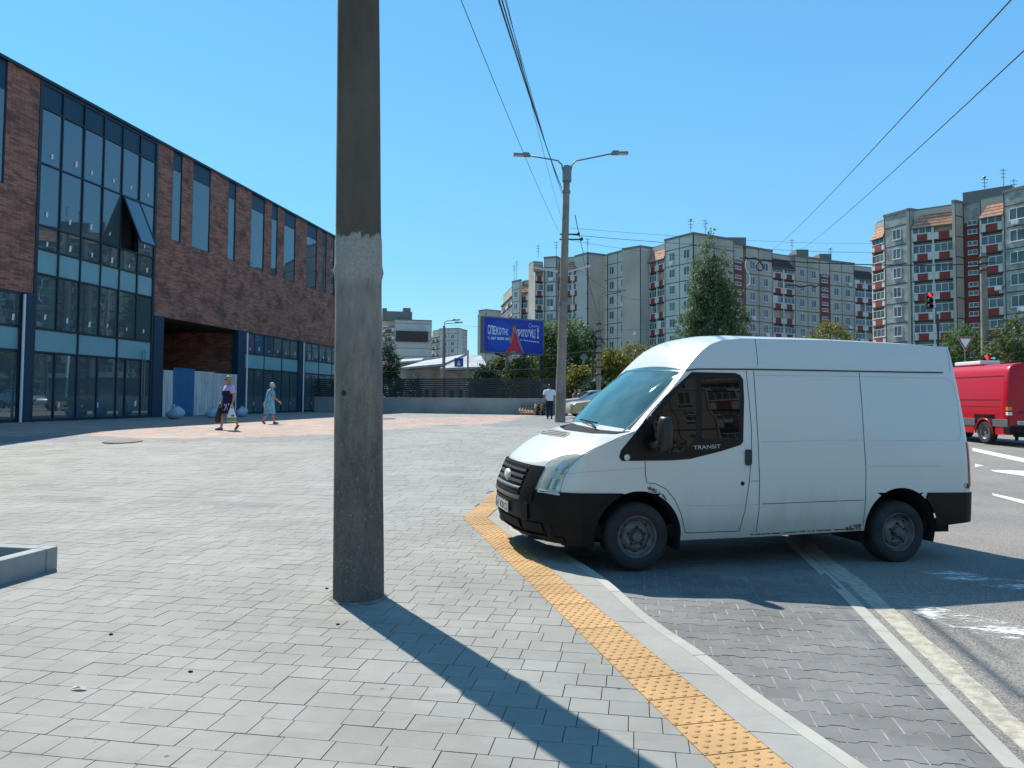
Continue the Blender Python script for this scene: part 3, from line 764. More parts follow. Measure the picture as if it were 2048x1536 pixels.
def sheet(u0, u1, h, matn, label, y=-.05):
    P = fac(u0, y); t = thing('corrugated_sheet', P, GA, label, 'metal sheet', 'corrugated sheets closing off the recess of the brick building')
    m = MB(); n = int((u1 - u0) / .04); rows = [[], []]; Lh = rnd(-.03, .03)
    pts = []
    for i in range(n + 1):
        x = (u1 - u0) * i / n; ph = (i % 5); d = (0, 0, .06, .06, .03)[ph]; pts.append((x, -d))
    V = [(x, y_, 0.02) for x, y_ in pts] + [(x + Lh, y_, h) for x, y_ in pts] + [(x + Lh, y_ + .004, h) for x, y_ in pts] + [(x, y_ + .004, 0.02) for x, y_ in pts]
    k = n + 1; FF = [(r * k + i, r * k + i + 1, ((r + 1) % 4) * k + i + 1, ((r + 1) % 4) * k + i) for r in range(4) for i in range(n)]
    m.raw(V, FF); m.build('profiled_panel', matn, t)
    for x_ in (.1, (u1 - u0) - .1): m = MB(); m.tube([(x_, .05, 0), (x_, .05, h - .1)], .03, 6); m.build('batten', 'black', t)
def FUx(px):
    p = onplane(px, 780, fac(0, 0), GE) - fac(0, 0); return p.dot(GD)
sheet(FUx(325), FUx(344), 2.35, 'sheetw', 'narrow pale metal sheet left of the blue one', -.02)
sheet(FUx(343), FUx(383.5), 2.5, 'sheetb', 'bright blue corrugated metal sheet', -.08)
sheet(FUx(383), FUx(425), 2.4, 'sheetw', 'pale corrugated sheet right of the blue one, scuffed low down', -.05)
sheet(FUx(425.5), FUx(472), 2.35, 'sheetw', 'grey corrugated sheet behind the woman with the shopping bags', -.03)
def sack(px, py, s, label):
    p = G(px, py, PLZ); t = thing('rubbish_sack', p, rnd(0, 3), label, 'sack', 'pale sacks in front of the corrugated sheets')
    m = MB(); m.ell((0, 0, .26 * s), (.45 * s, .36 * s, .28 * s), 16, 10)
    for i, v in enumerate(m.v):
        n_ = noise.noise(v * 3.5 + Vector((px, 0, 0))); v *= 1 + .28 * n_; v.z = max(v.z, 0)
    m.build('body', 'sack', t, smooth=True)
    m = MB(); m.tube([(0, 0, .46 * s), (.03, 0, .54 * s), (.08, .02, .62 * s)], [.05, .035, .09], 7); m.build('tied_neck', 'sack', t, smooth=True)
sack(349, 838, 1.0, 'largest pale blue sack, in front of the blue sheet')
sack(425, 836, .85, 'pale sack left of the woman, where two grey sheets meet')
sack(482, 834, .85, 'pale sack right of the woman, by the navy column')

# ================================================================== FLATS
M['panelc'] = mat('grey_concrete_panel', (.42, .42, .385), (.54, .53, .48), .12, .9, obj=False)
M['panelw'] = mat('warm_concrete_panel', (.48, .42, .335), (.36, .315, .26), .15, .9, obj=False)
M['stone'] = mat('mottled_grey_stone', (.19, .195, .18), (.40, .395, .365), .7, .95, obj=False)
M['seam'] = mat('dark_panel_seam', (.045, .045, .045), rough=.9)
M['redp'] = mat('dark_red_spandrel', (.27, .036, .026), (.19, .032, .024), 1.0, .8, obj=False)
M['cream'] = mat('cream_render', (.60, .585, .53), (.5, .485, .44), .8, .9, obj=False)
M['parapet'] = mat('dark_parapet', (.17, .17, .16), rough=.9)
M['aglass'] = mat('window_glass', (.035, .05, .06), (.13, .15, .16), .35, .08, obj=False)
M['wframe'] = mat('white_window_frame', (.62, .63, .63), rough=.5)
def tile_mat(name, c1, c2):
    m, t, b = newmat(name); b.inputs['Roughness'].default_value = .85
    g = t.nodes.new('ShaderNodeNewGeometry'); sx = t.nodes.new('ShaderNodeSeparateXYZ'); t.links.new(g.outputs['Position'], sx.inputs[0])
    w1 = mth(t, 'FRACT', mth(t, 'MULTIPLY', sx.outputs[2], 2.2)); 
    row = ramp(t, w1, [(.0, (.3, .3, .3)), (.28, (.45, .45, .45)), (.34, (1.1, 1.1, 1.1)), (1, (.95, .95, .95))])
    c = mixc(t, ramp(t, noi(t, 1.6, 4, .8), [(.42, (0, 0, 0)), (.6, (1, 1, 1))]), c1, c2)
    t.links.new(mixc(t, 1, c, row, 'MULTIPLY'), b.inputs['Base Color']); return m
M['tile'] = tile_mat('terracotta_tile', (.62, .30, .19), (.36, .17, .115)); M['tiled'] = tile_mat('dark_brown_tile', (.085, .055, .048), (.05, .038, .035))

FLATM = ['panelc', 'seam', 'redp', 'cream', 'parapet', 'tile', 'tiled', 'stone', 'panelw', 'aglass', 'wframe']
def win_mesh(w, h, n=2, matf='wframe'):
    f = MB(); t = .07
    f.box((-w / 2, -.04, 0), (-w / 2 + t, .04, h)); f.box((w / 2 - t, -.04, 0), (w / 2, .04, h)); f.box((-w / 2 + t, -.04, 0), (w / 2 - t, .04, t)); f.box((-w / 2 + t, -.04, h - t), (w / 2 - t, .04, h))
    for i in range(1, n): x = -w / 2 + w * i / n * (1 if n > 2 else .92); f.box((x - .035, -.04, t), (x + .035, .04, h - t))
    f.box((-w / 2 - .06, -.14, -.08), (w / 2 + .06, -.02, -.01))
    p = MB(); p.face([(-w / 2 + t, 0, t), (w / 2 - t, 0, t), (w / 2 - t, 0, h - t), (-w / 2 + t, 0, h - t)])
    return f, p
class Flats:
    def __init__(s, name, label, zr=29.0, gz=.5, floors=9, cap=100, group=None):
        s.name, s.zr, s.gz, s.floors, s.cap = name, zr, gz, floors, cap; s.mb = MB(); s.wins = []; s.acs = []; s.label = label; s.roof = MB(); s.group = group; s.base = None
        s.fh = 2.8; s.z0 = zr - 2.15 - floors * s.fh       # floor line of the first storey
    def win(s, P, t, n, a, z, w, h, cols=2, name='window', d=0.0):
        q = P + t * a + n * d; s.wins.append((name, Vector((q.x, q.y, z)), math.atan2(t.y, t.x), w, h, cols))
    def seg(s, kind, P, Q, **k):
        P = Vector((P.x, P.y, 0)); Q = Vector((Q.x, Q.y, 0)); L = (Q - P).length; t = (Q - P) / L; n = Vector((t.y, -t.x, 0))
        if s.base is None: s.base = P.copy(); s.base.z = s.gz
        zr = s.zr + k.get('dz', 0); m = s.mb; vc = (CAM - (P + Q) / 2); vc.z = 0; D = k.get('D', -4.0 if n.dot(vc.normalized()) > .55 else -.4); base = k.get('mat', 0)
        fh = s.fh; z0 = s.z0; nf = s.floors; tilem = k.get('tile', 5)
        ob = lambda s0, s1, d0, d1, za, zb, mi: m.obox(P, t, n, s0, s1, d0, d1, za, zb, mi)
        if kind in ('panel', 'blank'):
            ob(0, L, D, 0, s.gz - 1, zr - .35, base); s.roof.obox(P, t, n, -.1, L + .1, D, .12, zr - .35, zr, 0)
            for f in range(0, nf + 1): ob(0, L, 0, .02, z0 + f * fh - .06, z0 + f * fh + .06, 1)
            ob(0, .12, 0, .025, s.gz, zr - .36, 1); ob(L - .12, L, 0, .025, s.gz, zr - .36, 1)
            cols = k.get('cols', ())
            for c in cols[:-1] if len(cols) > 1 else (): 
                pass
            if len(cols) > 1:
                for c, c2 in zip(cols, cols[1:]): x = L * (c + c2) / 2; ob(x - .05, x + .05, 0, .022, s.gz, zr - .36, 1)
            for c in cols:
                for f in range(k.get('f0', 0), nf):
                    if random.random() < .16: s.acs.append((P, t, n, L * c + rnd(-.6, .6), z0 + f * fh + .2, .03))
                    s.win(P, t, n, L * c, z0 + f * fh + .85, k.get('w', 1.35), 1.5, 2, d=.03)
        elif kind == 'loggia':
            nb = k.get('n', 1); bw = L / nb; rec = min(k.get('rec', .9), .6)
            ob(0, L, D, -rec, s.gz - 1, zr - .35, 8)
            zt = z0 + nf * fh      # eave
            # mansard
            A0 = [(0, .25 - rec * 0), (L, .25)]
            p = lambda a, d, z: (P.x + t.x * a + n.x * d, P.y + t.y * a + n.y * d, z)
            i0 = k.get('ti', .5); zt -= .72
            s.roof.face([p(0, .3, zt - .1), p(L, .3, zt - .1), p(L - k.get('tr', 0), -rec - i0, zr - .1), p(k.get('tl', 0), -rec - i0, zr - .1)], 1 if tilem == 5 else 2)
            s.roof.face([p(0, .3, zt - .1), p(k.get('tl', 0), -rec - i0, zr - .1), p(0, -rec - i0, zt - .1)], 2); s.roof.face([p(L, .3, zt - .1), p(L, -rec - i0, zt - .1), p(L - k.get('tr', 0), -rec - i0, zr - .1)], 2)
            s.roof.obox(P, t, n, 0, L, .05, .35, zt - .22, zt - .1, 0); s.roof.obox(P, t, n, 0, L, D, -rec - i0 + .15, zr - .35, zr - .05, 0)
            for i in range(nb + 1):
                x = min(max(i * bw, .12), L - .12); ob(x - .11, x + .11, -rec, .0, s.gz, zt - .24, 3)
            for f in range(nf):
                zf = z0 + f * fh
                for i in range(nb):
                    a, b = i * bw + .13, (i + 1) * bw - .13; w_ = b - a
                    ob(a, b, -rec, .05, zf - .1, zf + .1, 1)
                    if f < 2 and k.get('low', 1): ob(a, b, -.1, .03, zf + .1, zf + 1.1, 3)
                    else:
                        ob(a, b, -.1, .0, zf + .1, zf + 1.1, 3); ob(a + w_ * .24, b - w_ * .24, 0, .06, zf + .12, zf + 1.12, 2)
                    if random.random() < .14: ob(a, a + w_ * .5, -.06, .02, zf + 1.1, zf + 2.45, random.choice((3, 10, 8)))
                    if random.random() < .06: s.acs.append((P, t, n, (a + b) / 2 + rnd(-.8, .8), zf + .5, .1))
                    if random.random() < k.get('open', .12): continue
                    s.win(P, t, n, (a + b) / 2, zf + 1.12, w_, fh - 1.62, max(2, round(w_ / .85)), 'balcony_glazing', -.04)
        elif kind == 'stair':
            rec = k.get('rec', .6)
            ob(0, L, D, -rec, s.gz - 1, z0 + (nf - .3) * fh, 2); ob(0, L, D, -rec - .003, z0 + (nf - .3) * fh, zr - .35, base); s.roof.obox(P, t, n, -.1, L + .1, D, -rec + .12, zr - .35, zr, 0)
            for f in range(nf):
                for dz in (.35, 1.55): s.win(P, t, n, L * .5, z0 + f * fh + dz, min(1.8, L * .6), .62, 2, 'stair_window', -rec + .03)
    def extra(s, P, t, n, a0, a1, d0, d1, z0, z1, mi=4): s.mb.obox(P, t, n, a0, a1, d0, d1, z0, z1, mi)
    def finish(s):
        root = thing(s.name, s.base, 0, s.label, 'building', s.group)
        s.mb.build('wall', FLATM, root, world=True); s.roof.build('roof', ['parapet', 'tile', 'tiled'], root, world=True)
        cache = {}; s.wins.sort(key=lambda w: (w[1] - CAM).length - w[1].z * 1.5)
        cnt = {}; rest = {}
        inv = parent_world(root).inverted(); acm = None
        for (P_, t_, n_, a_, z_, d_) in s.acs:
            if acm is None: m = MB(); m.box((-.42, -.36, 0), (.42, 0, .55)); m.lathe([(0, -.375), (.2, -.37), (.2, -.36)], 12, Matrix.Translation((-.1, 0, .28))); o = m.build('air_conditioner', 'wframe', root); acm = o.data
            else: o = bpy.data.objects.new('air_conditioner', acm); COL.objects.link(o); o.parent = root
            q_ = P_ + t_ * a_ + n_ * d_; o.location = inv @ Vector((q_.x, q_.y, z_)); o.rotation_euler = (0, 0, math.atan2(t_.y, t_.x))
        for nm, p, rz, w, h, c in s.wins:
            cnt[nm] = cnt.get(nm, 0) + 1; key = (round(w, 1), round(h, 1), c)
            if cnt[nm] > s.cap: rest.setdefault(nm, []).append((p, rz, w, h, c)); continue
            if key not in cache:
                f, g = win_mesh(w, h, c); fo = f.build(nm, 'wframe', root); go = g.build('pane', 'aglass', fo); cache[key] = (fo.data, go.data); a, b = fo, go
            else:
                a = bpy.data.objects.new(nm, cache[key][0]); b = bpy.data.objects.new('pane', cache[key][1]); COL.objects.link(a); COL.objects.link(b); a.parent = root; b.parent = a
            a.location = inv @ p; a.rotation_euler = (0, 0, rz)
        for nm, L in rest.items():
            m = MB()
            for p, rz, w, h, c in L:
                f, g = win_mesh(w, h, c); mt = Matrix.Translation(p) @ Matrix.Rotation(rz, 4, 'Z')
                m.raw([mt @ v for v in f.v], f.f, 0); m.raw([mt @ v for v in g.v], g.f, 1)
            o = m.build('further_' + nm, ['wframe', 'aglass'], root, world=True); o['kind'] = 'stuff'
        return root
def XY(px, Y, py=600): p = AT(px, py, Y); return Vector((p.x, p.y, 0))

# long panel block across the street: apex at photo x 1387
fa = Flats('apartment_block', 'long grey nine-storey panel block behind the poplar, stepping towards its tall corner')
pts = [(1088, 142), (1110, 140.5), (1136, 140), (1161, 139)]
fa.seg('loggia', XY(1069, 141), XY(1088, 141.5), n=1, rec=1.2, dz=-.8)
fa.seg('panel', XY(1088, 142), XY(1113, 141), cols=(.5,))
fa.seg('loggia', XY(1113, 142), XY(1161, 139.5), n=3, rec=1.0)
fa.seg('blank', XY(1161, 139), XY(1175, 137.0), mat=8)
fa.seg('blank', XY(1175, 137), XY(1215, 139.5), mat=0)
fa.seg('panel', XY(1215, 138.5), XY(1281, 130.6), cols=(.14, .5, .86), dz=0)
fa.seg('blank', XY(1281, 130.6), XY(1298, 132.5), mat=8)
fa.seg('loggia', XY(1298, 131.5), XY(1330, 127), n=2, rec=.8, tl=1.2)
fa.seg('panel', XY(1330, 125.5), XY(1387, 120), cols=(.27, .78))
fa.seg('blank', XY(1387, 120), XY(1468.5, 124.8), mat=8)
fa.seg('stair', XY(1468.5, 127), XY(1491, 129), mat=8, rec=.4)
fa.seg('panel', XY(1491, 130), XY(1545, 134), mat=8, cols=(.25, .74))
fa.seg('loggia', XY(1545, 135), XY(1590, 138), n=2, rec=.8, tile=6, tl=.6, tr=1.8)
fa.seg('panel', XY(1590, 138), XY(1640, 141.5), mat=8, cols=(.28, .74))
fa.seg('stair', XY(1640, 141.5), XY(1660, 143), mat=8, rec=.05)
fa.seg('panel', XY(1660, 143), XY(1709, 146), mat=8, cols=(.25, .72))
fa.seg('loggia', XY(1709, 147), XY(1752, 149.5), n=2, rec=.8, tile=6, tl=.5, tr=1.5)
for a, b, Y, dz in ((1594, 1618, 141, 1.6), (1640, 1664, 145, 1.6), (1455, 1493, 129, 1.2)):
    P = XY(a, Y); Q = XY(b, Y); t = (Q - P).normalized(); fa.mb.obox(P, t, Vector((t.y, -t.x, 0)), 0, (Q - P).length, -4, 0, 28.7, 29 + dz, 4)
fa.finish()
fb = Flats('apartment_block', 'grey block with brown mansard roofs receding behind the billboard end of the long panel block', zr=29, cap=60)
fb.seg('loggia', XY(1003, 196), XY(1024, 176), n=2, rec=.8, ti=3)
fb.seg('panel', XY(1024, 172), XY(1040, 169), cols=(.5,))
fb.seg('loggia', XY(1040, 170), XY(1072, 167), n=2, rec=.8)
fb.finish()
fc = Flats('apartment_block', 'nine-storey block at the right edge with orange tiled mansards and red balcony panels', zr=29.0)
fc.seg('loggia', XY(1744.5, 112), XY(1770.5, 109), n=1, rec=.9, tl=1.0)
fc.seg('panel', XY(1770.5, 108), XY(1822, 104), mat=7, cols=(.5,))
fc.seg('blank', XY(1822, 104), XY(1825, 105.5), mat=8)
fc.seg('loggia', XY(1825, 104), XY(1913, 100.5), n=2, rec=.9, tl=1.6, tr=.4)
fc.seg('blank', XY(1913, 99.5), XY(1930, 100.4), mat=8)
fc.seg('blank', XY(1926, 101.3), XY(1935, 101), mat=8, D=-3); fc.seg('stair', XY(1929, 100), XY(1962, 98.6), mat=7, rec=.6)
fc.seg('loggia', XY(1962, 98), XY(2011, 95.6), n=1, rec=.9, tl=1.4)
fc.seg('panel', XY(2011, 95), XY(2075, 91.5), mat=7, cols=(.45,), w=2.0)
fc.seg('loggia', XY(2075, 92), XY(2170, 88), n=2, rec=.9)
fc.seg('panel', XY(2170, 87), XY(2230, 84.5), mat=7, cols=(.5,))
fc.seg('loggia', XY(2230, 85), XY(2330, 81), n=2, rec=.9)
P = XY(1923, 103); Q = XY(2024, 99); t = (Q - P).normalized(); fc.mb.obox(P, t, Vector((t.y, -t.x, 0)), 0, (Q - P).length, -5, -2, 28, 31.4, 4)
fc.finish()
# distant blocks left of the billboard
fd = Flats('apartment_block', 'pale grey end wall with a brown stripe, far off right of the foreground pole', zr=29, cap=30)
fd.seg('loggia', XY(742, 262), XY(790, 250), n=2, ti=5)
fd.seg('blank', XY(790, 249), XY(864, 252), mat=0, dz=-.8)
P = XY(793, 248.6); Q = XY(857, 251); t = (Q - P).normalized(); nn = Vector((t.y, -t.x, 0)); fd.mb.obox(P, t, nn, 0, (Q - P).length, -1, .2, 20.6, 24.2, 6)
fd.mb.obox(P, t, nn, -3.5, 5.5, -6, -2, 28, 31.0, 4); fd.mb.obox(P, t, nn, 2.5, 5, -6, -2.2, 31, 32.3, 4); fd.mb.obox(P, t, nn, -4.5, -3, -6, -2.2, 28, 32.0, 4)
fd.mb.obox(P, t, nn, -1, (Q - P).length + .5, -1, .3, 0, 11.5, 3)
fd.finish()
fe = Flats('apartment_block', 'far brown and grey block just right of the pale end wall', zr=29, cap=50)
fe.seg('loggia', XY(864, 300), XY(880, 292), n=2, tile=6, low=0, ti=2); fe.seg('panel', XY(880, 290), XY(917, 287), cols=(.3, .7)); fe.seg('panel', XY(917, 289), XY(935, 296), cols=(.5,), mat=8)
fe.finish()
ff = Flats('apartment_block', 'furthest tiny block seen low between the brown block and the billboard', zr=24, floors=7, cap=20)
ff.seg('panel', XY(935, 420), XY(951, 420), cols=(.3, .7)); ff.finish()
fg = Flats('apartment_block', 'beige end wall half hidden behind the blue billboard', zr=29, cap=20)
fg.seg('blank', XY(956, 243), XY(972, 236), mat=8); fg.seg('blank', XY(972, 236), XY(1004, 240), mat=8, dz=1.2)
fg.finish()
# block across the side street behind the camera (seen reflected in the van's window)
fh_ = Flats('apartment_block', 'panel block standing behind the photographer, seen only in reflections', zr=27, gz=-.1, cap=60)
Pa = Vector((62, -34, 0)); 
for i in range(5):
    A_ = Pa + Vector((-13 * i, -6 * i, 0)); B_ = A_ + Vector((-7, -3.2, 0)); C_ = A_ + Vector((-13, -6, 0))
    fh_.seg('panel', A_, B_, mat=8, cols=(.3, .7)); fh_.seg('loggia', B_, C_, n=2)
fh_.finish()
M['stainless'] = M['metal']
def antenna(px, Y, h, label, top=0, zb=28.9):
    p = XY(px, Y); t = thing('roof_antenna', (p.x, p.y, zb), 0, label, 'antenna', 'aerials on the flat roofs')
    m = MB(); m.tube([(0, 0, 0), (0, 0, h)], .05, 5); m.build('mast', 'metal', t)
    m = MB()
    for k in range(3): m.tube([(-.5 + .1 * k, 0, h - .3 - .5 * k), (.5 - .1 * k, 0, h - .3 - .5 * k)], .04, 4)
    if top: m.ell((0, 0, h), (.2, .2, .22), 8, 5)
    m.build('aerial', 'metal', t)
for a in ((1382, 121, 2.4, 'aerial at the tall corner of the long block', 1), (1411, 123, 3.0, 'thin aerial right of the tall corner', 0), (1175, 138, 3.0, 'aerial above the blank end face left of the lamp brackets', 0), (1585, 140, 3.5, 'tall thin aerial on the right wing, mid-way', 0), (1662, 146, 3.0, 'aerial above the second stair tower', 1), (1112, 142, 3.2, 'aerial beside the far double lamp post', 0), (1076, 142, 2.5, 'small aerial at the left end of the long block', 0), (1033, 172, 5, 'aerial on the receding block', 0), (1028, 172, 4, 'shorter aerial on the receding block', 0)): antenna(*a)
for a in ((1974, 102, 1.6, 'aerial on the right-hand block, left of three', 1, 31.3), (2012, 101, 2.6, 'tallest aerial on the right-hand block', 0, 31.3), (2033, 95, 1.7, 'aerial near the right edge of the photo', 0)): antenna(*a)

# ================================================================== FENCE WALL
M['wallc'] = mat('retaining_wall_concrete', (.42, .415, .39), (.32, .32, .30), .8, .9, obj=False)
M['fence'] = mat('charcoal_slats', (.035, .038, .042), rough=.6)
wa = G(700, 824, PLZ); wb = G(1062, 829.5, PLZ); wc = G(1122, 829, PLZ)
def build_wall():
    d = (wb - wa); L = d.length + 2.4; an = math.atan2(d.y, d.x)
    t = thing('retaining_wall', wa, an, 'low grey concrete wall across the far side of the square', 'wall')
    m = MB(); m.box((-9, 0, -.1), (L, .35, 1.08)); m.build('concrete', 'wallc', t)
    f = thing('slat_fence', wa + Vector((0, 0, 1.08)), an, 'dark horizontal slat fence standing on the low concrete wall', 'fence')
    m = MB()
    for k in range(9): m.box((-9, .12, .06 + k * .145), (L, .15, (.06 + k * .145 + .098)))
    m.build('slats', 'fence', f)
    x = -9
    while x < L:
        p = MB(); p.box((x, .155, 0), (x + .08, .23, 1.38)); p.build('post', 'fence', f); x += 2.05
build_wall()

# ================================================================== TREES
def leafm(name, c, c2):
    m, t, b = newmat(name); b.inputs['Roughness'].default_value = .6; b.inputs['Specular IOR Level'].default_value = .35
    g = t.nodes.new('ShaderNodeNewGeometry')
    t.links.new(mixc(t, ramp(t, g.outputs['Random Per Island'], [(.1, (0, 0, 0)), (.9, (1, 1, 1))]), c, c2), b.inputs['Base Color'])
    tr = t.nodes.new('ShaderNodeBsdfTranslucent'); tr.inputs[0].default_value = (*[x * 1.4 for x in c2], 1)
    ms = t.nodes.new('ShaderNodeMixShader'); ms.inputs[0].default_value = .28
    t.links.new(b.outputs[0], ms.inputs[1]); t.links.new(tr.outputs[0], ms.inputs[2]); t.links.new(ms.outputs[0], t.nodes['Material Output'].inputs[0]); return m
M['lf_pop'] = leafm('poplar_leaf', (.040, .066, .026), (.145, .195, .085)); M['lf_green'] = leafm('green_leaf', (.045, .085, .022), (.11, .17, .04))
M['lf_dark'] = leafm('conifer_leaf', (.018, .04, .025), (.045, .08, .045)); M['lf_gold'] = leafm('yellow_green_leaf', (.10, .105, .018), (.20, .185, .035))
M['lf_olive'] = leafm('olive_leaf', (.055, .08, .025), (.13, .15, .05)); M['bark'] = mat('bark', (.10, .075, .05), (.06, .045, .035), 8, .95)
def tree(px, Y, ybot_z, label, crowns, leaf, n, size, name='tree', kind='broad', cat='tree', group='trees beyond the square', seed=1, gz=.5):
    rs = random.Random(seed); base = XY(px, Y); base.z = gz
    t = thing(name, base, 0, label, cat, group)
    top = max(c[2] + c[5] for c in crowns)
    m = MB(); hh = top * .86; tr = max(.06, top * .016)
    m.tube([(0, 0, -.3), (.05, 0, hh * .3), (-.06, .05, hh * .6), (.03, 0, hh)], [tr * 1.3, tr, tr * .6, .02], 8)
    m.build('trunk', 'bark', t, smooth=True)
    b = MB()
    for c in crowns:
        for _ in range(5):
            a = rs.uniform(0, 6.28); e = Vector((c[0] + c[3] * .7 * math.cos(a), c[1] + c[4] * .7 * math.sin(a), c[2] + c[5] * rs.uniform(-.3, .6))); z0 = max(.4, min(hh * .9, e.z - c[5] * .9))
            b.tube([(0, 0, z0), (e.x * .5, e.y * .5, (z0 + e.z) * .5 + .1), e], [tr * .5, tr * .3, .015], 5)
    b.build('branches', 'bark', t)
    L = MB(); tot = sum(c[3] * c[4] * c[5] for c in crowns) ** 1.0
    for c in crowns:
        k = int(n * (c[3] * c[4] * c[5]) / tot / 16) + 1
        for _ in range(k):
            # clump centre, biased to the shell
            u = Vector((rs.gauss(0, 1), rs.gauss(0, 1), rs.gauss(0, 1))).normalized(); r = rs.uniform(.45, 1.04) ** .6
            r *= 1 + .22 * noise.noise(u * 2.3 + Vector((seed * 3.1, 0, 0)))
            cc = Vector((c[0] + u.x * c[3] * r, c[1] + u.y * c[4] * r, c[2] + u.z * c[5] * r))
            if cc.z < .2: continue
            cs = rs.uniform(.5, 1.25) * size * 2.4
            for _ in range(16):
                o = Vector((rs.gauss(0, .42), rs.gauss(0, .42), rs.gauss(0, .38))) * cs; p = cc + o
                if kind == 'up': d = Vector((rs.gauss(0, .5), rs.gauss(0, .5), 1)).normalized()
                elif kind == 'con': d = Vector((u.x, u.y, -.35 + rs.gauss(0, .3))).normalized()
                else: d = Vector((rs.gauss(0, 1), rs.gauss(0, 1), rs.gauss(0, 1))).normalized()
                s_ = size * rs.uniform(.55, 1.25); q = d.cross(Vector((rs.gauss(0, 1), rs.gauss(0, 1), rs.gauss(0, 1)))).normalized()
                a = p - d * s_ * .5; e = p + d * s_ * .5; mid = p + d * s_ * .05
                L.raw([a, mid + q * s_ * .32, e, mid - q * s_ * .32], [(0, 1, 2, 3)])
    L.build('crown', leaf, t)
    return t
def pxm(Y): return Y / F
# poplar: three merged lobes
Y = 74
tree(1425, Y, 0, 'tall upright poplar standing in front of the long grey block', [(-.25, 0, 15.4, .72, .8, 2.7), (.8, 0, 13.4, 1.05, 1.0, 2.8), (-1.2, 0, 12.9, .95, 1.0, 3.0), (.1, .2, 11, 1.9, 1.6, 3.2), (1.7, 0, 10.8, .85, 1, 2.9), (-1.9, 0, 10, 1.0, 1.1, 2.6), (-2.6, 0, 7.6, 1.0, 1.2, 2.4), (2.6, 0, 8.2, 1.1, 1.2, 2.6), (0, 0, 8, 2.4, 1.9, 3.2), (-.5, 0, 4.5, 2.4, 2, 3), (3.0, .2, 5.4, 1.0, 1.2, 2.2)], 'lf_pop', 23000, .27, 'poplar_tree', 'up', group=None, seed=3)
tree(1512, 80, 0, 'small dark treetop just right of the poplar', [(0, 0, 6.6, 1.0, 1.0, 1.7)], 'lf_dark', 900, .3, 'conifer_tree', 'con', seed=5)
tree(1658, 62, 0, 'bright yellow-green treetop above the middle of the white van', [(0, 0, 6.0, 1.9, 1.6, 1.5), (-.6, 0, 4.6, 2.0, 1.6, 1.5)], 'lf_gold', 3200, .28, seed=6)
tree(1925, 66, 0, 'green tree behind the triangular sign', [(0, 0, 5.6, 1.6, 1.5, 2.2), (-1.0, 0, 3.6, 1.5, 1.5, 1.7)], 'lf_green', 3800, .27, seed=8)
tree(2035, 60, 0, 'broad green tree at the right edge, behind the red van', [(.2, 0, 5.9, 2.4, 2, 2.0), (-1.2, 0, 4.2, 1.7, 1.5, 1.8), (2.2, 0, 4.5, 2, 2, 2)], 'lf_olive', 6500, .27, seed=9)
tree(781, 76, 0, 'dark spruce just right of the thick foreground pole', [(0, 0, 2.4, 1.5, 1.4, 1.9), (-.1, 0, 4.5, 1.15, 1.1, 1.7), (-.2, 0, 6.3, .65, .6, 1.4)], 'lf_dark', 4200, .26, 'spruce_tree', 'con', group=None, seed=10)
tree(831, 72, 0, 'small dark conifer in front of the low market hall', [(0, 0, 1.7, .75, .7, 1.3), (0, 0, 2.6, .4, .4, .9)], 'lf_dark', 1300, .2, 'conifer_tree', 'con', seed=11)
for i, (px, Y, top, wd, lf, lab) in enumerate(((975, 66, 733, 26, 'lf_dark', 'dark bushy tree at the left foot of the billboard'), (1005, 70, 712, 24, 'lf_olive', 'olive tree just under the left half of the billboard'), (1045, 66, 716, 26, 'lf_olive', 'loose olive tree under the right half of the billboard'),
    (1078, 72, 700, 20, 'lf_green', 'green tree below the right end of the billboard'), (1104, 70, 642, 26, 'lf_green', 'tall green tree between the billboard and the far lamp post'), (1150, 68, 640, 30, 'lf_green', 'tall green tree right of the far lamp post'), (1180, 70, 662, 22, 'lf_dark', 'darker tree behind the small street light'),
    (1160, 62, 736, 22, 'lf_gold', 'low golden-green bush left of the small street light'), (1225, 64, 694, 30, 'lf_gold', 'golden tree just left of the white van roof'), (1270, 66, 688, 32, 'lf_gold', 'golden tree rising behind the van windscreen'), (1320, 68, 690, 28, 'lf_olive', 'olive tree behind the front of the van roof'), (1195, 58, 760, 24, 'lf_dark', 'dark low shrub behind the windscreen corner'))):
    h = (800 - top) * Y / F + 1.0; r = wd * Y / F
    tree(px, Y, 0, lab, [(0, 0, h - r * .95, r, r, r * 1.0), (-.35 * r, 0, h * .52, r * 1.05, r, h * .33), (.4 * r, 0, h * .38, r, r, h * .33)], lf, 5200, .27, seed=20 + i)
# trees behind the camera, seen in reflections
for i, (x, y) in enumerate(((20, -22), (26, -24), (34, -20), (13, -26), (41, -19))):
    t = tree(1000, 50, 0, ['first', 'second', 'third', 'fourth', 'fifth'][i] + ' tree of the row behind the photographer, counted from the van side', [(0, 0, 6, 2.6, 2.6, 3), (.6, 0, 4, 2.4, 2.4, 2)], 'lf_green', 1300, .42, seed=50 + i, group='trees behind the photographer'); t.location = (x, y, -.15)
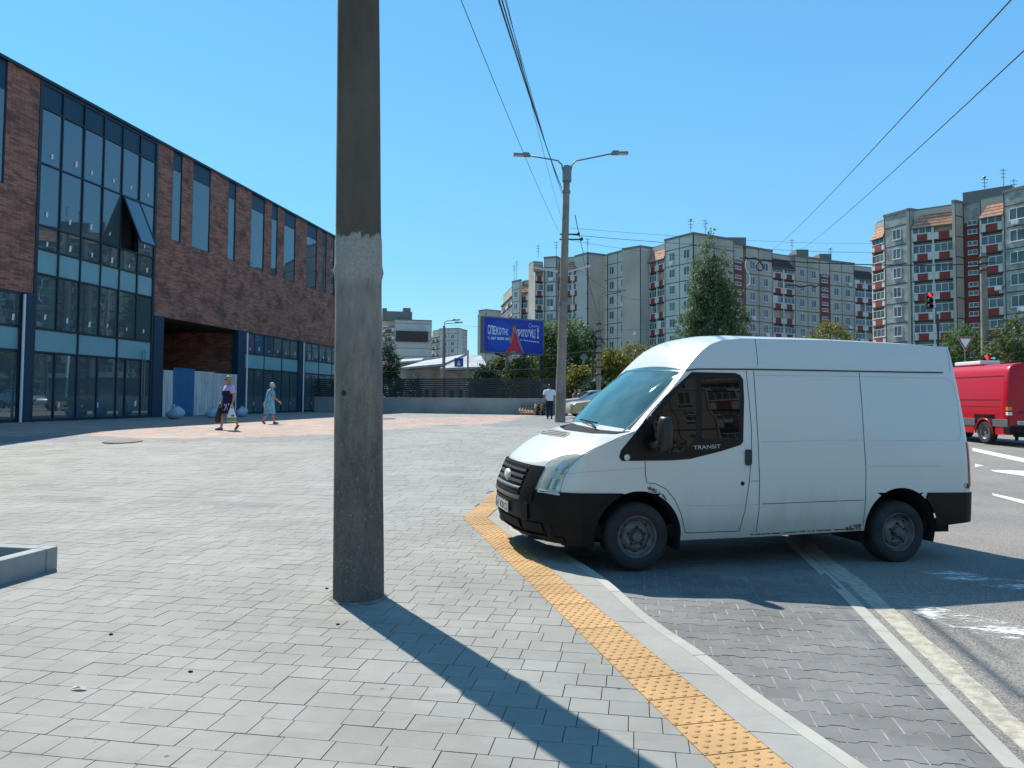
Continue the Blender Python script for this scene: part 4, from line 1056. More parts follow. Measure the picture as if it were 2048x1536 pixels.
# hedge masses hiding the far ground
def hedge(px0, px1, Y, h, lf, label, name, seed, n=6000, gz=.45):
    rs = random.Random(seed); a = XY(px0, Y); b = XY(px1, Y); L = MB(); ln = (b - a).length
    for _ in range(n):
        u = rs.random(); x = a.lerp(b, u) + Vector((0, rs.uniform(-1.2, 1.2), 0)); hz = h * (.75 + .4 * noise.noise(Vector((u * ln * .25, seed, 0)))); z = gz + rs.random() ** .7 * hz
        p = Vector((x.x, x.y, z)); d = Vector((rs.gauss(0, 1), rs.gauss(0, 1), rs.gauss(0, 1))).normalized(); q = d.cross(Vector((rs.gauss(0, 1), rs.gauss(0, 1), rs.gauss(0, 1)))).normalized(); s_ = rs.uniform(.25, .5)
        L.raw([p - d * s_, p + q * s_ * .5, p + d * s_, p - q * s_ * .5], [(0, 1, 2, 3)])
    o = L.build(name, lf); return tag(o, label, 'shrubs', None, 'stuff')
hedge(950, 1500, 82, 4.2, 'lf_green', 'dense green shrubbery beyond the street, between billboard and van', 'shrubbery', 3, 9000)
hedge(1850, 2200, 76, 3.2, 'lf_olive', 'shrubbery at the foot of the right-hand block', 'shrubbery', 4, 4500)

# ================================================================== MARKET HALLS
M['hallroof'] = mat('pale_corrugated_roof', (.36, .38, .40), (.25, .26, .28), 1, .7); M['hallwall'] = mat('stained_hall_wall', (.38, .35, .29), (.20, .17, .14), .5, .9)
def hall(pts, label, wallz):
    """gable hall given by photo points: left eave, ridge, right eave at depth Y"""
    (lx, ly, rx, ry, ex, ey, Y, D) = pts
    a, r, b = AT(lx, ly, Y), AT(rx, ry, Y), AT(ex, ey, Y); t = thing('market_hall', (a.x, a.y, .4), 0, label, 'building', 'low market halls behind the fence')
    m = MB(); off = Vector((0, D, 0)); th = Vector((0, 0, -.18))
    for p, q in ((a, r), (r, b)):
        m.raw([p, q, q + off, p + off, p + th, q + th, q + off + th, p + off + th], [(0, 1, 2, 3), (7, 6, 5, 4), (0, 4, 5, 1), (1, 5, 6, 2), (2, 6, 7, 3), (3, 7, 4, 0)])
    m.build('roof', 'hallroof', t, world=True)
    m = MB(); i = Vector((.4, .5, -.2)); j = Vector((-.4, .5, -.2))
    w_ = [Vector((a.x + .4, Y + .5, .3)), Vector((b.x - .4, Y + .5, .3)), b + j, r + Vector((0, .5, -.2)), a + i]
    m.raw(w_ + [p + Vector((0, D - 1, 0)) for p in w_], [(0, 1, 2, 3, 4), (9, 8, 7, 6, 5), (0, 4, 9, 5), (1, 6, 7, 2)])
    m.build('wall', 'hallwall', t, world=True)
    m = MB()
    for k in range(3):
        x = a.x + (b.x - a.x) * (.45 + .16 * k); m.box((x, Y + .46, 1.0), (x + 1.1, Y + .5, 2.3))
    m.build('window', 'aglass', t, world=True)
def shed(fl, fr, br, bl, Yf, Yb, label):
    t = thing('market_hall', (AT(fl[0], fl[1], Yf).x, Yf, .4), 0, label, 'building', 'low market halls behind the fence')
    P = [AT(*fl, Yf), AT(*fr, Yf + (Yb - Yf) * .1), AT(*br, Yb), AT(*bl, Yb)]; th = Vector((0, 0, -.25)); m = MB()
    m.raw(P + [p + th for p in P], [(0, 1, 2, 3), (7, 6, 5, 4), (0, 4, 5, 1), (1, 5, 6, 2), (2, 6, 7, 3), (3, 7, 4, 0)]); m.build('roof', 'hallroof', t, world=True)
    I = [p + Vector((a, b, -.27)) for p, a, b in zip(P, (.5, -.5, -.5, .5), (.6, .6, -.4, -.4))]; m = MB(); B = [Vector((p.x, p.y, .3)) for p in I]
    m.raw(B + I, [(0, 1, 5, 4), (1, 2, 6, 5), (2, 3, 7, 6), (3, 0, 4, 7)]); m.build('wall', 'hallwall', t, world=True)
    for k in range(4):
        f0 = .12 + .22 * k; a = I[0].lerp(I[1], f0); b = I[0].lerp(I[1], f0 + .12); m = MB(); m.raw([Vector((a.x, a.y - .05, 1.2)), Vector((b.x, b.y - .05, 1.2)), Vector((b.x, b.y - .05, 2.5)), Vector((a.x, a.y - .05, 2.5))], [(0, 1, 2, 3)]); m.build('window', 'aglass', t, world=True)
shed((801, 735), (888, 727), (930, 708.5), (846, 722), 80, 92, 'long low hall with a pale sloping roof, left of the billboard')
shed((880, 736), (975, 733), (962, 711), (938, 709), 77, 84, 'low hall with a peaked pale roof just left of the billboard post')
shed((790, 724), (842, 720), (848, 716), (795, 719), 96, 103, 'small flat pale-roofed hall behind the dark conifer')

# ================================================================== POLES, LAMPS, SIGNS
def fpole():
    b = G(717, 1195, 0); t = thing('concrete_pole', b, 0, 'thick weathered concrete pole in the foreground, dark above and pale in a band', 'pole')
    # tapered shaft built of short rings so the band's wrap can swell it
    m = MB(); prof = []
    z = -.2
    def rad(z): return .196 - .0066 * z + (.012 * math.exp(-((z - 2.53) / .035) ** 2)) + (.006 if 2.53 < z < 2.8 else 0)
    zs = [-.2, 0, .1, .3] + [.5 + .06 * i for i in range(50)] + [3.6 + .4 * i for i in range(17)]
    V = []; FF = []; seg = 48
    for z in zs:
        for k in range(seg):
            a = 2 * math.pi * k / seg; n_ = noise.noise(Vector((math.cos(a) * 2, math.sin(a) * 2, z * 1.5))) * .0022
            r = rad(z) + n_; V.append((r * math.cos(a), r * math.sin(a), z))
    for i in range(len(zs) - 1):
        for k in range(seg): FF.append((i * seg + k, i * seg + (k + 1) % seg, (i + 1) * seg + (k + 1) % seg, (i + 1) * seg + k))
    FF.append(tuple((len(zs) - 1) * seg + k for k in range(seg)))
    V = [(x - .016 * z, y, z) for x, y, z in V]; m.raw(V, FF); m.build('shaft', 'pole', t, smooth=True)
    m = MB(); nn_ = 40; ring = []
    for k in range(nn_):
        a_ = 2 * math.pi * k / nn_; q_ = noise.noise(Vector((math.cos(a_) * 2.2, math.sin(a_) * 2.2, 4)))
        ring.append((.19, a_, .014)); ring.append((.225 + .035 * q_, a_, .0035))
    m.raw([(r_ * math.cos(a_), r_ * math.sin(a_), z_) for r_, a_, z_ in ring], [(2 * k, 2 * k + 1, (2 * k + 3) % (2 * nn_), (2 * k + 2) % (2 * nn_)) for k in range(nn_)])
    M['mortar'] = mat('dirty_mortar', (.16, .15, .13), (.26, .25, .22), 9, .95, bmp=.8, bscale=70); m.build('mortar_collar', 'mortar', t, smooth=True)
    # access hole with plug
    d = (CAM - b); d.z = 0; d.normalize(); a = math.atan2(d.y, d.x) - .62
    m = MB(); r = rad(1.55) ; z = 1.585
    m.tube([(math.cos(a) * (r - .01) - .025, math.sin(a) * (r - .01), z), (math.cos(a) * (r + .004) - .025, math.sin(a) * (r + .004), z)], .022, 14); m.build('bolt_hole', 'black', t)
fpole()
def lamp_head(par, pos, rz, tilt=.12, s=1.0):
    m = MB(); mt = Matrix.Translation(pos) @ Matrix.Rotation(rz, 4, 'Z') @ Matrix.Rotation(-tilt, 4, 'Y')
    m.box((0, -.14 * s, -.04), (.75 * s, .14 * s, .05), 0, mt); m.box((.05, -.10 * s, .05), (.32 * s, .10 * s, .11), 0, mt)
    o = m.build('lamp_head', 'metal', par); m = MB(); m.box((.3 * s, -.11 * s, -.055), (.7 * s, .11 * s, -.041), 0, mt); m.build('lamp_lens', 'lamp', o)
def far_pole():
    b = AT(1120, 845, 33); b.z = HP(b.x, b.y); top = AT(1134, 335, 33); H = top.z - b.z; lean = Vector((top.x - b.x, top.y - b.y, 0))
    t = thing('lamp_post', b, 0, 'tall grey concrete lamp post with two arms, behind the front of the white van', 'lamp post')
    P = lambda f: Vector((0, 0, 0)) + lean * f + Vector((0, 0, H * f))
    m = MB(); m.tube([P(-.02), P(0), P(.25), P(.5), P(.75), P(1)], [.245, .24, .21, .185, .16, .14], 20); m.build('shaft', 'concrete', t, smooth=40)
    for f in (.9025, .461): m = MB(); m.tube([P(f - .005), P(f + .005)], .185 if f > .8 else .21, 16); m.build('clamp', 'metal', t)
    m = MB(); m.tube([P(.945), P(1.006)], [.19, .17], 14); m.build('cap', 'metal', t)
    for f, L in ((.715, .55), (.735, .4)):
        m = MB(); q = P(f); m.tube([q + Vector((-.25, 0, 0)), q + Vector((L + .2, 0, 0))], .035, 6); m.ell(q + Vector((L + .2, 0, .02)), (.07, .07, .09), 8, 6); m.build('insulator_bracket', 'black', t)
    for sgn, ex, ey in ((-1, 1058, 311), (1, 1225, 307)):
        e = AT(ex, ey, 33) - b; s = P(.985) + Vector((.17 * sgn, 0, 0)); k = s + Vector((.06 * sgn, 0, .30)); k2 = s + Vector((.45 * sgn, 0, .52))
        arm = MB(); arm.tube([s + Vector((0, 0, -.5)), s, k, (k + k2) / 2 + Vector((-.02 * sgn, 0, .07)), k2, e], .035, 8); arm.build('arm', 'metal', t, smooth=True)
        lamp_head(t, e + Vector((-.05 * sgn, 0, 0)), 0 if sgn > 0 else math.pi, .02 if sgn > 0 else -.04 + .08)
    # posters on the lower shaft
    m = MB()
    for k in range(5):
        a = -1.9 + .28 * k; z = 1.3 + .25 * (k % 3); r = .24
        m.face([(r * math.cos(a), r * math.sin(a), z), (r * math.cos(a + .4), r * math.sin(a + .4), z), (r * math.cos(a + .4), r * math.sin(a + .4), z + .3), (r * math.cos(a), r * math.sin(a), z + .3)])
    M['poster'] = mat('faded_paper', (.34, .31, .27), (.25, .22, .2), 9, .9); m.build('posters', 'poster', t)
    return b, t
FP, FPT = far_pole()
def pole(px, Y, ytop, w_px, label, lampat=None, name='utility_pole', matn='concrete', gz=.45, rings=0, ybot=None):
    b = XY(px, Y); b.z = gz; top = AT(px, ytop, Y).z; r = w_px / 2 * Y / F
    t = thing(name, b, 0, label, 'lamp post' if lampat else 'pole')
    m = MB(); m.tube([(0, 0, -.2), (0, 0, top - gz)], [r * 1.1, r * .75], 12); m.build('shaft', matn, t, smooth=40)
    if rings:
        for k in range(rings): m = MB(); z = (top - gz) - .3 - .55 * k; m.tube([(0, 0, z - .04), (0, 0, z + .04)], r * 1.25, 10); m.build('clamp', 'black', t)
    if lampat:
        for (lx, ly) in lampat:
            e = AT(lx, ly, Y) - b; s = Vector((0, 0, top - gz - .2)); m = MB(); k = s + Vector((0, 0, (e.z - s.z) * .75)); m.tube([s, k, Vector((e.x * .35, 0, e.z - .05)), e], .04, 6); m.build('arm', 'metal', t); lamp_head(t, e, 0 if e.x > 0 else math.pi, .1)
    return t
pole(1198, 56, 640, 9, 'slim grey street light with a curved arm, right of the double-arm lamp post', [(1232, 583)], 'lamp_post', rings=8)
pole(1186, 60, 705, 6, 'thin brown post just left of the slim street light', matn='bark')
pole(889, 72, 652, 7, 'street light with two short arms above the market halls', [(905, 641), (910, 646)], 'lamp_post')
pole(937, 76, 700, 4, 'thin bare post left of the billboard')
pole(1968, 62, 508, 15, 'thick concrete pole in front of the right-hand block', gz=.5, rings=3)
pole(1875, 46, 628, 5, 'thin dark signal post beside the hanging red light', matn='black', gz=.5)
def sign_blue():
    Y = 70; b = XY(919, Y); b.z = .5; t = thing('square_sign', b, 0, 'small blue square road sign on a post above the fence', 'road sign')
    M['blue'] = mat('blue_sign', (.01, .08, .35), rough=.4); z = AT(919, 725, Y).z - .5
    m = MB(); m.tube([(0, .05, 0), (0, .05, z + .3)], .04, 6); m.build('post', 'metal', t); m = MB(); m.box((-.42, -.02, z - .42), (.42, .02, z + .42)); m.build('plate', 'blue', t)
    m = MB(); m.face([(-.2, -.025, z - .28), (.2, -.025, z - .28), (0, -.025, z + .22)]); m.build('pictogram', 'white', t)
sign_blue()
def signal(px, py, Y, lit, label, h=1.05, post=None, arrow=False):
    c = AT(px, py, Y); t = thing('traffic_light', (c.x, c.y, c.z - h / 2), 0, label, 'traffic light')
    m = MB(); m.box((-.17, -.1, 0), (.17, .12, h)); m.build('housing', 'black', t, bevel=.02)
    for k in range(3):
        z = h - h / 6 - k * h / 3; m = MB(); mt = Matrix.Translation((0, -.105, z)) @ Matrix.Rotation(0, 4, 'X'); m.lathe([(0, -.02), (.08, -.012), (.125, 0)], 18, mt)
        o = m.build('lens', 'red_on' if (k == 0 and lit) else 'lens_off', t)
        v = MB(); v.lathe([(.15, 0), (.15, -.2), (.14, -.2), (.14, 0)], 16, mt); v.build('visor', 'black', t)
    if arrow:
        m = MB(); m.box((.22, -.08, h - .32), (.58, .08, h)); bb = m.build('arrow_box', 'black', t); m = MB(); z = h - .16
        M['green'] = mat('green_arrow', (.02, .25, .16), rough=.4, emit=((.05, .8, .55), .6))
        m.box((.28, -.085, z - .03), (.42, -.081, z + .03)); m.face([(.42, -.084, z - .09), (.53, -.084, z), (.42, -.084, z + .09)]); m.build('arrow', 'green', bb)
    if post:
        m = MB(); m.tube([(0, .16, .1), (post, .2, .1), (post, .2, -.9)], .04, 6) if post > .1 else m.tube([(0, .16, h), (0, .16, -(c.z - h / 2 - .4))], .06, 8); m.build('bracket', 'black', t)
signal(1857, 602, 46, True, 'traffic light showing red, hanging in front of the right-hand block', 1.05, .56)
signal(1970, 727, 40, True, 'traffic light showing red just above the red van', .9, .05, arrow=True)
signal(1083, 735, 58, False, 'dark traffic light seen from behind below the billboard corner', 1.9, .05)
def yield_sign():
    Y = 42; c = AT(1930.5, 684, Y); b = Vector((c.x, c.y, .45)); t = thing('give_way_sign', b, 0, 'white inverted triangle sign with a red border, left of the pole by the red van', 'road sign')
    z = c.z - .45; m = MB(); m.tube([(0, .06, 0), (0, .06, z + .3)], .035, 8); m.build('post', 'metal', t)
    def tri(s, y, th): 
        h = s * .866; P = [(-s / 2, z + h * .35), (s / 2, z + h * .35), (0, z - h * .65)]
        m = MB(); m.raw([(x, y, q) for x, q in P] + [(x, y + th, q) for x, q in P], [(0, 2, 1), (3, 4, 5), (0, 1, 4, 3), (1, 2, 5, 4), (2, 0, 3, 5)]); return m
    M['signred'] = mat('sign_red', (.42, .02, .02), rough=.4); M['signwhite'] = mat('sign_white', (.8, .8, .8), rough=.4)
    o = tri(.96, -.01, .02).build('plate', 'signwhite', t); o = tri(.92, -.014, .002).build('red_border', 'signred', t); tri(.62, -.018, .002).build('white_centre', 'signwhite', t)
yield_sign()
def diamond():
    Y = 64; c = AT(1168, 715, Y); b = Vector((c.x, c.y, .5)); t = thing('priority_sign', b, 0, 'small grey diamond road sign seen from behind among the trees', 'road sign')
    z = c.z - .5; m = MB(); m.tube([(0, .05, 0), (0, .05, z)], .04, 6); m.build('post', 'metal', t); m = MB(); m.raw([(-.38, 0, z), (0, 0, z - .38), (.38, 0, z), (0, 0, z + .38), (-.38, .02, z), (0, .02, z - .38), (.38, .02, z), (0, .02, z + .38)], [(0, 1, 2, 3), (7, 6, 5, 4), (0, 4, 5, 1), (1, 5, 6, 2), (2, 6, 7, 3), (3, 7, 4, 0)]); m.build('plate', 'metal', t)
diamond()

def text_obj(body, name, matn, parent, loc, size, rot, sx=1.0, extrude=0, align='LEFT', bold=0):
    c = bpy.data.curves.new(name, 'FONT'); c.body = body; c.size = size; c.extrude = extrude; c.align_x = align; c.offset = bold
    o = bpy.data.objects.new(name, c); COL.objects.link(o)
    dg = bpy.context.evaluated_depsgraph_get(); me = bpy.data.meshes.new_from_object(o.evaluated_get(dg)); bpy.data.objects.remove(o)
    o = bpy.data.objects.new(name, me); me.materials.clear(); me.materials.append(M[matn]); COL.objects.link(o)
    o.parent = parent; o.location = loc; o.rotation_euler = rot; o.scale = (sx, 1, 1); return o
def billboard():
    A = AT(965.4, 705.5, 64.2); B = AT(1087.5, 710.6, 67.6); TL = AT(965.4, 631.5, 64.2)
    d = (B - A); L = math.hypot(d.x, d.y); an = math.atan2(d.y, d.x); H = TL.z - A.z; zb = A.z
    gz = .5; mid = (A + B) / 2
    t = thing('billboard', (mid.x, mid.y, gz), an, 'large dark blue advertising billboard with a woman in a red dress', 'billboard')
    z0 = zb - gz; W = L
    M['bframe'] = mat('dark_green_frame', (.02, .045, .05), rough=.5)
    m = MB(); m.box((-W / 2, 0, z0), (W / 2, .45, z0 + H)); m.build('casing', 'bframe', t)
    m = MB(); m.tube([(-.55, .3, -.2), (-.55, .3, z0)], .16, 14); m.build('column', 'concrete', t); m = MB(); m.tube([(-.55, .3, z0 - .3), (-1.8, .3, z0)], .07, 6); m.build('strut', 'bframe', t)
    # printed face: radial lighter patch on the left belongs to the artwork
    mm, tt, bb = newmat('blue_poster'); bb.inputs['Roughness'].default_value = .5
    co = objco(tt); sx = tt.nodes.new('ShaderNodeSeparateXYZ'); tt.links.new(co, sx.inputs[0])
    dx = mth(tt, 'SUBTRACT', sx.outputs[0], -W * .22); dz = mth(tt, 'SUBTRACT', sx.outputs[2], z0 + H * .5); r2 = mth(tt, 'ADD', mth(tt, 'MULTIPLY', dx, dx), mth(tt, 'MULTIPLY', dz, dz))
    f = ramp(tt, mth(tt, 'MULTIPLY', r2, .35), [(.0, (1, 1, 1)), (.62, (.8, .8, .8)), (.68, (0, 0, 0))])
    tt.links.new(mixc(tt, f, (.008, .034, .36), (.008, .075, .45)), bb.inputs['Base Color']); M['poster_blue'] = mm
    m = MB(); g = .10; m.face([(-W / 2 + g, -.012, z0 + g), (W / 2 - g, -.012, z0 + g), (W / 2 - g, -.012, z0 + H - g), (-W / 2 + g, -.012, z0 + H - g)]); fc_ = m.build('printed_face', 'poster_blue', t)
    m = MB(); 
    for a, b in (((-W / 2 + .03, -.02, z0 + .03), (W / 2 - .03, 0.001, z0 + g)), ((-W / 2 + .03, -.02, z0 + H - g), (W / 2 - .03, 0.001, z0 + H - .03)), ((-W / 2 + .03, -.02, z0 + g), (-W / 2 + g, 0.001, z0 + H - g)), ((W / 2 - g, -.02, z0 + g), (W / 2 - .03, 0.001, z0 + H - g))): m.box(a, b)
    m.build('bezel', 'metal', t)
    rot = (R(90), 0, 0); U_ = lambda u: -W / 2 + W * u; Z_ = lambda v: z0 + H * (1 - v)
    M['ptext'] = mat('poster_white', (.80, .85, .92), rough=.5); M['pred'] = mat('poster_red', (.78, .015, .05), (.6, .01, .04), 3, .5); M['pskin'] = mat('poster_skin', (.42, .20, .15), rough=.5); M['phair'] = mat('poster_hair', (.22, .08, .03), rough=.5)
    y = -.018
    # the word shrinks towards the middle like on the poster
    def word(s, u0, u1, v0a, v1a, v0b, v1b):
        n = len(s)
        for i, ch in enumerate(s):
            f = (i + .5) / n; u = u0 + (u1 - u0) * i / n; va = v0a + (v0b - v0a) * f; vb = v1a + (v1b - v1a) * f
            o = text_obj(ch, 'lettering', 'ptext', fc_, (0, 0, 0), 1.0, rot, bold=.02); bx = [v.co for v in o.data.vertices]
            x0, x1 = min(p.x for p in bx), max(p.x for p in bx); y0, y1 = min(p.y for p in bx), max(p.y for p in bx)
            w_ = W * (u1 - u0) / n * .84; h_ = H * (vb - va)
            desc = .15 if ch in 'Ц' else 0; above = .12 if ch in 'Ї' else 0; H_ = h_ * (1 + desc + above)
            for v in o.data.vertices: v.co = Vector(((v.co.x - x0) / (x1 - x0) * w_, (v.co.y - y0) / (y1 - y0) * H_ - desc * h_, 0))
            if ch == 'І':
                for v in o.data.vertices: v.co.x *= .35
            o.location = (U_(u), y, Z_(vb))
    word('СПЕКОТНІ', .075, .43, .225, .49, .33, .485); word('ПРОПОЗИЦІЇ', .535, .92, .315, .495, .265, .525)
    text_obj('067 0000 200', 'lettering', 'ptext', fc_, (U_(.125), y, Z_(.622)), .31, rot, 1.15, bold=.008)
    m = MB(); m.tube([(U_(.08), y, Z_(.545)), (U_(.082), y, Z_(.59)), (U_(.105), y, Z_(.622))], .03, 5); m.build('phone_symbol', 'ptext', fc_)
    text_obj('м. Золота Смотрицька', 'lettering', 'ptext', fc_, (U_(.60), y, Z_(.605)), .17, (R(90), R(4), 0), 1.1, bold=.006)
    text_obj('Житло', 'lettering', 'ptext', fc_, (U_(.78), y, Z_(.215)), .25, rot, 1.15)
    m = MB(); arc = [(U_(.775) + .22 * math.cos(a), y, Z_(.175) + .20 * math.sin(a)) for a in [R(60 + 22 * k) for k in range(11)]]; m.tube(arc, .018, 5); m.build('logo', 'ptext', fc_)
    def shape(pts, nm, mt, dy=0): m = MB(); m.face([(U_(u), y - .003 - dy, Z_(v)) for u, v in pts]); m.build(nm, mt, fc_)
    shape([(.47, .40), (.53, .39), (.545, .50), (.55, .62), (.565, .78), (.62, .97), (.345, .97), (.40, .86), (.45, .76), (.47, .62), (.455, .5)][::-1], 'dress', 'pred')
    shape([(.475, .22), (.52, .21), (.535, .30), (.525, .37), (.50, .41), (.475, .36), (.465, .30)][::-1], 'face', 'pskin', .002)
    shape([(.46, .18), (.475, .20), (.50, .19), (.53, .17), (.55, .20), (.545, .33), (.53, .36), (.528, .27), (.50, .23), (.475, .26), (.468, .33), (.458, .28)][::-1], 'hair', 'phair', .004)
    shape([(.475, .38), (.49, .40), (.475, .58), (.45, .72), (.43, .70), (.415, .52), (.43, .50), (.45, .58)][::-1], 'arm', 'pskin', .002)
    shape([(.545, .45), (.56, .47), (.585, .60), (.62, .76), (.665, .96), (.65, .97), (.60, .82), (.56, .66)][::-1], 'arm', 'pskin', .002)
    shape([(.44, .93), (.50, .91), (.55, .95), (.50, .97), (.44, .97)][::-1], 'legs', 'pskin', .004)
billboard()

# ================================================================== WIRES
def wire(pts, r, label, sag=0, group='overhead wires'):
    P = []
    for (a, b) in zip(pts, pts[1:]):
        for k in range(12):
            t = k / 12; p = a.lerp(b, t); p = p - Vector((0, 0, sag * 4 * t * (1 - t))); P.append(p)
    P.append(pts[-1]); m = MB(); m.tube(P, r, 5); o = m.build('overhead_wire', 'wire'); return tag(o, label, 'wire', group)
def fpw(ax, ay, Ya, bx, by, Yb, r, label, sag=.15): wire([AT(ax, ay, Ya), AT(bx, by, Yb)], r, label, sag)
fpw(1124, 376, 33, 985, -40, 9, .014, 'thick cable from the double lamp post to the top edge, leftmost of the close bundle')
fpw(1124, 382, 33, 992, -40, 9, .011, 'second cable of the close bundle climbing to the top edge')
fpw(1126, 395, 33, 999, -40, 10, .006, 'thin wire of the bundle, nearest its right side')
fpw(1124, 440, 33, 1003, -40, 10, .005, 'thin wire crossing the left lamp arm from the mid pole')
fpw(1118, 463, 33, 906, -40, 9, .006, 'lone thin wire left of the bundle, reaching the pole at mid height')
fpw(1150, 430, 33, 1168, 510, 60, .02, 'short cable dropping right of the lamp post top bracket', .1)
fpw(1548, 497, 95, 2040, -20, 11, .013, 'upper of the two trolley wires climbing to the top right corner', .3)
fpw(1600, 500, 95, 2075, 76, 12, .013, 'lower of the two trolley wires climbing to the right edge', .3)
fpw(1145, 470, 33, 1760, 505, 60, .012, 'wire running right from the lower bracket of the lamp post', .2)
fpw(1140, 456, 33, 1745, 487, 60, .007, 'thin wire above it, running right from the lamp post', .2)
fpw(1142, 481, 33, 1600, 520, 60, .007, 'thin wire sagging below the bracket towards the poplar', .4)
fpw(1480, 516, 60, 1968, 528, 62, .045, 'thick tangled cable in front of the right wing, reaching the concrete pole', .3)
fpw(1968, 525, 62, 2120, 507, 58, .03, 'thick cable from the concrete pole to the right edge', .2)
fpw(1142, 525, 33, 1290, 600, 50, .01, 'cable from the lamp post down to the slim street light side', .5)
fpw(1745, 497, 60, 2120, 380, 50, .008, 'thin wire rising across the right-hand block', .2)
fpw(1590, 572, 60, 1968, 552, 62, .010, 'thin span wire low across the flats', .2)
fpw(1165, 510, 40, 1196, 628, 56, .014, 'cable slanting down to the slim street light', .2)
fpw(760, 742, 70, 1195, 728, 56, .009, 'low wire in front of the market halls', .3)
fpw(760, 727, 70, 1195, 700, 56, .008, 'second low wire above it, passing in front of the billboard', .3)
fpw(900, 651, 72, 1970, 640, 62, .010, 'very long thin wire passing behind the lamp post', .6)
for (pts, lab) in (([(1490, 512), (1494, 518), (1510, 516), (1520, 524), (1526, 534), (1522, 541), (1514, 538), (1513, 530), (1520, 522), (1532, 521), (1544, 524)], 'looped black cable coil hanging in front of the right wing'), ([(1570, 570), (1592, 571), (1600, 574), (1622, 570), (1630, 574), (1640, 569), (1658, 569)], 'thick kinked black cable end in front of the right wing'), ([(1493, 518), (1491, 534), (1499, 552), (1500, 566), (1493, 572)], 'pale cord dangling left of the cable coil')):
    m = MB(); m.tube(resample([AT(a, b, 58) for a, b in pts], .1), .06 if 'cord' not in lab else .03, 6); o = m.build('hanging_cable', 'wire' if 'pale' not in lab else 'white', smooth=True); tag(o, lab, 'cable')
def bracket(px, py, ex, ey, label):
    m = MB(); a = AT(px, py, 33); b = AT(ex, ey, 33); m.tube([a, b], .045, 6); o = m.build('bracket_arm', 'lamp'); tag(o, label, 'bracket arm', 'pale bracket arms on the double lamp post')
bracket(1136, 544, 1181, 531, 'pale arm pointing right from the middle of the lamp post'); bracket(1116, 543, 1068, 535, 'pale arm pointing left from the middle of the lamp post')

# ================================================================== WHITE VAN
def van_paint(name, col, dirt=.5):
    m, t, b = newmat(name); b.inputs['Roughness'].default_value = .28; b.inputs['Coat Weight'].default_value = .35; b.inputs['Coat Roughness'].default_value = .08
    co = objco(t); sx = t.nodes.new('ShaderNodeSeparateXYZ'); t.links.new(co, sx.inputs[0])
    mp = N(t, 'ShaderNodeMapping'); mp.inputs['Scale'].default_value = (1, 1, .3); t.links.new(co, mp.inputs[0])
    n1 = noi(t, 2.5, 6, .65, mp.outputs[0]); n2 = noi(t, 14, 5, .7, co)
    hgt = ramp(t, mth(t, 'ADD', sx.outputs[2], mth(t, 'MULTIPLY', mth(t, 'SUBTRACT', n1, .5), .5)), [(.28, (.75, .75, .75)), (.75, (.10, .10, .10)), (1, (.03, .03, .03))])
    c = mixc(t, mth(t, 'MULTIPLY', hgt, dirt), col, (.27, .235, .185))
    sp = ramp(t, n2, [(.62, (0, 0, 0)), (.72, (.16, .16, .16))]); c = mixc(t, sp, c, (.40, .37, .31)); bump(t, b, noi(t, 1.6, 2, .4, co), .12, .03)
    t.links.new(c, b.inputs['Base Color']); return m
M['vpaint'] = van_paint('white_van_paint', (.64, .64, .60), .85)
M['vblack'] = mat('black_bumper_plastic', (.004, .004, .0045), (.009, .0088, .0085), 4, .5, spec=.2, bmp=.06, bscale=120)
M['vtrim'] = mat('black_gloss_trim', (.008, .008, .010), rough=.3, spec=.25)
M['rubber'] = mat('tyre_rubber', (.014, .014, .014), (.035, .033, .031), 5, .85)
M['rim'] = mat('dirty_steel_rim', (.17, .16, .15), (.07, .066, .06), 9, .6, metal=.2)
M['rimdark'] = mat('dark_rim_hole', (.006, .006, .006), rough=.9)
M['vseam'] = mat('panel_gap', (.035, .035, .035), rough=.9); M['rust'] = mat('rust', (.16, .065, .022), (.05, .025, .015), 30, .95, bmp=.8, bscale=80)
M['crease_shade'] = mat('crease_shade_line', (.42, .43, .43), rough=.5)
M['ventgrey'] = mat('grey_vent_plastic', (.16, .16, .16), rough=.7); M['chrome'] = mat('grey_grille_bar', (.10, .105, .11), rough=.35, metal=.3); M['badge'] = mat('faded_white_badge', (.62, .60, .50), rough=.5)
M['wellm'] = mat('wheel_well', (.010, .010, .010), rough=.95); M['redlens'] = mat('red_tail_lens', (.30, .012, .012), rough=.15)
def hl_mat():
    m, t, b = newmat('hazy_headlamp'); b.inputs['Roughness'].default_value = .12; b.inputs['Coat Weight'].default_value = .5
    co = objco(t); c = mixc(t, ramp(t, noi(t, 6, 3, .5, co), [(.35, (0, 0, 0)), (.65, (1, 1, 1))]), (.42, .45, .42), (.58, .55, .42)); t.links.new(c, b.inputs['Base Color']); return m
M['headl'] = hl_mat(); M['reflector'] = mat('headlamp_bowl', (.50, .50, .47), rough=.12, metal=.7)
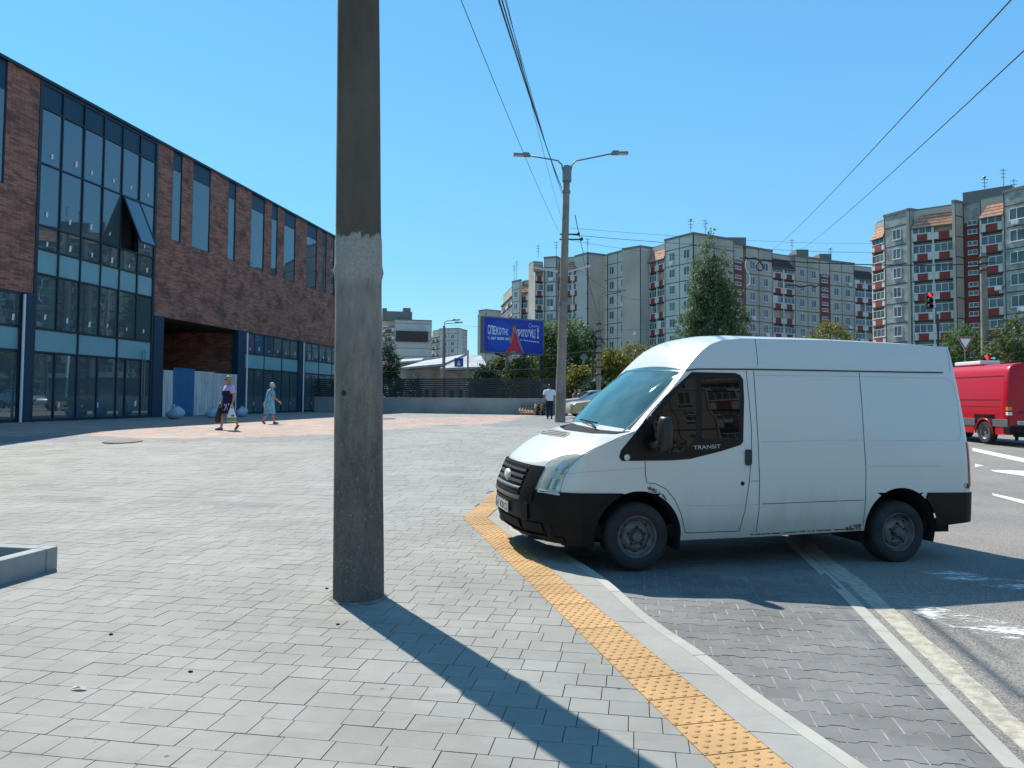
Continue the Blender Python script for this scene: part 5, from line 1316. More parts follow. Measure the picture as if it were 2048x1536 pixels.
def wscreen():
    m, t, b = newmat('windscreen_glass'); out = t.nodes['Material Output']
    tr = t.nodes.new('ShaderNodeBsdfTransparent'); tr.inputs[0].default_value = (.62, .86, .88, 1); gl = t.nodes.new('ShaderNodeBsdfGlossy'); gl.inputs['Roughness'].default_value = .02; gl.inputs[0].default_value = (.62, .98, 1, 1)
    fr = t.nodes.new('ShaderNodeFresnel'); fr.inputs[0].default_value = 2.15
    mx = t.nodes.new('ShaderNodeMixShader'); t.links.new(fr.outputs[0], mx.inputs[0]); t.links.new(tr.outputs[0], mx.inputs[1]); t.links.new(gl.outputs[0], mx.inputs[2])
    df = t.nodes.new('ShaderNodeBsdfDiffuse'); df.inputs[0].default_value = (.42, .86, .92, 1); tl = t.nodes.new('ShaderNodeBsdfTranslucent'); tl.inputs[0].default_value = (.42, .86, .92, 1)
    ad = t.nodes.new('ShaderNodeMixShader'); ad.inputs[0].default_value = .5; t.links.new(df.outputs[0], ad.inputs[1]); t.links.new(tl.outputs[0], ad.inputs[2])
    # cyan veil mixed into the glass colour, imitating reflected sky, patched by noise
    co = objco(t); f = ramp(t, noi(t, 2.6, 4, .6, co), [(.35, (.13, .13, .13)), (.7, (.30, .30, .30))])
    m2 = t.nodes.new('ShaderNodeMixShader'); t.links.new(f, m2.inputs[0]); t.links.new(mx.outputs[0], m2.inputs[1]); t.links.new(ad.outputs[0], m2.inputs[2]); t.links.new(m2.outputs[0], out.inputs[0]); return m
M['wscreen'] = wscreen()
def sglass():
    m, t, b = newmat('dark_side_glass'); out = t.nodes['Material Output']
    tr = t.nodes.new('ShaderNodeBsdfTransparent'); tr.inputs[0].default_value = (.22, .26, .25, 1); gl = t.nodes.new('ShaderNodeBsdfGlossy'); gl.inputs['Roughness'].default_value = .01; gl.inputs[0].default_value = (.9, .95, 1, 1)
    fr = t.nodes.new('ShaderNodeFresnel'); fr.inputs[0].default_value = 1.5
    mx = t.nodes.new('ShaderNodeMixShader'); t.links.new(fr.outputs[0], mx.inputs[0]); t.links.new(tr.outputs[0], mx.inputs[1]); t.links.new(gl.outputs[0], mx.inputs[2]); t.links.new(mx.outputs[0], out.inputs[0]); return m
M['sglass'] = sglass()
M['dash'] = mat('grey_dashboard', (.30, .32, .33), (.22, .24, .25), 3, .8); M['seat'] = mat('dark_seat_cloth', (.05, .055, .07), (.03, .03, .04), 12, .95)
M['plate'] = mat('number_plate', (.62, .62, .58), rough=.4); M['plblack'] = mat('plate_black', (.015, .015, .015), rough=.5); M['plblue'] = mat('plate_blue', (.05, .12, .38), rough=.5)
M['ttext'] = mat('silver_lettering', (.50, .50, .50), rough=.35)

Fw = G(1275, 1143, -.08); Rw = G(1800, 1127, -.145)
vx = (Rw - Fw).normalized(); vy = Vector((0, 0, 1)).cross(vx).normalized(); vz = vx.cross(vy)
VM = Matrix((( vx.x, vy.x, vz.x, Fw.x), (vx.y, vy.y, vz.y, Fw.y), (vx.z, vy.z, vz.z, Fw.z), (0, 0, 0, 1))); VMI = VM.inverted()
Y0 = .955; ZM = .74; WB = (Rw - Fw).length
inset = lambda z: interp([(.25, .03), (.5, .008), (.75, 0), (1.05, .004), (1.25, .018), (1.5, .05), (1.75, .09), (1.95, .125), (2.05, .145)], z)
def hw(z): return .978 - inset(z)
nlean = lambda z: interp([(.25, .07), (.42, .01), (.6, 0), (.74, .012), (.85, .045), (.97, .10), (1.1, .19)], z)
rlean = lambda z: -interp([(.3, .0), (.76, 0), (1.2, .012), (1.75, .05), (2.03, .07), (2.36, .09)], z)
def body_cols():
    cols = []   # (x0, k, nose weight, rear weight, ztop)
    nose = [(-1.065, 0, 1, .965), (-1.062, .15, 1, .968), (-1.052, .32, 1, .975), (-1.03, .47, 1, .985), (-.995, .60, 1, 1.0), (-.945, .71, 1, 1.02), (-.885, .80, .95, 1.045), (-.815, .87, .85, 1.065), (-.735, .925, .65, 1.083), (-.66, .962, .4, 1.096), (-.58, .985, .2, 1.108)]
    # smooth subdivision of the nose
    for i in range(len(nose) - 1):
        a, b = nose[i], nose[i + 1]
        for q in range(5):
            t = q / 5; p0 = nose[max(i - 1, 0)] if i else (nose[1][0], -nose[1][1], 1, nose[1][3]); p3 = nose[min(i + 2, len(nose) - 1)]
            cr = lambda j: .5 * (2 * a[j] + (b[j] - p0[j]) * t + (2 * p0[j] - 5 * a[j] + 4 * b[j] - p3[j]) * t * t + (3 * a[j] - p0[j] - 3 * b[j] + p3[j]) * t ** 3)
            cols.append((cr(0), cr(1), cr(2), 0, cr(3), 'N'))
    x = -.58
    while x < -.051: cols.append((x, interp([(-.58, .985), (-.4, .996), (-.2, 1)], x), interp([(-.58, .2), (-.3, 0)], x), 0, interp([(-.58, 1.108), (-.3, 1.225), (-.05, 1.33)], x), 'H')); x += .0265
    x = -.05
    while x < .512: cols.append((x, 1, 0, 0, interp([(-.05, 1.33), (.12, 1.50), (.32, 1.71), (.513, 1.935)], x), 'W')); x += .0282
    x = .513
    while x < 3.78: cols.append((x, 1, 0, interp([(3.0, 0), (3.5, .75), (3.78, 1)], x), interp([(.513, 1.935), (.65, 1.955), (1.25, 1.975), (3.7, 2.03)], x), 'R')); x += .033
    for (x, k) in ((3.78, 1), (3.83, .992), (3.865, .975), (3.888, .945), (3.90, .90), (3.905, .75), (3.91, .5), (3.91, .25), (3.91, 0)): cols.append((x, k, 0, 1, 2.03, 'R'))
    return cols
def zbot(x): return interp([(-1.1, .31), (-.9, .26), (-.5, .245), (.4, .285), (1.3, .305), (2.5, .35), (3.3, .37), (3.9, .43)], x)
def spt(c, z): return Vector((c[0] + nlean(z) * c[2] + rlean(z) * c[3], Y0 - c[1] * hw(z), z))
ARCH = [(0, .315, .445), (WB, .345, .445)]
def build_van():
    root = bpy.data.objects.new('delivery_van', None); COL.objects.link(root); root.matrix_world = VM
    root.matrix_basis = VM
    tag(root, 'white delivery van with black bumpers and rusty sills, parked nose over the kerb', 'van')
    cols = body_cols(); nc = len(cols); NL, NU = 16, 34
    low = []; up = []
    for j in range(NL + 1): low.append([spt(c, zbot(c[0]) + (ZM - zbot(c[0])) * j / NL) for c in cols])
    for j in range(NU + 1): up.append([spt(c, ZM + (c[4] - ZM) * j / NU) for c in cols])
    mir = lambda p: Vector((p.x, 2 * Y0 - p.y, p.z))
    # snap grid vertices next to a wheel arch on to the arch circle, drop the faces inside
    def skirt(rows):
        nr = len(rows); ins = [[False] * nc for _ in range(nr)]
        for (ax, az, ar) in ARCH:
            for j in range(nr):
                for i in range(nc):
                    p = rows[j][i]
                    if cols[i][1] < .93: continue
                    d = math.hypot(p.x - ax, (p.z - az))
                    if d < ar or (abs(p.x - ax) < ar and p.z < az): ins[j][i] = True
        for (ax, az, ar) in ARCH:
            for j in range(nr):
                for i in range(nc):
                    if ins[j][i]: continue
                    nb = any(0 <= j + a < nr and 0 <= i + b < nc and ins[j + a][i + b] for a in (-1, 0, 1) for b in (-1, 0, 1))
                    p = rows[j][i]
                    if nb and abs(p.x - ax) < ar + .08:
                        if p.z > az:
                            d = math.hypot(p.x - ax, p.z - az); f = ar / d
                            if abs(f - 1) < .25: p.x = ax + (p.x - ax) * f; p.z = az + (p.z - az) * f
                        else: p.x = ax + math.copysign(ar, p.x - ax)
        F_ = []
        for j in range(nr - 1):
            for i in range(nc - 1):
                if ins[j][i] or ins[j][i + 1] or ins[j + 1][i] or ins[j + 1][i + 1]: continue
                F_.append((j, i))
        return F_
    fl = skirt(low); fu = skirt(up)
    body = MB(); bump_f = MB(); bump_r = MB()
    def addq(m, rows, j, i, off=0):
        q = [rows[j][i], rows[j][i + 1], rows[j + 1][i + 1], rows[j + 1][i]]
        if off: q = [p + outn(i + (1 if k in (1, 2) else 0)) * off for k, p in enumerate(q)]
        m.raw(q, [(0, 1, 2, 3)]); m.raw([mir(p) for p in q], [(3, 2, 1, 0)])
    def outn(i):
        if i == 0: return Vector((-1, 0, 0))
        if i == nc - 1: return Vector((1, 0, 0))
        a = spt(cols[max(i - 1, 0)], .6); b = spt(cols[min(i + 1, nc - 1)], .6); d = (b - a); d.z = 0; d.normalize(); n = Vector((d.y, -d.x, 0))
        return n if n.y < .2 or True else -n
    for j, i in fl:
        x = cols[i][0]
        if x < -.2: addq(bump_f, low, j, i, .014)
        elif x > WB + .3: addq(bump_r, low, j, i, .016)
        else: addq(body, low, j, i)
    for j, i in fu: addq(body, up, j, i)
    # bumper top ledges
    for i in range(nc - 1):
        x = cols[i][0]
        if x < -.2 or x > WB + .3:
            o = .014 if x < 0 else .016; a, b = low[-1][i], low[-1][i + 1]
            if (a.x - ARCH[0][0]) ** 2 + (a.z - ARCH[0][1]) ** 2 < .443 ** 2 or (b.x - ARCH[1][0]) ** 2 + (b.z - ARCH[1][1]) ** 2 < .443 ** 2: continue
            q = [a + outn(i) * o, b + outn(i + 1) * o, b - outn(i + 1) * .01, a - outn(i) * .01]; m = bump_f if x < 0 else bump_r
            m.raw(q, [(0, 1, 2, 3)]); m.raw([mir(p) for p in q], [(3, 2, 1, 0)])
    # top surfaces
    top = up[-1]
    iN = [i for i, c in enumerate(cols) if c[5] == 'N']; iH = [i for i, c in enumerate(cols) if c[5] == 'H']; iW = [i for i, c in enumerate(cols) if c[5] == 'W']; iR = [i for i, c in enumerate(cols) if c[5] == 'R']
    nT = 24
    Nc = [top[i] for i in iN] + [top[iH[0]]]                        # centre -> corner
    side = [top[i] for i in iH] + [top[iW[0]]]
    def param(L, t):
        f = t * (len(L) - 1); i = min(int(f), len(L) - 2); return L[i].lerp(L[i + 1], f - i)
    Bc = lambda t: Vector((-.05 - .20 * (1 - (1 - t) ** 2), Y0 - (1 - t) * (Y0 - top[iW[0]].y), 1.33 + .045 * (1 - (1 - t) ** 2)))
    Nrev = Nc[::-1]
    # parametrise the nose by y so that both ends of a hood line share the same lateral share
    def nose_at(t):
        y = Y0 - (1 - t) * (Y0 - Nrev[0].y)
        for a, b in zip(Nrev, Nrev[1:]):
            if a.y <= y <= b.y + 1e-6: return a.lerp(b, (y - a.y) / max(1e-6, b.y - a.y))
        return Nrev[-1].copy()
    ts = [0, .01, .022, .04, .065, .1, .15, .22, .3, .4, .5, .62, .74, .87, 1]
    hood = []; ns = len(side) - 1
    for s_ in range(ns + 1):
        s = s_ / ns; row = []; l0 = nose_at(0).lerp(Bc(0), s); d0 = side[s_] - l0
        for t in ts:
            p = nose_at(t).lerp(Bc(t), s); bl = (1 - t) ** 6
            p = p + d0 * bl; crown = math.sin(math.pi * s) * .035 * min(1, t * 6) + (math.sin(math.pi * min(1, s * 3.2) / 2) ** .7) * .022 * min(1, t * 8)
            p.z += crown * (1 if s < 1 else 0) * (1 - s ** 4); row.append(p)
        hood.append(row)
    hoodmb = MB()
    hoodmb.grid(hood); hoodmb.grid([[mir(p) for p in r][::-1] for r in hood])
    # roof
    Ez = lambda x: interp([(.513, 1.935), (.60, 2.035), (.70, 2.13), (.82, 2.215), (.96, 2.265), (1.2, 2.295), (2.2, 2.325), (3.4, 2.33), (3.6, 2.325), (4, 2.32)], x)
    Ei = lambda x: interp([(.513, .125), (.62, .155), (.75, .172), (.9, .19), (1.1, .205), (1.4, .215), (3.9, .215)], x)
    Zc = lambda x: interp([(.513, 2.0), (.57, 2.10), (.64, 2.19), (.72, 2.26), (.83, 2.315), (.97, 2.35), (1.2, 2.37), (2, 2.385), (3.3, 2.385), (3.6, 2.36), (4, 2.34)], x)
    cap = []; roofrows = []
    for i in iR:
        c = cols[i]; g = top[i]; ze = Ez(c[0]); e = Vector((c[0] + rlean(ze) * c[3] * 1.0, Y0 - c[1] * (.978 - Ei(c[0])), ze))
        rr = [g.lerp(e, q / 5) for q in range(6)]
        if c[0] > .6:
            for q in range(1, 5): rr[q] = rr[q] + Vector((0, -.008 * math.sin(math.pi * q / 5) * min(1, (c[0] - .6) * 3) * c[1], .0))
        cap.append(rr); w_ = interp([(.513, 1), (.95, 0)], c[0]); row = []
        for t in ts:
            f = 1 - (1 - t) ** 2.4
            row.append(Vector((e.x - .045 * w_ * (1 - (1 - t) ** 2), e.y + (Y0 - e.y) * t, e.z + (Zc(c[0]) - e.z) * f * (1 if c[1] > .9 else c[1] / .9))))
        roofrows.append(row)
    rf = MB(); rf.grid(cap); rf.grid([[mir(p) for p in r][::-1] for r in cap]); rf.grid(roofrows); rf.grid([[mir(p) for p in r][::-1] for r in roofrows])
    # windscreen
    wsr = []; sidew = [top[i] for i in iW] + [top[iR[0]]]; T_ = roofrows[0]; nw = len(sidew) - 1
    for s_ in range(nw + 1):
        s = s_ / nw; row = []; d0 = sidew[s_] - Bc(0).lerp(T_[0], s)
        for k, t in enumerate(ts):
            p = Bc(t).lerp(T_[k], s) + d0 * (1 - t) ** 4
            b_ = math.sin(math.pi * s) * .035 * min(1, t * 5); p = p + Vector((-b_ * .7, 0, b_ * .7)); row.append(p)
        wsr.append(row)
    kA = 4
    pil = [r[:kA + 1] for r in wsr]; body.grid(pil); body.grid([[mir(p) for p in r][::-1] for r in pil])
    gl = MB(); g_ = [r[kA:] for r in wsr]; gl.grid(g_); gl.grid([[mir(p) for p in r][::-1] for r in g_])
    body_o = body.build('body', 'vpaint', root, smooth=38, merge=.0008)
    hood_o = hoodmb.build('bonnet', 'vpaint', root, smooth=45, merge=.0008)
    roof_o = rf.build('roof', 'vpaint', root, smooth=24, merge=.0008)
    bump_f.build('front_bumper', 'vblack', root, smooth=35, merge=.0005); bump_r.build('rear_bumper', 'vblack', root, smooth=35, merge=.0005)
    gl_o = gl.build('windscreen', 'wscreen', root, smooth=True, merge=.0008)
    # ray target
    tgt = MB()
    for m in (body, bump_f, bump_r, hoodmb, rf, gl): tgt.raw(m.v, m.f)
    bvh = BVHTree.FromPolygons([tuple(v) for v in tgt.v], tgt.f)
    camL = VMI @ CAM
    def hit_px(px, py):
        d = (VMI.to_3x3() @ ray(px, py)).normalized(); h = bvh.ray_cast(camL, d)
        if h[0] is None: return None
        return h[0], (h[1] if h[1].dot(d) < 0 else -h[1])
    def hit_side(x, z, far=False):
        h = bvh.ray_cast(Vector((x, 4 if far else -2, z)), Vector((0, -1 if far else 1, 0)))
        return h[0]
    def patch(poly, off, nm, mt, res=6, both=False, par=None, smooth=True):
        """conform a photo-space polygon to the body"""
        bm = bmesh.new(); bm.faces.new([bm.verts.new((x, y, 0)) for x, y in poly])
        x0, x1 = min(p[0] for p in poly), max(p[0] for p in poly); y0, y1 = min(p[1] for p in poly), max(p[1] for p in poly)
        x = x0 + res
        while x < x1: bmesh.ops.bisect_plane(bm, geom=bm.verts[:] + bm.edges[:] + bm.faces[:], plane_co=(x, 0, 0), plane_no=(1, 0, 0)); x += res
        y = y0 + res
        while y < y1: bmesh.ops.bisect_plane(bm, geom=bm.verts[:] + bm.edges[:] + bm.faces[:], plane_co=(0, y, 0), plane_no=(0, 1, 0)); y += res
        bm.verts.ensure_lookup_table(); last = None; V = []
        for v in bm.verts:
            h = hit_px(v.co.x, v.co.y)
            if h is None: h = last or (Vector((0, 0, 1)), Vector((0, -1, 0)))
            last = h; V.append(h[0] + h[1] * off)
        FF = [tuple(v.index for v in f.verts) for f in bm.faces]; bm.free()
        m = MB(); m.raw(V, FF); o = m.build(nm, mt, par or root, smooth=True)
        if both: m = MB(); m.raw([mir(p) for p in V], [f[::-1] for f in FF]); m.build(nm, mt, par or root, smooth=True)
        return o
    def ribbon(pts, w_, nm, mt, off=.0018, both=False, step=5, par=None):
        P = []
        for a, b in zip(pts, pts[1:]):
            n = max(1, int(math.hypot(b[0] - a[0], b[1] - a[1]) / step))
            for k in range(n): P.append((a[0] + (b[0] - a[0]) * k / n, a[1] + (b[1] - a[1]) * k / n))
        P.append(pts[-1]); H = [h for h in (hit_px(*p) for p in P) if h]
        L = []; Rr = []
        for i, (p, n) in enumerate(H):
            d = H[min(i + 1, len(H) - 1)][0] - H[max(i - 1, 0)][0]; s = d.cross(n)
            if s.length < 1e-6: s = Vector((0, 0, 1))
            s.normalize(); L.append(p + n * off + s * w_ / 2); Rr.append(p + n * off - s * w_ / 2)
        m = MB(); m.grid([L, Rr]); m.build(nm, mt, par or root)
        if both: m = MB(); m.grid([[mir(p) for p in L], [mir(p) for p in Rr]]); m.build(nm, mt, par or root)
    # black cab trim and side glass
    patch([(1383, 744), (1470, 746), (1480, 750), (1486, 759), (1488, 800), (1486, 884), (1481, 890), (1440, 903), (1380, 918), (1340, 921), (1243, 922), (1238, 914), (1242, 900), (1270, 866), (1300, 826), (1335, 788)], .004, 'window_surround', 'vtrim', both=True)
    patch([(1391, 757), (1391, 878), (1385, 884), (1365, 903), (1352, 905), (1330, 904), (1303, 896), (1284, 886), (1293, 866), (1316, 828), (1345, 792), (1378, 757)], .007, 'quarter_glass', 'sglass2', both=True) 
    patch([(1402, 756), (1472, 757), (1478, 764), (1479, 790), (1478, 868), (1473, 877), (1402, 878)], .007, 'door_glass', 'sglass2', both=True)
    m = MB()
    # seams
    seam = lambda pts, w_=.007, both=True: ribbon(pts, w_, 'panel_gap', 'vseam', both=both)
    seam([(1492, 741), (1498, 800), (1503, 860), (1503, 900), (1499, 960), (1490, 1020), (1478, 1063)]); seam([(1507, 741), (1511, 800), (1516, 880), (1519, 960), (1518, 1020), (1512, 1064)])
    seam([(1290, 922), (1291, 950), (1294, 966), (1310, 967), (1332, 978), (1350, 1000), (1362, 1028), (1370, 1064), (1378, 1066), (1476, 1062)])
    seam([(1718, 745), (1723, 800), (1728, 880), (1732, 940), (1731, 1000), (1726, 1052)]); seam([(1503, 962), (1519, 962)], .005)
    seam([(1524, 1008), (1600, 1005), (1728, 1000)], .006); seam([(1510, 678), (1514, 710), (1515.5, 731)], .006); seam([(1890, 687), (1897, 715), (1900, 743)], .004)
    seam([(1925, 748), (1936, 830), (1941, 900), (1942, 978)], .006)
    soft = lambda pts, w_=.005: ribbon(pts, w_, 'crease_shade_line', 'crease_shade', both=True)  # thin grey ribbons carry the shade of the pressed creases as colour
    soft([(1522, 884), (1600, 882), (1724, 880)]); soft([(1736, 882), (1918, 880), (1922, 872), (1914, 800), (1906, 768), (1893, 757), (1720, 753)]); soft([(1510, 751), (1716, 753)]); soft([(1735, 933), (1880, 932)]); soft([(1368, 1011), (1440, 1011), (1520, 1009)]); soft([(1300, 971), (1292, 985)])
    soft([(1135, 947), (1288, 936)])
    # bonnet shut line and lamp outline
    seam([(1268, 864), (1240, 874), (1200, 893), (1166, 908)], .006); seam([(1166, 908), (1150, 908), (1125, 912), (1105, 920), (1092, 930)], .006)
    # headlamps
    hl = [(1167, 909), (1150, 908.5), (1126, 913), (1106, 922), (1096, 930), (1088, 950), (1081, 970), (1074, 984), (1090, 986), (1105, 989), (1119, 991), (1122, 975), (1128, 955), (1138, 936), (1150, 923)]
    patch(hl, .004, 'headlamp', 'headl', 4, both=True)
    patch([(1119, 928), (1130, 922), (1138, 926), (1138, 940), (1128, 950), (1116, 948), (1111, 938)], .007, 'lamp_bowl', 'reflector', 4, both=True)
    patch([(1104, 956), (1121, 959), (1116, 981), (1092, 978)], .007, 'lamp_bowl', 'reflector', 4, both=True)
    seam([(1119, 991), (1122, 975), (1128, 955), (1138, 936), (1150, 923), (1167, 909)], .006)
    # grille (built by distance across the nose)
    def nose_hit(y, z):
        h = bvh.ray_cast(Vector((-2, y, z)), Vector((1, 0, 0))); return h[0]
    def nose_patch(y0, y1, z0, z1, off, nm, mt, n=14, trap=0, par=None, thick=0):
        rows = []
        for j in range(4):
            z = z0 + (z1 - z0) * j / 3; f = j / 3; r = []
            for i in range(n + 1):
                y = y0 - trap * f + (y1 - y0 + 2 * trap * f) * i / n; h = nose_hit(y, z); x = h.x if h else -.95
                r.append(Vector((x - off, y, z)))
            rows.append(r)
        m = MB(); m.grid(rows)
        if thick:
            for k in (0, -1): m.grid([rows[k], [p + Vector((thick, 0, 0)) for p in rows[k]]])
        return m.build(nm, mt, par or root, smooth=30)
    gr = nose_patch(Y0 - .66, Y0 + .66, .60, .962, .006, 'grille', 'vtrim', 18, .03)
    nose_patch(Y0 - .50, Y0 + .50, .925, .95, .026, 'grille_bar', 'vblack', 16, 0, gr, .03)
    for z in (.905, .845, .79, .735, .685): nose_patch(Y0 - .46, Y0 + .46, z - .014, z + .010, .028, 'grille_bar', 'chrome' if z in (.905, .79, .845, .735) else 'vblack', 16, 0, gr, .03)
    nose_patch(Y0 - .5, Y0 + .5, .63, .66, .034, 'grille_bar', 'chrome', 16, .01, gr, .04)
    for s in (-1, 1):
        m = MB(); rows = []
        for j in range(5):
            z = .62 + .34 * j / 4; r = []
            for d_ in (.50, .56, .67): y = Y0 + s * (d_ + .02 * j / 4); h = nose_hit(y, z); r.append(Vector((h.x - (.03 if d_ < .6 else .012), y, z)))
            rows.append(r)
        m.grid(rows); m.build('grille_frame', 'vblack', gr, smooth=True)
    h = nose_hit(Y0 + .013, .82); m = MB(); mt = Matrix.Translation((h.x - .035, Y0, .82)) @ Matrix.Rotation(R(-90), 4, 'Z') @ Matrix.Rotation(R(0), 4, 'X')
    mt = Matrix.Translation((h.x - .02, Y0, .82)) @ Matrix.Rotation(R(90), 4, 'Z') @ Matrix.Diagonal((1.35, 1, .82, 1))
    m.lathe([(0, .030), (.05, .028), (.07, .018), (.075, 0)], 24, mt); m.build('badge_disc', 'badge', root, smooth=True)
    # bumper centre section, intake, fog lamp recess
    nose_patch(Y0 - .62, Y0 + .62, .45, .60, .020, 'bumper_panel', 'vblack', 18, .0, None, .02)
    nose_patch(Y0 - .45, Y0 + .45, .335, .425, .018, 'air_intake', 'rimdark', 14)
    for s in (-1, 1): nose_patch(Y0 + s * .66 - .11, Y0 + s * .66 + .11, .34, .43, .018, 'fog_lamp_recess', 'rimdark', 6)
    nose_patch(Y0 - .9, Y0 + .9, .27, .315, .03, 'lower_lip', 'vblack', 22, 0, None, .03)
    # number plate
    hx = nose_hit(Y0 + .013, .515).x - .034
    m = MB(); m.box((hx - .004, Y0 - .26, .46), (hx, Y0 + .26, .572)); pl = m.build('number_plate', 'plate', root)
    m = MB(); m.box((hx - .0055, Y0 + .222, .464), (hx - .0045, Y0 + .256, .568)); m.build('blue_band', 'plblue', pl)
    m = MB(); b = .006
    for a_ in (((Y0 - .26, .46), (Y0 + .26, .466)), ((Y0 - .26, .566), (Y0 + .26, .572)), ((Y0 - .26, .466), (Y0 - .254, .566)), ((Y0 + .254, .466), (Y0 + .26, .566))): m.box((hx - .0062, a_[0][0], a_[0][1]), (hx - .0046, a_[1][0], a_[1][1]))
    m.build('rim', 'plblack', pl)
    text_obj('AT 4728 CO', 'plate_text', 'plblack', pl, (hx - .0058, Y0 + .205, .480), .098, (R(90), 0, R(-90)), .82, bold=.002)
    # cowl vents, wipers
    patch([(1073, 866), (1077, 861), (1088, 856), (1115, 860), (1141, 865), (1138, 870), (1128, 875), (1100, 871)], .004, 'bonnet_vent', 'ventgrey', 4)
    for q in (0, 3.2, 6.4): ribbon([(1084 - q * .9, 859.5 + q), (1108 - q * .6, 863 + q * .95), (1134 - q * .6, 867 + q * .8)], .010, 'vent_slot', 'rimdark', .006)
    M_ = None
    patch([(1110, 850), (1130, 842), (1155, 850), (1200, 860), (1236, 863.5), (1262, 863), (1232, 868), (1185, 867), (1130, 860)], .004, 'cowl_panel', 'vblack2', 5)
    def wiper(pts, nm='wiper'):
        P = []
        for i, p in enumerate(pts):
            h = hit_px(*p)
            if h: P.append(h[0] + h[1] * .03)
        m = MB(); m.tube(P, .009, 6); o = m.build(nm, 'vtrim', root)
    wiper([(1140, 841), (1165, 843), (1195, 851)]); wiper([(1165, 843), (1183, 852), (1193, 861)], 'wiper_arm'); wiper([(1126, 838), (1134, 842), (1140, 850)], 'wiper_arm')
    # black band on top of the windscreen edge
    ribbon([(1228, 744), (1262, 742), (1300, 741), (1340, 741), (1365, 742)], .02, 'windscreen_seal', 'vtrim', .002); ribbon([(1367, 742), (1330, 779), (1290, 823), (1262, 850), (1247, 862)], .014, 'windscreen_seal', 'vtrim', .002)
    # mirrors
    for s in (0, 1):
        f = (lambda p: p) if s == 0 else mir; m = MB(); m2 = MB(); m.ell((.165, -.20, 1.31), (.075, .10, .185), 18, 14)
        for v in m.v:
            v.z = 1.31 + max(-.165, min(.165, (v.z - 1.31) * 1.25)); v.x = min(v.x, .205)
        m.tube([(.12, .02, 1.20), (.10, -.06, 1.195), (.14, -.17, 1.22)], [.045, .04, .035], 10); m.v = [f(v) for v in m.v]
        o = m.build('door_mirror', 'vblack3', root, smooth=True)
        g = MB(); g.face([(.2055, -.27, 1.17), (.2055, -.13, 1.17), (.2055, -.13, 1.45), (.2055, -.27, 1.45)]); g.v = [f(v) for v in g.v]; g.build('mirror_glass', 'reflector', o)
    # handle, lock, fuel cap/indicator, lettering
    patch([(1490, 899), (1501, 899), (1503, 903), (1503, 927), (1500, 931), (1491, 931), (1489, 925), (1489, 903)], .012, 'door_handle', 'vblack3', 5, both=True)
    def disc(px, py, r, nm, mt): 
        h = hit_px(px, py); m = MB(); q = h[1].to_track_quat('Y', 'Z').to_matrix().to_4x4(); m.lathe([(0, .008), (r, .006), (r * 1.05, 0)], 16, Matrix.Translation(h[0]) @ q); m.build(nm, mt, root, smooth=True)
    disc(1485, 967, .020, 'door_lock', 'vtrim'); disc(1254, 915, .030, 'side_indicator', 'badge')
    h1 = hit_px(1386, 893); h2 = hit_px(1440, 890); d = h2[0] - h1[0]
    o = text_obj('TRANSIT', 'model_lettering', 'ttext', root, h1[0] + Vector((0, -.010, 0)), .054, (0, 0, 0), 1.5); bx = [v.co.x for v in o.data.vertices]; sc = (d.length) / (max(bx) - min(bx)); o.scale = (sc, 1, 1)
    zax = h1[1].normalized(); xax = d.normalized(); yax = zax.cross(xax).normalized(); zax = xax.cross(yax); o.rotation_euler = Matrix((xax, yax, zax)).transposed().to_euler(); o.location = h1[0] + zax * .008 - yax * .03
    # rust
    patch([(1294, 974), (1302, 973), (1316, 980), (1328, 990), (1336, 1003), (1333, 1006), (1325, 998), (1312, 988), (1298, 983)], .0025, 'rust_patch', 'rusty', 3)
    ribbon([(1500, 1069), (1560, 1066), (1600, 1063), (1660, 1060), (1724, 1057)], .014, 'sill_rust', 'rusty', .003)
    patch([(1690, 1054), (1708, 1050), (1722, 1046), (1722, 1060), (1690, 1061)], .0025, 'rust_patch', 'rusty', 3)
    patch([(1928, 968), (1936, 966), (1939, 977), (1930, 977)], .0025, 'rust_patch', 'rusty', 3)
    for f in ((lambda p: p), mir):
        m = MB(); m.tube([f(top[i] + Vector((0, -.005, .0))) for i in iR if cols[i][0] < 3.76][::4], .0075, 6); m.build('rain_gutter', 'vseam', root)
    # tail lamps and rear doors
    for s in (0, 1):
        f = (lambda p: p) if s == 0 else mir; rows = []
        for j in range(9):
            z = .80 + .48 * j / 8; r = []
            for i in range(len(cols)):
                if 3.80 < cols[i][0] < 3.904 and cols[i][1] > .89: r.append(f(spt(cols[i], z) + Vector((.006, -.006, 0))))
            rows.append(r)
        m = MB(); m.grid(rows); m.build('tail_lamp', 'redlens', root, smooth=True)
    m = MB(); m.box((3.9, Y0 - .003, .78), (3.914, Y0 + .003, 1.2)); m.build('rear_door_gap', 'vseam', root)
    # exhaust/underbody
    m = MB(); m.box((-.85, .12, .30), (3.7, 1.78, .42)); m.build('underbody', 'wellm', root)
    for (ax, az, ar) in ARCH:
        for s in (0, 1):
            f = (lambda p: p) if s == 0 else mir; rows = []
            for k in range(25):
                a = -.3 + (math.pi + .6) * k / 24; x = ax + ar * math.cos(a); z = az + ar * math.sin(a) * 1.0
                hh = .978 - inset(max(z, .3)); rows.append([f(Vector((x, Y0 - hh + .003, z))), f(Vector((x, Y0 - hh + .04, z))), f(Vector((x, .52, z)))])
            m = MB(); m.grid(rows); cap_ = [r[2] for r in rows]; m.face(cap_); m.build('wheel_arch_liner', 'wellm', root, smooth=40)
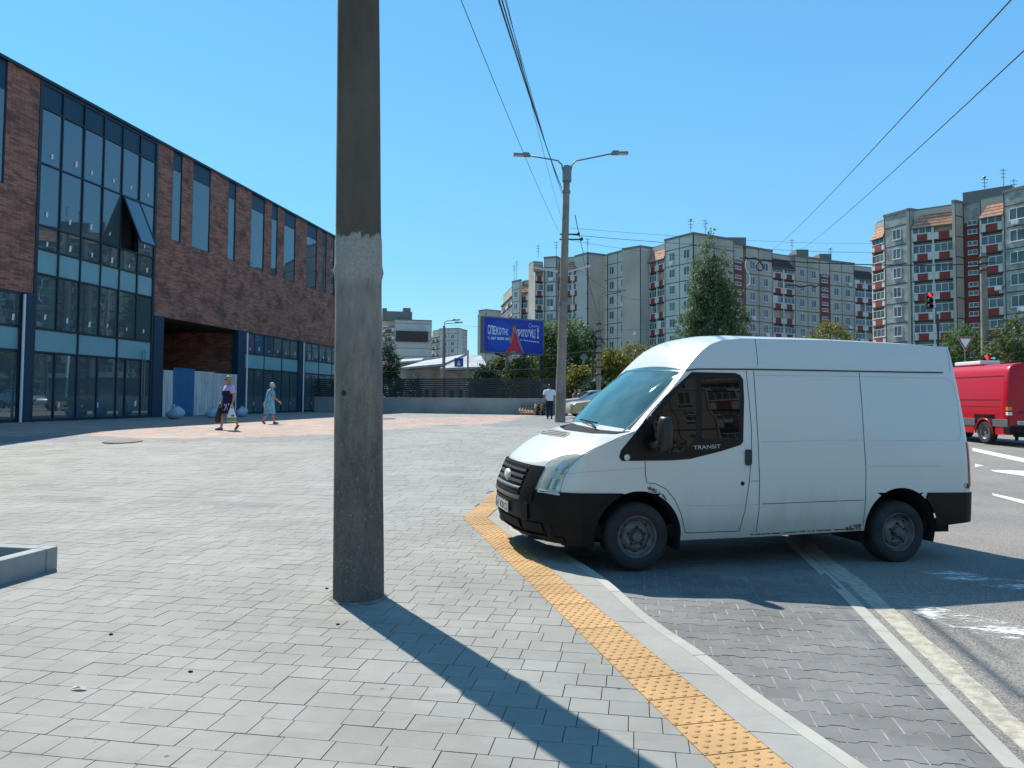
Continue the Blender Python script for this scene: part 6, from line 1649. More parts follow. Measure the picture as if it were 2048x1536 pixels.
    # wheels
    for ax in (0, WB):
        for s in (0, 1):
            f = 1 if s == 0 else -1; yy = .015 if s == 0 else 2 * Y0 - .015
            mt = Matrix.Translation((ax, yy, .322)) @ (Matrix.Identity(4) if s == 0 else Matrix.Rotation(math.pi, 4, 'Z')) @ Matrix.Rotation(R(13 if ax == 0 and s == 0 else 0) * 0, 4, 'Z')
            t = MB(); t.lathe([(.196, .012), (.208, -.002), (.235, -.012), (.27, -.015), (.30, -.006), (.316, .012), (.322, .035), (.322, .185), (.312, .215), (.27, .235), (.2, .215)], 48, mt)
            t.build('tyre', 'rubber', root, smooth=28)
            r = MB(); r.lathe([(.202, .004), (.196, .0), (.188, .006), (.180, .035), (.168, .055), (.150, .062), (.135, .045), (.110, .030), (.080, .030), (.066, .052), (.050, .052)], 40, mt); r.lathe([(.050, .052), (.050, -.002), (.040, -.014), (.0, -.016)], 24, mt)
            ro = r.build('rim', 'rim', root, smooth=30)
            for k in range(5):
                a = k * 2 * math.pi / 5 + .3; c_ = Vector((.090 * math.cos(a), .028, .090 * math.sin(a))); n = MB(); n.lathe([(0, -.012), (.011, -.010), (.012, .006)], 6, mt @ Matrix.Translation(c_)); n.build('wheel_nut', 'rimdark', ro)
            for k in range(8):
                a = k * 2 * math.pi / 8; V = []
                for q in range(10): b2 = q * 2 * math.pi / 10; rr_ = .146 + .011 * math.sin(b2); aa = a + .16 * math.cos(b2); V.append(mt @ Vector((rr_ * math.cos(aa), .0545 , rr_ * math.sin(aa))))
                n = MB(); n.face(V); n.build('rim_hole', 'rimdark', ro)
    # cab interior
    m = MB(); m.box((-.12, .14, .95), (.42, 1.77, 1.24)); m.v = [Vector((p.x, p.y, p.z + (.06 if p.x < 0 and p.z > 1 else 0))) for p in m.v]; m.build('dashboard', 'dash', root, bevel=.04)
    for y in (.50, 1.15, 1.52):
        m = MB(); m.box((.85, y - .22, .75), (1.3, y + .22, .95)); m.box((1.2, y - .22, .95), (1.33, y + .22, 1.5)); m.box((1.23, y - .12, 1.52), (1.31, y + .12, 1.7)); m.build('seat', 'seat', root, bevel=.04)
    m = MB(); m.box((1.42, .17, .45), (1.45, 1.74, 1.90)); m.build('bulkhead', 'dash', root)
    m = MB(); mt = Matrix.Translation((.52, .5, 1.17)) @ Matrix.Rotation(R(-60), 4, 'Y')
    m.tube([mt @ Vector((.2 * math.cos(a), .2 * math.sin(a), 0)) for a in [2 * math.pi * k / 24 for k in range(25)]], .014, 6, cap=False); m.build('steering_wheel', 'vtrim', root, smooth=True)
    m = MB(); m.box((-.05, .62, 1.302), (.13, .92, 1.306), 0, Matrix.Translation((0, 0, .005))); m.build('paper_sheet', 'paper', root)
    m = MB(); m.box((.0, .25, 1.302), (.12, .45, 1.307)); m.build('paper_sheet', 'paper', root)
    m = MB(); m.ell((.12, .85, 1.29), (.07, .14, .05), 12, 8); 
    for v in m.v: v *= 1 + .05 * noise.noise(v * 20)
    m.build('cloth_on_dash', 'clothp', root, smooth=True)
    return root
M['sglass2'] = glass_mat('dark_side_window', (.006, .008, .008), 1.36, .01); M['vblack2'] = mat('dusty_black_plastic', (.03, .034, .038), rough=.8, spec=.1); M['vblack3'] = mat('black_moulded_plastic', (.014, .014, .015), rough=.42)
def rusty():
    m, t, b = newmat('patchy_rust'); b.inputs['Roughness'].default_value = .95
    co = objco(t); n = noi(t, 40, 6, .75, co)
    b.inputs['Alpha'].default_value = 1; t.links.new(ramp(t, n, [(.46, (0, 0, 0)), (.52, (1, 1, 1))]), b.inputs['Alpha'])
    t.links.new(mixc(t, noi(t, 90, 4, .7, co), (.20, .08, .025), (.05, .025, .015)), b.inputs['Base Color']); return m
M['rusty'] = rusty(); M['clothp'] = mat('patterned_cloth', (.45, .35, .36), (.08, .06, .09), 40, .9)
VAN = build_van()

# ================================================================== RED VAN
M['redpaint'] = mat('glossy_red_paint', (.46, .003, .016), rough=.28, coat=.12, spec=.35); M['greytrim'] = mat('grey_side_trim', (.10, .105, .11), rough=.6)
M['alu'] = mat('silver_wheel', (.45, .45, .45), rough=.3, metal=.7); M['amber'] = mat('amber_lens', (.7, .25, .03), rough=.2)
def wheel(par, x, y, r, w_, side, rimm='alu', mt0=None, spokes=5):
    mt = Matrix.Translation((x, y, r)) @ (Matrix.Identity(4) if side > 0 else Matrix.Rotation(math.pi, 4, 'Z'))
    t = MB(); t.lathe([(r * .60, .02), (r * .66, 0), (r * .9, -.008), (r * .985, .02), (r, .05), (r, w_ - .04), (r * .96, w_), (r * .6, w_)], 32, mt); to = t.build('tyre', 'rubber', par, smooth=30)
    n = MB(); n.lathe([(r * .61, .012), (r * .57, .012), (r * .54, .05), (r * .3, .06), (r * .2, .03), (0, .02)], 28, mt); ro = n.build('rim', rimm, par, smooth=30)
    for k in range(spokes):
        a = 2 * math.pi * k / spokes; V = []
        for q in range(8): b = q * math.pi / 4; rr = r * (.41 + .08 * math.sin(b)); aa = a + .22 * math.cos(b); V.append(mt @ Vector((rr * math.cos(aa), .048, rr * math.sin(aa))))
        h = MB(); h.face(V); h.build('rim_hole', 'rimdark', ro)
def red_van():
    gz = .18; c = G(2010, 900, gz - .03); Yr = 23.0; base = XY(2011, Yr); base.z = HR(0, Yr + 3)
    an = R(91.5)      # +x local = forward
    t = thing('cargo_van', base, an, 'glossy red high-roof van seen from behind on the road, right edge', 'van')
    # local: x forward from the rear face, y left(+) .. right(-); y=0 is the left side plane
    Wd = 1.99
    def sec(x, lean, top, ins):   # left half-profile from sill to roof centre
        z = [(0.0, .32), (-.0, .55), (0, .95), (.012, 1.25), (.05, 1.6), (.11, 2.0), (.17, 2.28), (.23, 2.44), (.36, 2.54), (.6, 2.585), (1.0, 2.6)]
        return [(x + lean * max(0, (q[1] - .9)) ** 1.3, -(q[0] + ins), q[1] * (top / 2.6) if q[1] > 1 else q[1]) for q in z]
    xs = [(0.0, .10, 1, .055), (.03, .095, 1, .02), (.09, .09, 1, 0), (.25, .06, 1, 0), (.6, 0, 1, 0), (.85, 0, 1, 0), (1.1, 0, 1, 0), (1.35, 0, 1, 0), (1.62, 0, 1, 0), (2, 0, 1, 0), (3, 0, 1, 0), (4.2, 0, 1, 0), (4.6, 0, .97, 0), (5.0, 0, .85, .02), (5.4, 0, .62, .05), (5.9, 0, .5, .08), (6.1, 0, .42, .2)]
    rows = [[Vector(p) for p in sec(x, l * 1.0, 2.6 * tp if tp > .45 else 1.2, i)] for x, l, tp, i in xs]
    m = MB(); mirr = lambda p: Vector((p.x, -Wd - p.y, p.z))
    for a, b in zip(rows, rows[1:]):
        for k in range(len(a) - 1):
            cx = (a[0].x + b[0].x) / 2; cz = (a[k].z + a[k + 1].z) / 2
            if k < 2 and (abs(cx - 1.12) < .40): continue
            m.raw([a[k], b[k], b[k + 1], a[k + 1]], [(0, 1, 2, 3)]); m.raw([mirr(p) for p in (a[k], b[k], b[k + 1], a[k + 1])], [(3, 2, 1, 0)])
    r0 = rows[0]; m.raw(r0 + [mirr(p) for p in r0[::-1]], [tuple(range(2 * len(r0)))]); m.build('body', 'redpaint', t, smooth=35, merge=.001)
    # arch lip
    P = [(1.12 + .42 * math.cos(a), .012, .36 + .44 * math.sin(a)) for a in [R(-5 + 190 * k / 20) for k in range(21)]]
    m = MB(); m.tube(P, .03, 6); m.build('wheel_arch', 'redpaint', t, smooth=True)
    m = MB(); m.box((.72, -.5, .3), (1.52, -.02, .82)); m.build('wheel_well', 'wellm', t)
    for a, b in ((.0, .70), (1.56, 4.6)):
        m = MB(); m.box((a, -.01, .56), (b, .022, .80)); m.build('side_trim', 'greytrim', t, bevel=.01)
    m = MB(); m.box((-.11, -Wd - .01, .36), (.22, .02, .60)); m.box((-.10, -Wd + .2, .26), (.1, -.2, .36)); m.build('rear_bumper', 'vblack', t, bevel=.03)
    m = MB(); m.tube([(.2, -.4, .3), (.2, -.4, .14)], .05, 8); m.build('tow_bar', 'vblack', t)
    for s in (0, 1):
        f = (lambda p: p) if s == 0 else (lambda p: (p[0], -Wd - p[1], p[2]))
        def q(y0, y1, x, z0, z1, mt, nm, par):
            m = MB(); a, b = (x, y0, z0), (x + .1, y1, z1); m.box(a, b) if s == 0 else m.box((x, -Wd - y1, z0), (x + .1, -Wd - y0, z1)); return m.build(nm, mt, par, bevel=.008)
        lp = q(-.13, .012, -.012, .88, 1.36, 'redlens', 'tail_lamp', t)
        q(-.125, .016, -.018, 1.08, 1.19, 'amber', 'indicator', lp); q(-.125, .016, -.018, .93, 1.03, 'white', 'reversing_light', lp)
    m = MB(); m.box((.02, -Wd / 2 - .004, .62), (.4, -Wd / 2 + .004, 2.3)); m.v = [Vector((p.x - .03 + max(0, p.z - .9) ** 1.3 * .10 if p.x < .2 else p.x, p.y, p.z)) for p in m.v]; m.build('door_gap', 'vseam', t)
    m = MB(); m.box((-.012, -.85, 1.02), (.03, -.35, 1.05)); m.build('door_handle', 'vseam', t)
    m = MB(); m.box((-.02, -.82, .64), (.0, -.28, .76)); pl = m.build('number_plate', 'plate', t); text_obj('CE 7895 HI', 'plate_text', 'plblack', pl, (-.024, -.33, .66), .095, (R(90), 0, R(-90)), .9, bold=.002)
    # side creases, their shade drawn as strips of darker red
    for z in (1.42, 1.20, .95, 2.18):
        m = MB(); yy = -.012 - interp([(1.2, 0), (1.4, .012), (2.18, .125)], z); m.box((.35, yy, z - .006), (4.3, yy + .014, z + .006)); m.build('crease_shade_strip', 'red_crease_shade', t)
    for s in (0, 1):
        for x in (1.12, 4.95): wheel(t, x, .01 - .0 if s else .01, .36, .26, 1) if False else None
    for x in (1.12, 4.95):
        for s in (1, -1):
            # axle along local y; wheel() has its outer face at -y, so turn it
            h = bpy.data.objects.new('wheel', None); COL.objects.link(h); h.parent = t; h.location = (x, .005 if s > 0 else -Wd - .005, 0); h.rotation_euler = (0, 0, math.pi if s > 0 else 0)
            wheel(h, 0, 0, .355, .22, 1)
    m = MB(); m.box((2.0, -1.2, 2.6), (3.4, -.5, 2.74)); m.build('roof_vent', 'white', t, bevel=.03)
M['red_crease_shade'] = mat('shaded_red_crease', (.22, .006, .018), rough=.4)
red_van()

# ================================================================== PARKED CARS
M['goldpaint'] = mat('pale_gold_paint', (.42, .36, .20), rough=.3, coat=.6, metal=.2); M['silverpaint'] = mat('silver_blue_paint', (.30, .36, .42), rough=.3, coat=.6, metal=.2); M['carglass'] = glass_mat('car_glass', (.02, .03, .035), 1.5, .02)
def car(name, loc, rz, paint, label, cat='car'):
    t = thing(name, loc, rz, label, cat, 'cars parked beyond the lamp post')
    prof = [(-2.15, .42, .62), (-2.1, .62, .72), (-1.9, .80, .80), (-1.1, .90, .86), (-.95, .92, .87), (-.25, 1.34, .66), (.0, 1.40, .63), (.9, 1.42, .62), (1.35, 1.34, .64), (1.85, .98, .84), (2.1, .92, .84), (2.15, .55, .78)]
    sect = []
    for x, z, hw_ in prof:
        belt = min(z, .90); sect.append([Vector((x, -min(.86, hw_ + .03), .22)), Vector((x, -.87 if abs(x) < 2 else -hw_, .5 if z > .5 else z * .8)), Vector((x, -.86 if abs(x) < 2 else -hw_, belt * .96)), Vector((x, -hw_ * (1 if z > 1 else .96), z - .02)), Vector((x, -hw_ * .6, z + .015)), Vector((x, 0, z + .025))])
    m = MB(); mr = lambda p: Vector((p.x, -p.y, p.z))
    m.grid(sect); m.grid([[mr(p) for p in r][::-1] for r in sect]); m.face([p for p in sect[0]] + [mr(p) for p in sect[0][::-1]]); m.face([p for p in sect[-1]] + [mr(p) for p in sect[-1][::-1]])
    m.build('body', paint, t, smooth=40, merge=.001)
    for s in (1, -1):
        m = MB(); m.face([(-.78, -.80 * s, .97), (1.5, -.80 * s, .97), (1.22, -.672 * s, 1.30), (-.15, -.685 * s, 1.30)]); m.build('side_window', 'carglass', t)
        m = MB(); m.box((-2.17, -.75 if s > 0 else .45, .58), (-2.0, -.45 if s > 0 else .75, .74)); m.build('headlamp', 'lamp', t, bevel=.03)
    m = MB(); m.face([(-.93, -.72, .96), (-.93, .72, .96), (-.29, .60, 1.345), (-.29, -.60, 1.345)]); m.build('windscreen', 'carglass', t); m = MB(); m.face([(1.86, -.70, 1.0), (1.86, .70, 1.0), (1.40, .60, 1.345), (1.40, -.60, 1.345)]); m.build('rear_window', 'carglass', t)
    for x in (-1.3, 1.3):
        for s in (1, -1):
            h = bpy.data.objects.new('wheel', None); COL.objects.link(h); h.parent = t; h.location = (x, -.89 * s, 0); h.rotation_euler = (0, 0, 0 if s > 0 else math.pi); wheel(h, 0, 0, .31, .2, 1)
    return t
cp = XY(1166, 41); car('parked_car', (cp.x + 1.15, cp.y, HP(cp.x, cp.y) + .05), R(14), 'goldpaint', 'pale gold car half hidden between the lamp post and the van bonnet')
cp = XY(1182, 47); car('parked_car', (cp.x, cp.y, PLZ + .18), R(8), 'silverpaint', 'silver-blue car roof just above the pale gold car')

# ================================================================== PALLETS
M['wood'] = mat('weathered_pallet_wood', (.40, .29, .18), (.28, .20, .13), 6, .9)
def pallet(loc, rot, label):
    t = thing('wooden_pallet', loc, 0, label, 'pallet', 'wooden pallets by the low wall'); t.rotation_euler = rot
    for k in range(7): m = MB(); m.box((-.6 + k * .19, -.4, .122), (-.5 + k * .19 - .002, .4, .144)); m.build('deck_board', 'wood', t)
    for y in (-.4, -.05, .3): m = MB(); m.box((-.6, y, 0), (.64, y + .1, .12)); m.build('bearer', 'wood', t)
p0 = XY(1084, 47.2); p0.z = PLZ
for k in range(5): pallet(p0 + Vector((rnd(-.05, .05), rnd(-.05, .05), .146 * k)), (0, 0, R(80 + 4 * k)), ['lowest', 'second lowest', 'middle', 'second highest', 'top'][k] + ' wooden pallet of the small stack beside the man in white')
p1 = XY(1062, 47.6); p1.z = PLZ + .24; pallet(p1, (R(30), R(0), R(-20)), 'wooden pallet leaning in front of the stack, nearest the low wall'); p2 = p1 + Vector((.25, -.35, .0)); pallet(p2 + Vector((-.35, .5, .12)), (R(34), 0, R(-12)), 'wooden pallet leaning behind the first slanted one')

# ================================================================== PEOPLE
M['skin'] = mat('skin', (.46, .26, .18), (.40, .21, .14), 5, .55); M['skin2'] = mat('tanned_skin', (.36, .20, .13), rough=.55)
M['hair_blond'] = mat('blond_hair', (.38, .26, .12), (.22, .14, .07), 20, .5); M['hair_grey'] = mat('pale_grey_hair', (.55, .53, .48), (.38, .36, .33), 20, .6); M['hair_dark'] = mat('dark_hair', (.02, .015, .012), rough=.5)
M['navy'] = mat('navy_cloth', (.006, .009, .035), rough=.9); M['lilac'] = mat('lilac_cloth', (.56, .36, .62), rough=.9); M['tealc'] = mat('patterned_teal_cloth', (.10, .32, .42), (.22, .46, .52), 9, .9, hard=(.48, .54))
M['whitec'] = mat('white_cotton', (.72, .74, .78), rough=.9); M['navyt'] = mat('dark_blue_trousers', (.012, .018, .045), rough=.9); M['shoe'] = mat('dark_shoe', (.03, .025, .02), rough=.6); M['sandal'] = mat('brown_sandal', (.16, .09, .05), rough=.7)
M['bagb'] = mat('dark_leather_bag', (.025, .022, .018), rough=.5); M['bagw'] = mat('white_carrier_bag', (.66, .68, .68), rough=.5); M['bagg'] = mat('green_print', (.10, .32, .06), rough=.5); M['bagr'] = mat('red_print', (.62, .05, .09), rough=.5)
def skinned(chains, name):
    """chains: list of lists of (point, radius); shared points are merged -> one continuous skin surface"""
    V = []; E_ = []; Rr = []; idx = {}
    for ch in chains:
        prev = None
        for p, r in ch:
            key = tuple(round(c, 4) for c in p)
            if key not in idx: idx[key] = len(V); V.append(p); Rr.append(r)
            i = idx[key]
            if prev is not None: E_.append((prev, i))
            prev = i
    me = bpy.data.meshes.new(name); me.from_pydata(V, E_, []); o = bpy.data.objects.new(name, me); COL.objects.link(o)
    o.modifiers.new('s', 'SKIN'); ms = o.modifiers.new('u', 'SUBSURF'); ms.levels = 2; ms.render_levels = 2
    for i, r in enumerate(Rr): me.skin_vertices[0].data[i].radius = (r, r)
    me.skin_vertices[0].data[0].use_root = True
    dg = bpy.context.evaluated_depsgraph_get(); dg.update(); m2 = bpy.data.meshes.new_from_object(o.evaluated_get(dg)); bpy.data.objects.remove(o)
    r = ([v.co.copy() for v in m2.vertices], [tuple(p.vertices) for p in m2.polygons]); bpy.data.meshes.remove(m2); return r
def rings(prof, seg=20, mt=None, fold=0, seed=0):
    """prof: (centre, rx, ry); closed tube of ellipses"""
    V = []; FF = []
    for j, (c, rx, ry) in enumerate(prof):
        f = j / (len(prof) - 1)
        for k in range(seg):
            a = 2 * math.pi * k / seg; w_ = 1 + fold * f * math.sin(a * 5 + seed) ; V.append(Vector((c[0] + rx * math.cos(a) * w_, c[1] + ry * math.sin(a) * w_, c[2])))
    for j in range(len(prof) - 1):
        for k in range(seg): FF.append((j * seg + k, j * seg + (k + 1) % seg, (j + 1) * seg + (k + 1) % seg, (j + 1) * seg + k))
    return V, FF
def person(loc, rz, J, H, label, build=1.0, skin='skin', name='person', head_yaw=0, face=True, glasses=False):
    """J: joint dict in local space, +x forward, +y left, metres for a 1.70 m figure"""
    t = thing(name, loc, rz, label, 'person'); t.scale = (H / 1.70,) * 3; b = build
    P = lambda k: Vector(J[k])
    pel, ch, nk = P('pelvis'), P('chest'), P('neck')
    chains = [[(tuple(pel), .125 * b), (tuple((pel + ch) / 2), .115 * b), (tuple(ch), .125 * b), (tuple(nk), .055), (tuple(P('head') - Vector((0, 0, .06))), .058)]]
    for s in ('l', 'r'):
        sh, el, wr = P(s + 'sh'), P(s + 'el'), P(s + 'wr'); hp, kn, an_ = P(s + 'hip'), P(s + 'kn'), P(s + 'an'); toe = P(s + 'toe')
        chains.append([(tuple(ch), .125 * b), (tuple(sh), .055 * b), (tuple((sh + el) / 2), .046 * b), (tuple(el), .038 * b), (tuple((el + wr) / 2), .034), (tuple(wr), .023)])
        chains.append([(tuple(pel), .125 * b), (tuple(hp), .09 * b), (tuple((hp + kn) / 2), .078 * b), (tuple(kn), .054), (tuple(kn.lerp(an_, .35)), .055), (tuple(an_), .034), (tuple(an_.lerp(toe, .55) + Vector((0, 0, -.02))), .034), (tuple(toe), .026)])
    V, FF = skinned(chains, 'body'); m = MB(); m.raw(V, FF)
    hd = P('head'); hm = Matrix.Translation(hd) @ Matrix.Rotation(head_yaw, 4, 'Z')
    HV = MB(); HV.ell((0, 0, 0), (.096, .076, .118), 20, 16)
    for v in HV.v:
        if v.z < -.02: k = (-v.z - .02) / .1; v.x += .012 * k; v.y *= 1 - .28 * k
        if v.x > .06 and abs(v.y) < .02 and -.035 < v.z < .015: v.x += .018
    HV.ell((.098, 0, -.018), (.016, .011, .018), 8, 6); HV.ell((-.005, .078, -.005), (.018, .01, .03), 8, 6); HV.ell((-.005, -.078, -.005), (.018, .01, .03), 8, 6)
    m.raw([hm @ v for v in HV.v], HV.f)
    # hands: palm, four unequal bent fingers and a thumb from the side of the palm
    for s in ('l', 'r'):
        wr = P(s + 'wr'); el = P(s + 'el'); d = (wr - el).normalized(); side = Vector((0, 1, 0)) if s == 'l' else Vector((0, -1, 0)); fwd = (Vector((1, 0, 0)) - d * d.x).normalized(); inn = d.cross(fwd).normalized()
        if inn.dot(side) > 0: inn = -inn
        m.tube([wr, wr + d * .03, wr + d * .075, wr + d * .088], [.022, .034, .036, .022], 8)
        for q, L in ((-1.5, .060), (-.5, .072), (.5, .076), (1.5, .068)):
            a = wr + d * .08 + fwd * q * .017; m.tube([a, a + d * L * .45 + inn * .006, a + d * L * .8 + inn * .022, a + d * L * .92 + inn * .036], [.0095, .009, .008, .006], 6)
        a = wr + d * .03 + fwd * .030; m.tube([a, a + d * .025 + fwd * .02 + inn * .01, a + d * .055 + fwd * .022 + inn * .018], [.012, .010, .008], 6)
    m.build('body', skin, t, smooth=True)
    return t, hm
def garment(t, prof, matn, nm, fold=0, seed=0, seg=24):
    V, FF = rings(prof, seg, fold=fold, seed=seed); m = MB(); m.raw(V, FF); return m.build(nm, matn, t, smooth=True)
def tubeg(t, pts, rr, matn, nm): m = MB(); m.tube(pts, rr, 14, cap=False); return m.build(nm, matn, t, smooth=True)
def hair(t, hm, matn, kind):
    m = MB()
    if kind == 'bob': m.ell((-.022, 0, .022), (.108, .096, .125), 20, 14); m.ell((-.05, 0, -.06), (.075, .092, .10), 16, 10)
    elif kind == 'short': m.ell((-.02, 0, .028), (.100, .088, .112), 20, 14)
    else: m.ell((-.016, 0, .024), (.096, .082, .108), 18, 12)
    for i, v in enumerate(m.v):
        v += v.normalized() * .010 * noise.noise(v * 22)
        if v.x > .062 and v.z < .052: v.x = .055
    m.v = [hm @ v for v in m.v]; m.build('hair', matn, t, smooth=True)
def shoes(t, J, matn):
    for s in ('l', 'r'):
        a = Vector(J[s + 'an']); b = Vector(J[s + 'toe']); d = (b - a); d.normalize(); m = MB()
        m.tube([a - d * .05 + Vector((0, 0, -.055)), a + Vector((0, 0, -.052)), a.lerp(b, .6) + Vector((0, 0, -.03)), b + d * .03 + Vector((0, 0, -.004))], [.030, .040, .043, .028], 12); m.build('shoe', matn, t, smooth=True)
def PG(px, py): 
    z = PLZ
    for _ in range(20): p = G(px, py, z); z = HP(p.x, p.y)
    return Vector((p.x, p.y, z))
# walking woman, three-quarter towards the camera and to the left
J1 = dict(pelvis=(0, 0, .93), chest=(.03, 0, 1.27), neck=(.02, 0, 1.45), head=(.06, 0, 1.585), lsh=(.02, .19, 1.36), rsh=(.02, -.19, 1.36), lel=(-.06, .25, 1.09), rel=(.06, -.25, 1.09), lwr=(.0, .27, .85), rwr=(.16, -.25, .86),
          lhip=(.0, .09, .88), rhip=(0, -.09, .88), lkn=(-.02, .09, .49), rkn=(.15, -.08, .50), lan=(-.26, .09, .17), ran=(.20, -.08, .085), ltoe=(-.18, .09, .035), rtoe=(.36, -.09, .035))
pa = PG(457, 860); t1, hm1 = person(pa, R(222), J1, 1.66, 'blonde woman in sunglasses and a navy and lilac dress, carrying two bags', 1.18, 'skin', head_yaw=R(10))
garment(t1, [((.02, 0, 1.42), .09, .12), ((.02, 0, 1.39), .12, .19), ((.03, 0, 1.30), .155, .215), ((.04, 0, 1.24), .17, .215)], 'lilac', 'dress_yoke')
garment(t1, [((.04, 0, 1.245), .172, .218), ((.045, 0, 1.15), .18, .212), ((.03, 0, 1.05), .165, .19), ((.02, 0, .97), .175, .205), ((.02, 0, .86), .19, .225), ((.03, 0, .74), .19, .22), ((.04, 0, .60), .185, .21), ((.04, 0, .52), .18, .205)], 'navy', 'dress', .035, 1)
for s, y in (('l', 1), ('r', -1)): tubeg(t1, [(.02, .13 * y, 1.385), (.02, .20 * y, 1.36), (-.01 if y > 0 else .03, .235 * y, 1.24), (-.03 if y > 0 else .045, .25 * y, 1.17)], [.06, .078, .078, .085], 'lilac', 'sleeve')
m = MB()
for (a, z, L, r0) in ((.0, .80, .06, .035), (.3, .82, .05, .03), (-.3, .80, .05, .03)): m.ell((.03 + .192 * math.cos(a + .9), .222 * math.sin(a + .9), z), (.02, .03, .035), 8, 6)
m.tube([(.03 + .20 * math.cos(.9), .232 * math.sin(.9), .80), (.03 + .205 * math.cos(.75), .235 * math.sin(.75), .70), (.03 + .205 * math.cos(.55), .23 * math.sin(.55), .62)], .012, 6); m.tube([(.03 + .20 * math.cos(.95), .232 * math.sin(.95), .76), (.03 + .205 * math.cos(1.05), .235 * math.sin(1.05), .62)], .010, 6); m.build('flower_print', 'lilac', t1, smooth=True)
hair(t1, hm1, 'hair_blond', 'bob'); shoes(t1, J1, 'sandal')
m = MB(); m.ell((.088, .034, .018), (.016, .030, .022), 10, 6); m.ell((.088, -.034, .018), (.016, .030, .022), 10, 6); m.tube([(.09, .06, .022), (.0, .082, .022)], .004, 4); m.tube([(.09, -.06, .022), (.0, -.082, .022)], .004, 4); m.v = [hm1 @ v for v in m.v]; m.build('sunglasses', 'vtrim', t1, smooth=True)
m = MB(); m.ell((.094, 0, -.058), (.006, .022, .006), 8, 4); m.v = [hm1 @ v for v in m.v]; m.build('lips', 'bagr', t1)
m = MB(); m.tube([(.08 * math.cos(a) + .03, .09 * math.sin(a), 1.40 - .05 * math.cos(a)) for a in [2 * math.pi * k / 20 for k in range(21)]], .006, 5, cap=False); m.build('necklace', 'shoe', t1)
def hang_bag(t, wrist, w_, h, matn, nm, label, cat, sx=1.0, pattern=False):
    """bag hanging from the fingers; own thing placed in world space"""
    pw = parent_world(t); p = pw @ Vector(wrist); o = thing(nm, (p.x, p.y, p.z - h - .10), t.rotation_euler.z, label, cat)
    m = MB(); prof = [((0, 0, 0), w_ * .78, .05), ((0, 0, .04), w_, .085), ((0, 0, h * .4), w_ * .95, .085), ((0, 0, h * .75), w_ * .62, .055), ((0, 0, h), w_ * .34, .03)]
    V, FF = rings(prof, 18, fold=.06, seed=2); m.raw(V, FF); m.f.append(tuple(range(17, -1, -1))); m.m.append(0); m.build('bag_body', matn, o, smooth=True)
    for y in (.02, -.02): m = MB(); m.tube([(w_ * .3, y, h - .02), (w_ * .12, y, h + .10), (-.0, y, h + .135), (-w_ * .12, y, h + .10), (-w_ * .3, y, h - .02)], .010, 6); m.build('handle', matn, o, smooth=True)
    if pattern:
        V, FF = rings([((0, 0, .03), w_ * .975, .088), ((0, 0, .06), w_ * 1.0, .093), ((0, 0, .13), w_ * 1.0, .093)], 18, fold=.06, seed=2); m = MB(); m.raw(V, FF); m.build('green_print', 'bagg', o, smooth=True)
        m = MB(); m.ell((0, .088, .19), (.055, .012, .038), 12, 8); m.ell((0.02, .092, .185), (.02, .012, .02), 8, 6, 1); m.build('red_print', ['bagr', 'shoe'], o, smooth=True)
    return o
hang_bag(t1, (.02, .275, .80), .15, .42, 'bagw', 'shopping_bag', 'white plastic carrier bag with red and green print, held by the blonde woman', 'bag', pattern=True)
hang_bag(t1, (.20, -.25, .80), .14, .46, 'bagb', 'handbag', 'long dark bag hanging low from the hand of the blonde woman', 'bag')
# woman in teal, walking right and away
J2 = dict(pelvis=(0, 0, .92), chest=(.05, 0, 1.25), neck=(.07, 0, 1.43), head=(.12, 0, 1.56), lsh=(.05, .18, 1.34), rsh=(.05, -.18, 1.34), lel=(.0, .26, 1.08), rel=(.10, -.26, 1.08), lwr=(-.10, .30, .86), rwr=(.28, -.30, .92),
          lhip=(0, .09, .87), rhip=(0, -.09, .87), lkn=(.17, .09, .49), rkn=(-.04, -.08, .48), lan=(.24, .09, .09), ran=(-.28, -.08, .15), ltoe=(.40, .09, .04), rtoe=(-.20, -.09, .035))
pb = PG(538, 848); t2, hm2 = person(pb, R(38), J2, 1.60, 'woman with short pale hair in a teal patterned dress, walking to the right', 1.12, 'skin', head_yaw=R(-10))
garment(t2, [((.06, 0, 1.42), .08, .11), ((.05, 0, 1.38), .12, .19), ((.05, 0, 1.27), .155, .21), ((.05, 0, 1.12), .165, .205), ((.02, 0, 1.0), .165, .20), ((.0, 0, .86), .19, .22), ((.0, 0, .70), .20, .22), ((.01, 0, .50), .22, .22), ((.02, 0, .42), .235, .225)], 'tealc', 'dress', .06, 2)
for s, y in (('l', 1), ('r', -1)): tubeg(t2, [(.05, .12 * y, 1.37), (.05, .19 * y, 1.34), (.04 if y > 0 else .06, .235 * y, 1.22), (.02 if y > 0 else .08, .255 * y, 1.14)], [.06, .078, .08, .09], 'tealc', 'sleeve')
hair(t2, hm2, 'hair_grey', 'short'); shoes(t2, J2, 'sandal')
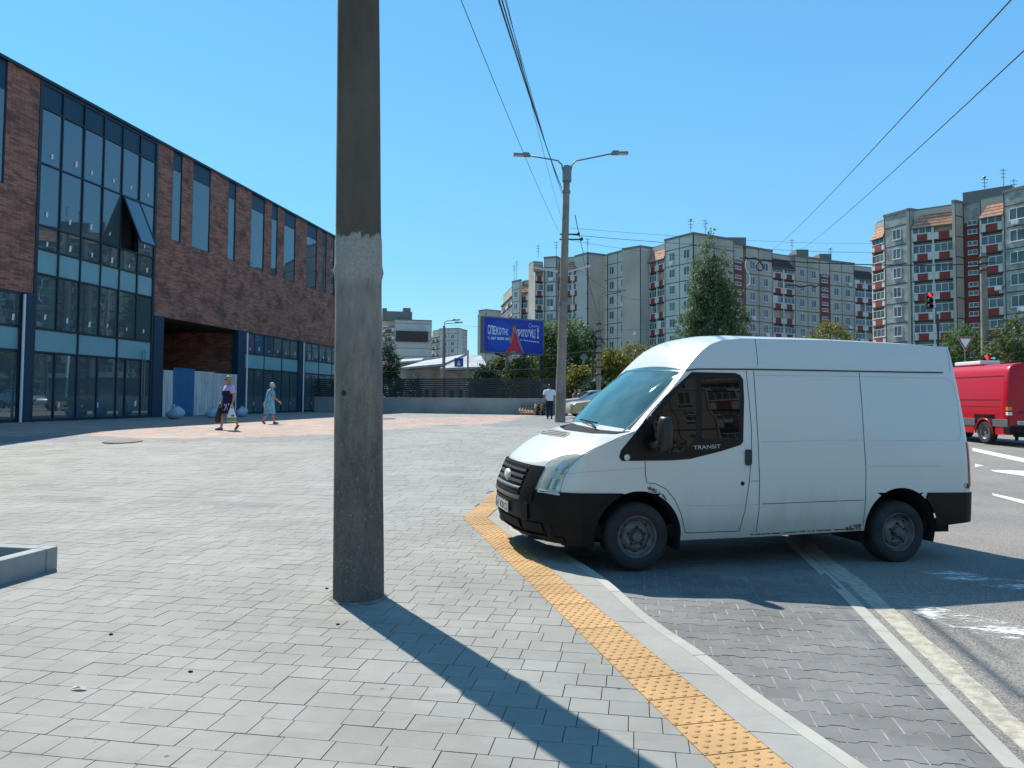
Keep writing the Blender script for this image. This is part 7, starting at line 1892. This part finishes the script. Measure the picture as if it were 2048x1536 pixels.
# man in white, seen from behind
J3 = dict(pelvis=(0, 0, .95), chest=(.03, 0, 1.28), neck=(.03, 0, 1.47), head=(.07, 0, 1.59), lsh=(.02, .20, 1.38), rsh=(.02, -.20, 1.38), lel=(-.05, .27, 1.12), rel=(.04, -.27, 1.12), lwr=(.0, .28, .88), rwr=(.12, -.28, .90),
          lhip=(0, .09, .90), rhip=(0, -.09, .90), lkn=(.10, .08, .50), rkn=(-.03, -.08, .49), lan=(.12, .07, .085), ran=(-.22, -.08, .14), ltoe=(.28, .08, .035), rtoe=(-.13, -.09, .035))
pc = PG(1099, 838); t3, hm3 = person(pc, R(93), J3, 1.78, 'man in a white short-sleeved shirt and dark trousers, walking away by the pallets', 1.08, 'skin2')
garment(t3, [((.03, 0, 1.475), .065, .075), ((.03, 0, 1.44), .09, .14), ((.03, 0, 1.38), .125, .215), ((.03, 0, 1.28), .15, .215), ((.02, 0, 1.12), .14, .195), ((.0, 0, .98), .15, .195), ((.0, 0, .90), .155, .20)], 'whitec', 'shirt', .02, 1)
for s, y in (('l', 1), ('r', -1)): tubeg(t3, [(.02, .14 * y, 1.40), (.02, .215 * y, 1.375), (-.01 if y > 0 else .03, .25 * y, 1.26), (-.03 if y > 0 else .035, .262 * y, 1.18)], [.06, .08, .078, .08], 'whitec', 'sleeve')
for s in ('l', 'r'):
    hp, kn, an_ = (Vector(J3[s + k]) for k in ('hip', 'kn', 'an')); tubeg(t3, [hp + Vector((0, 0, .08)), hp, hp.lerp(kn, .5), kn, kn.lerp(an_, .5), an_ + Vector((0, 0, .0))], [.11, .115, .098, .078, .072, .066], 'navyt', 'trouser_leg')
garment(t3, [((0, 0, 1.0), .14, .18), ((0, 0, .92), .15, .195), ((0, 0, .84), .13, .185)], 'navyt', 'waistband')
hair(t3, hm3, 'hair_dark', 'crop'); shoes(t3, J3, 'shoe')
hang_bag(t3, (.0, .29, .84), .12, .22, 'bagb', 'shoulder_bag', 'small brown bag in the left hand of the man in white', 'bag')
# two people beyond the parked cars
for px, lab, c_, hairm in ((1149, 'person in an orange-brown top beyond the parked cars, left one of two', 'sandal', 'hair_dark'), (1158, 'person in a light top beyond the parked cars, right one of two', 'skin', 'hair_blond')):
    p = XY(px, 51); p.z = PLZ; tt_, hm_ = person(p, R(-60 + px % 40), J3, 1.68, lab, 1.05)
    garment(tt_, [((.03, 0, 1.46), .07, .08), ((.03, 0, 1.38), .125, .21), ((.03, 0, 1.28), .15, .21), ((.02, 0, 1.1), .14, .19), ((0, 0, .88), .155, .20)], c_, 'shirt')
    for s in ('l', 'r'):
        hp, kn, an_ = (Vector(J3[s + k]) for k in ('hip', 'kn', 'an')); tubeg(tt_, [hp + Vector((0, 0, .08)), hp, kn, an_], [.11, .115, .078, .066], 'navyt', 'trouser_leg')
    hair(tt_, hm_, hairm, 'crop'); shoes(tt_, J3, 'shoe')
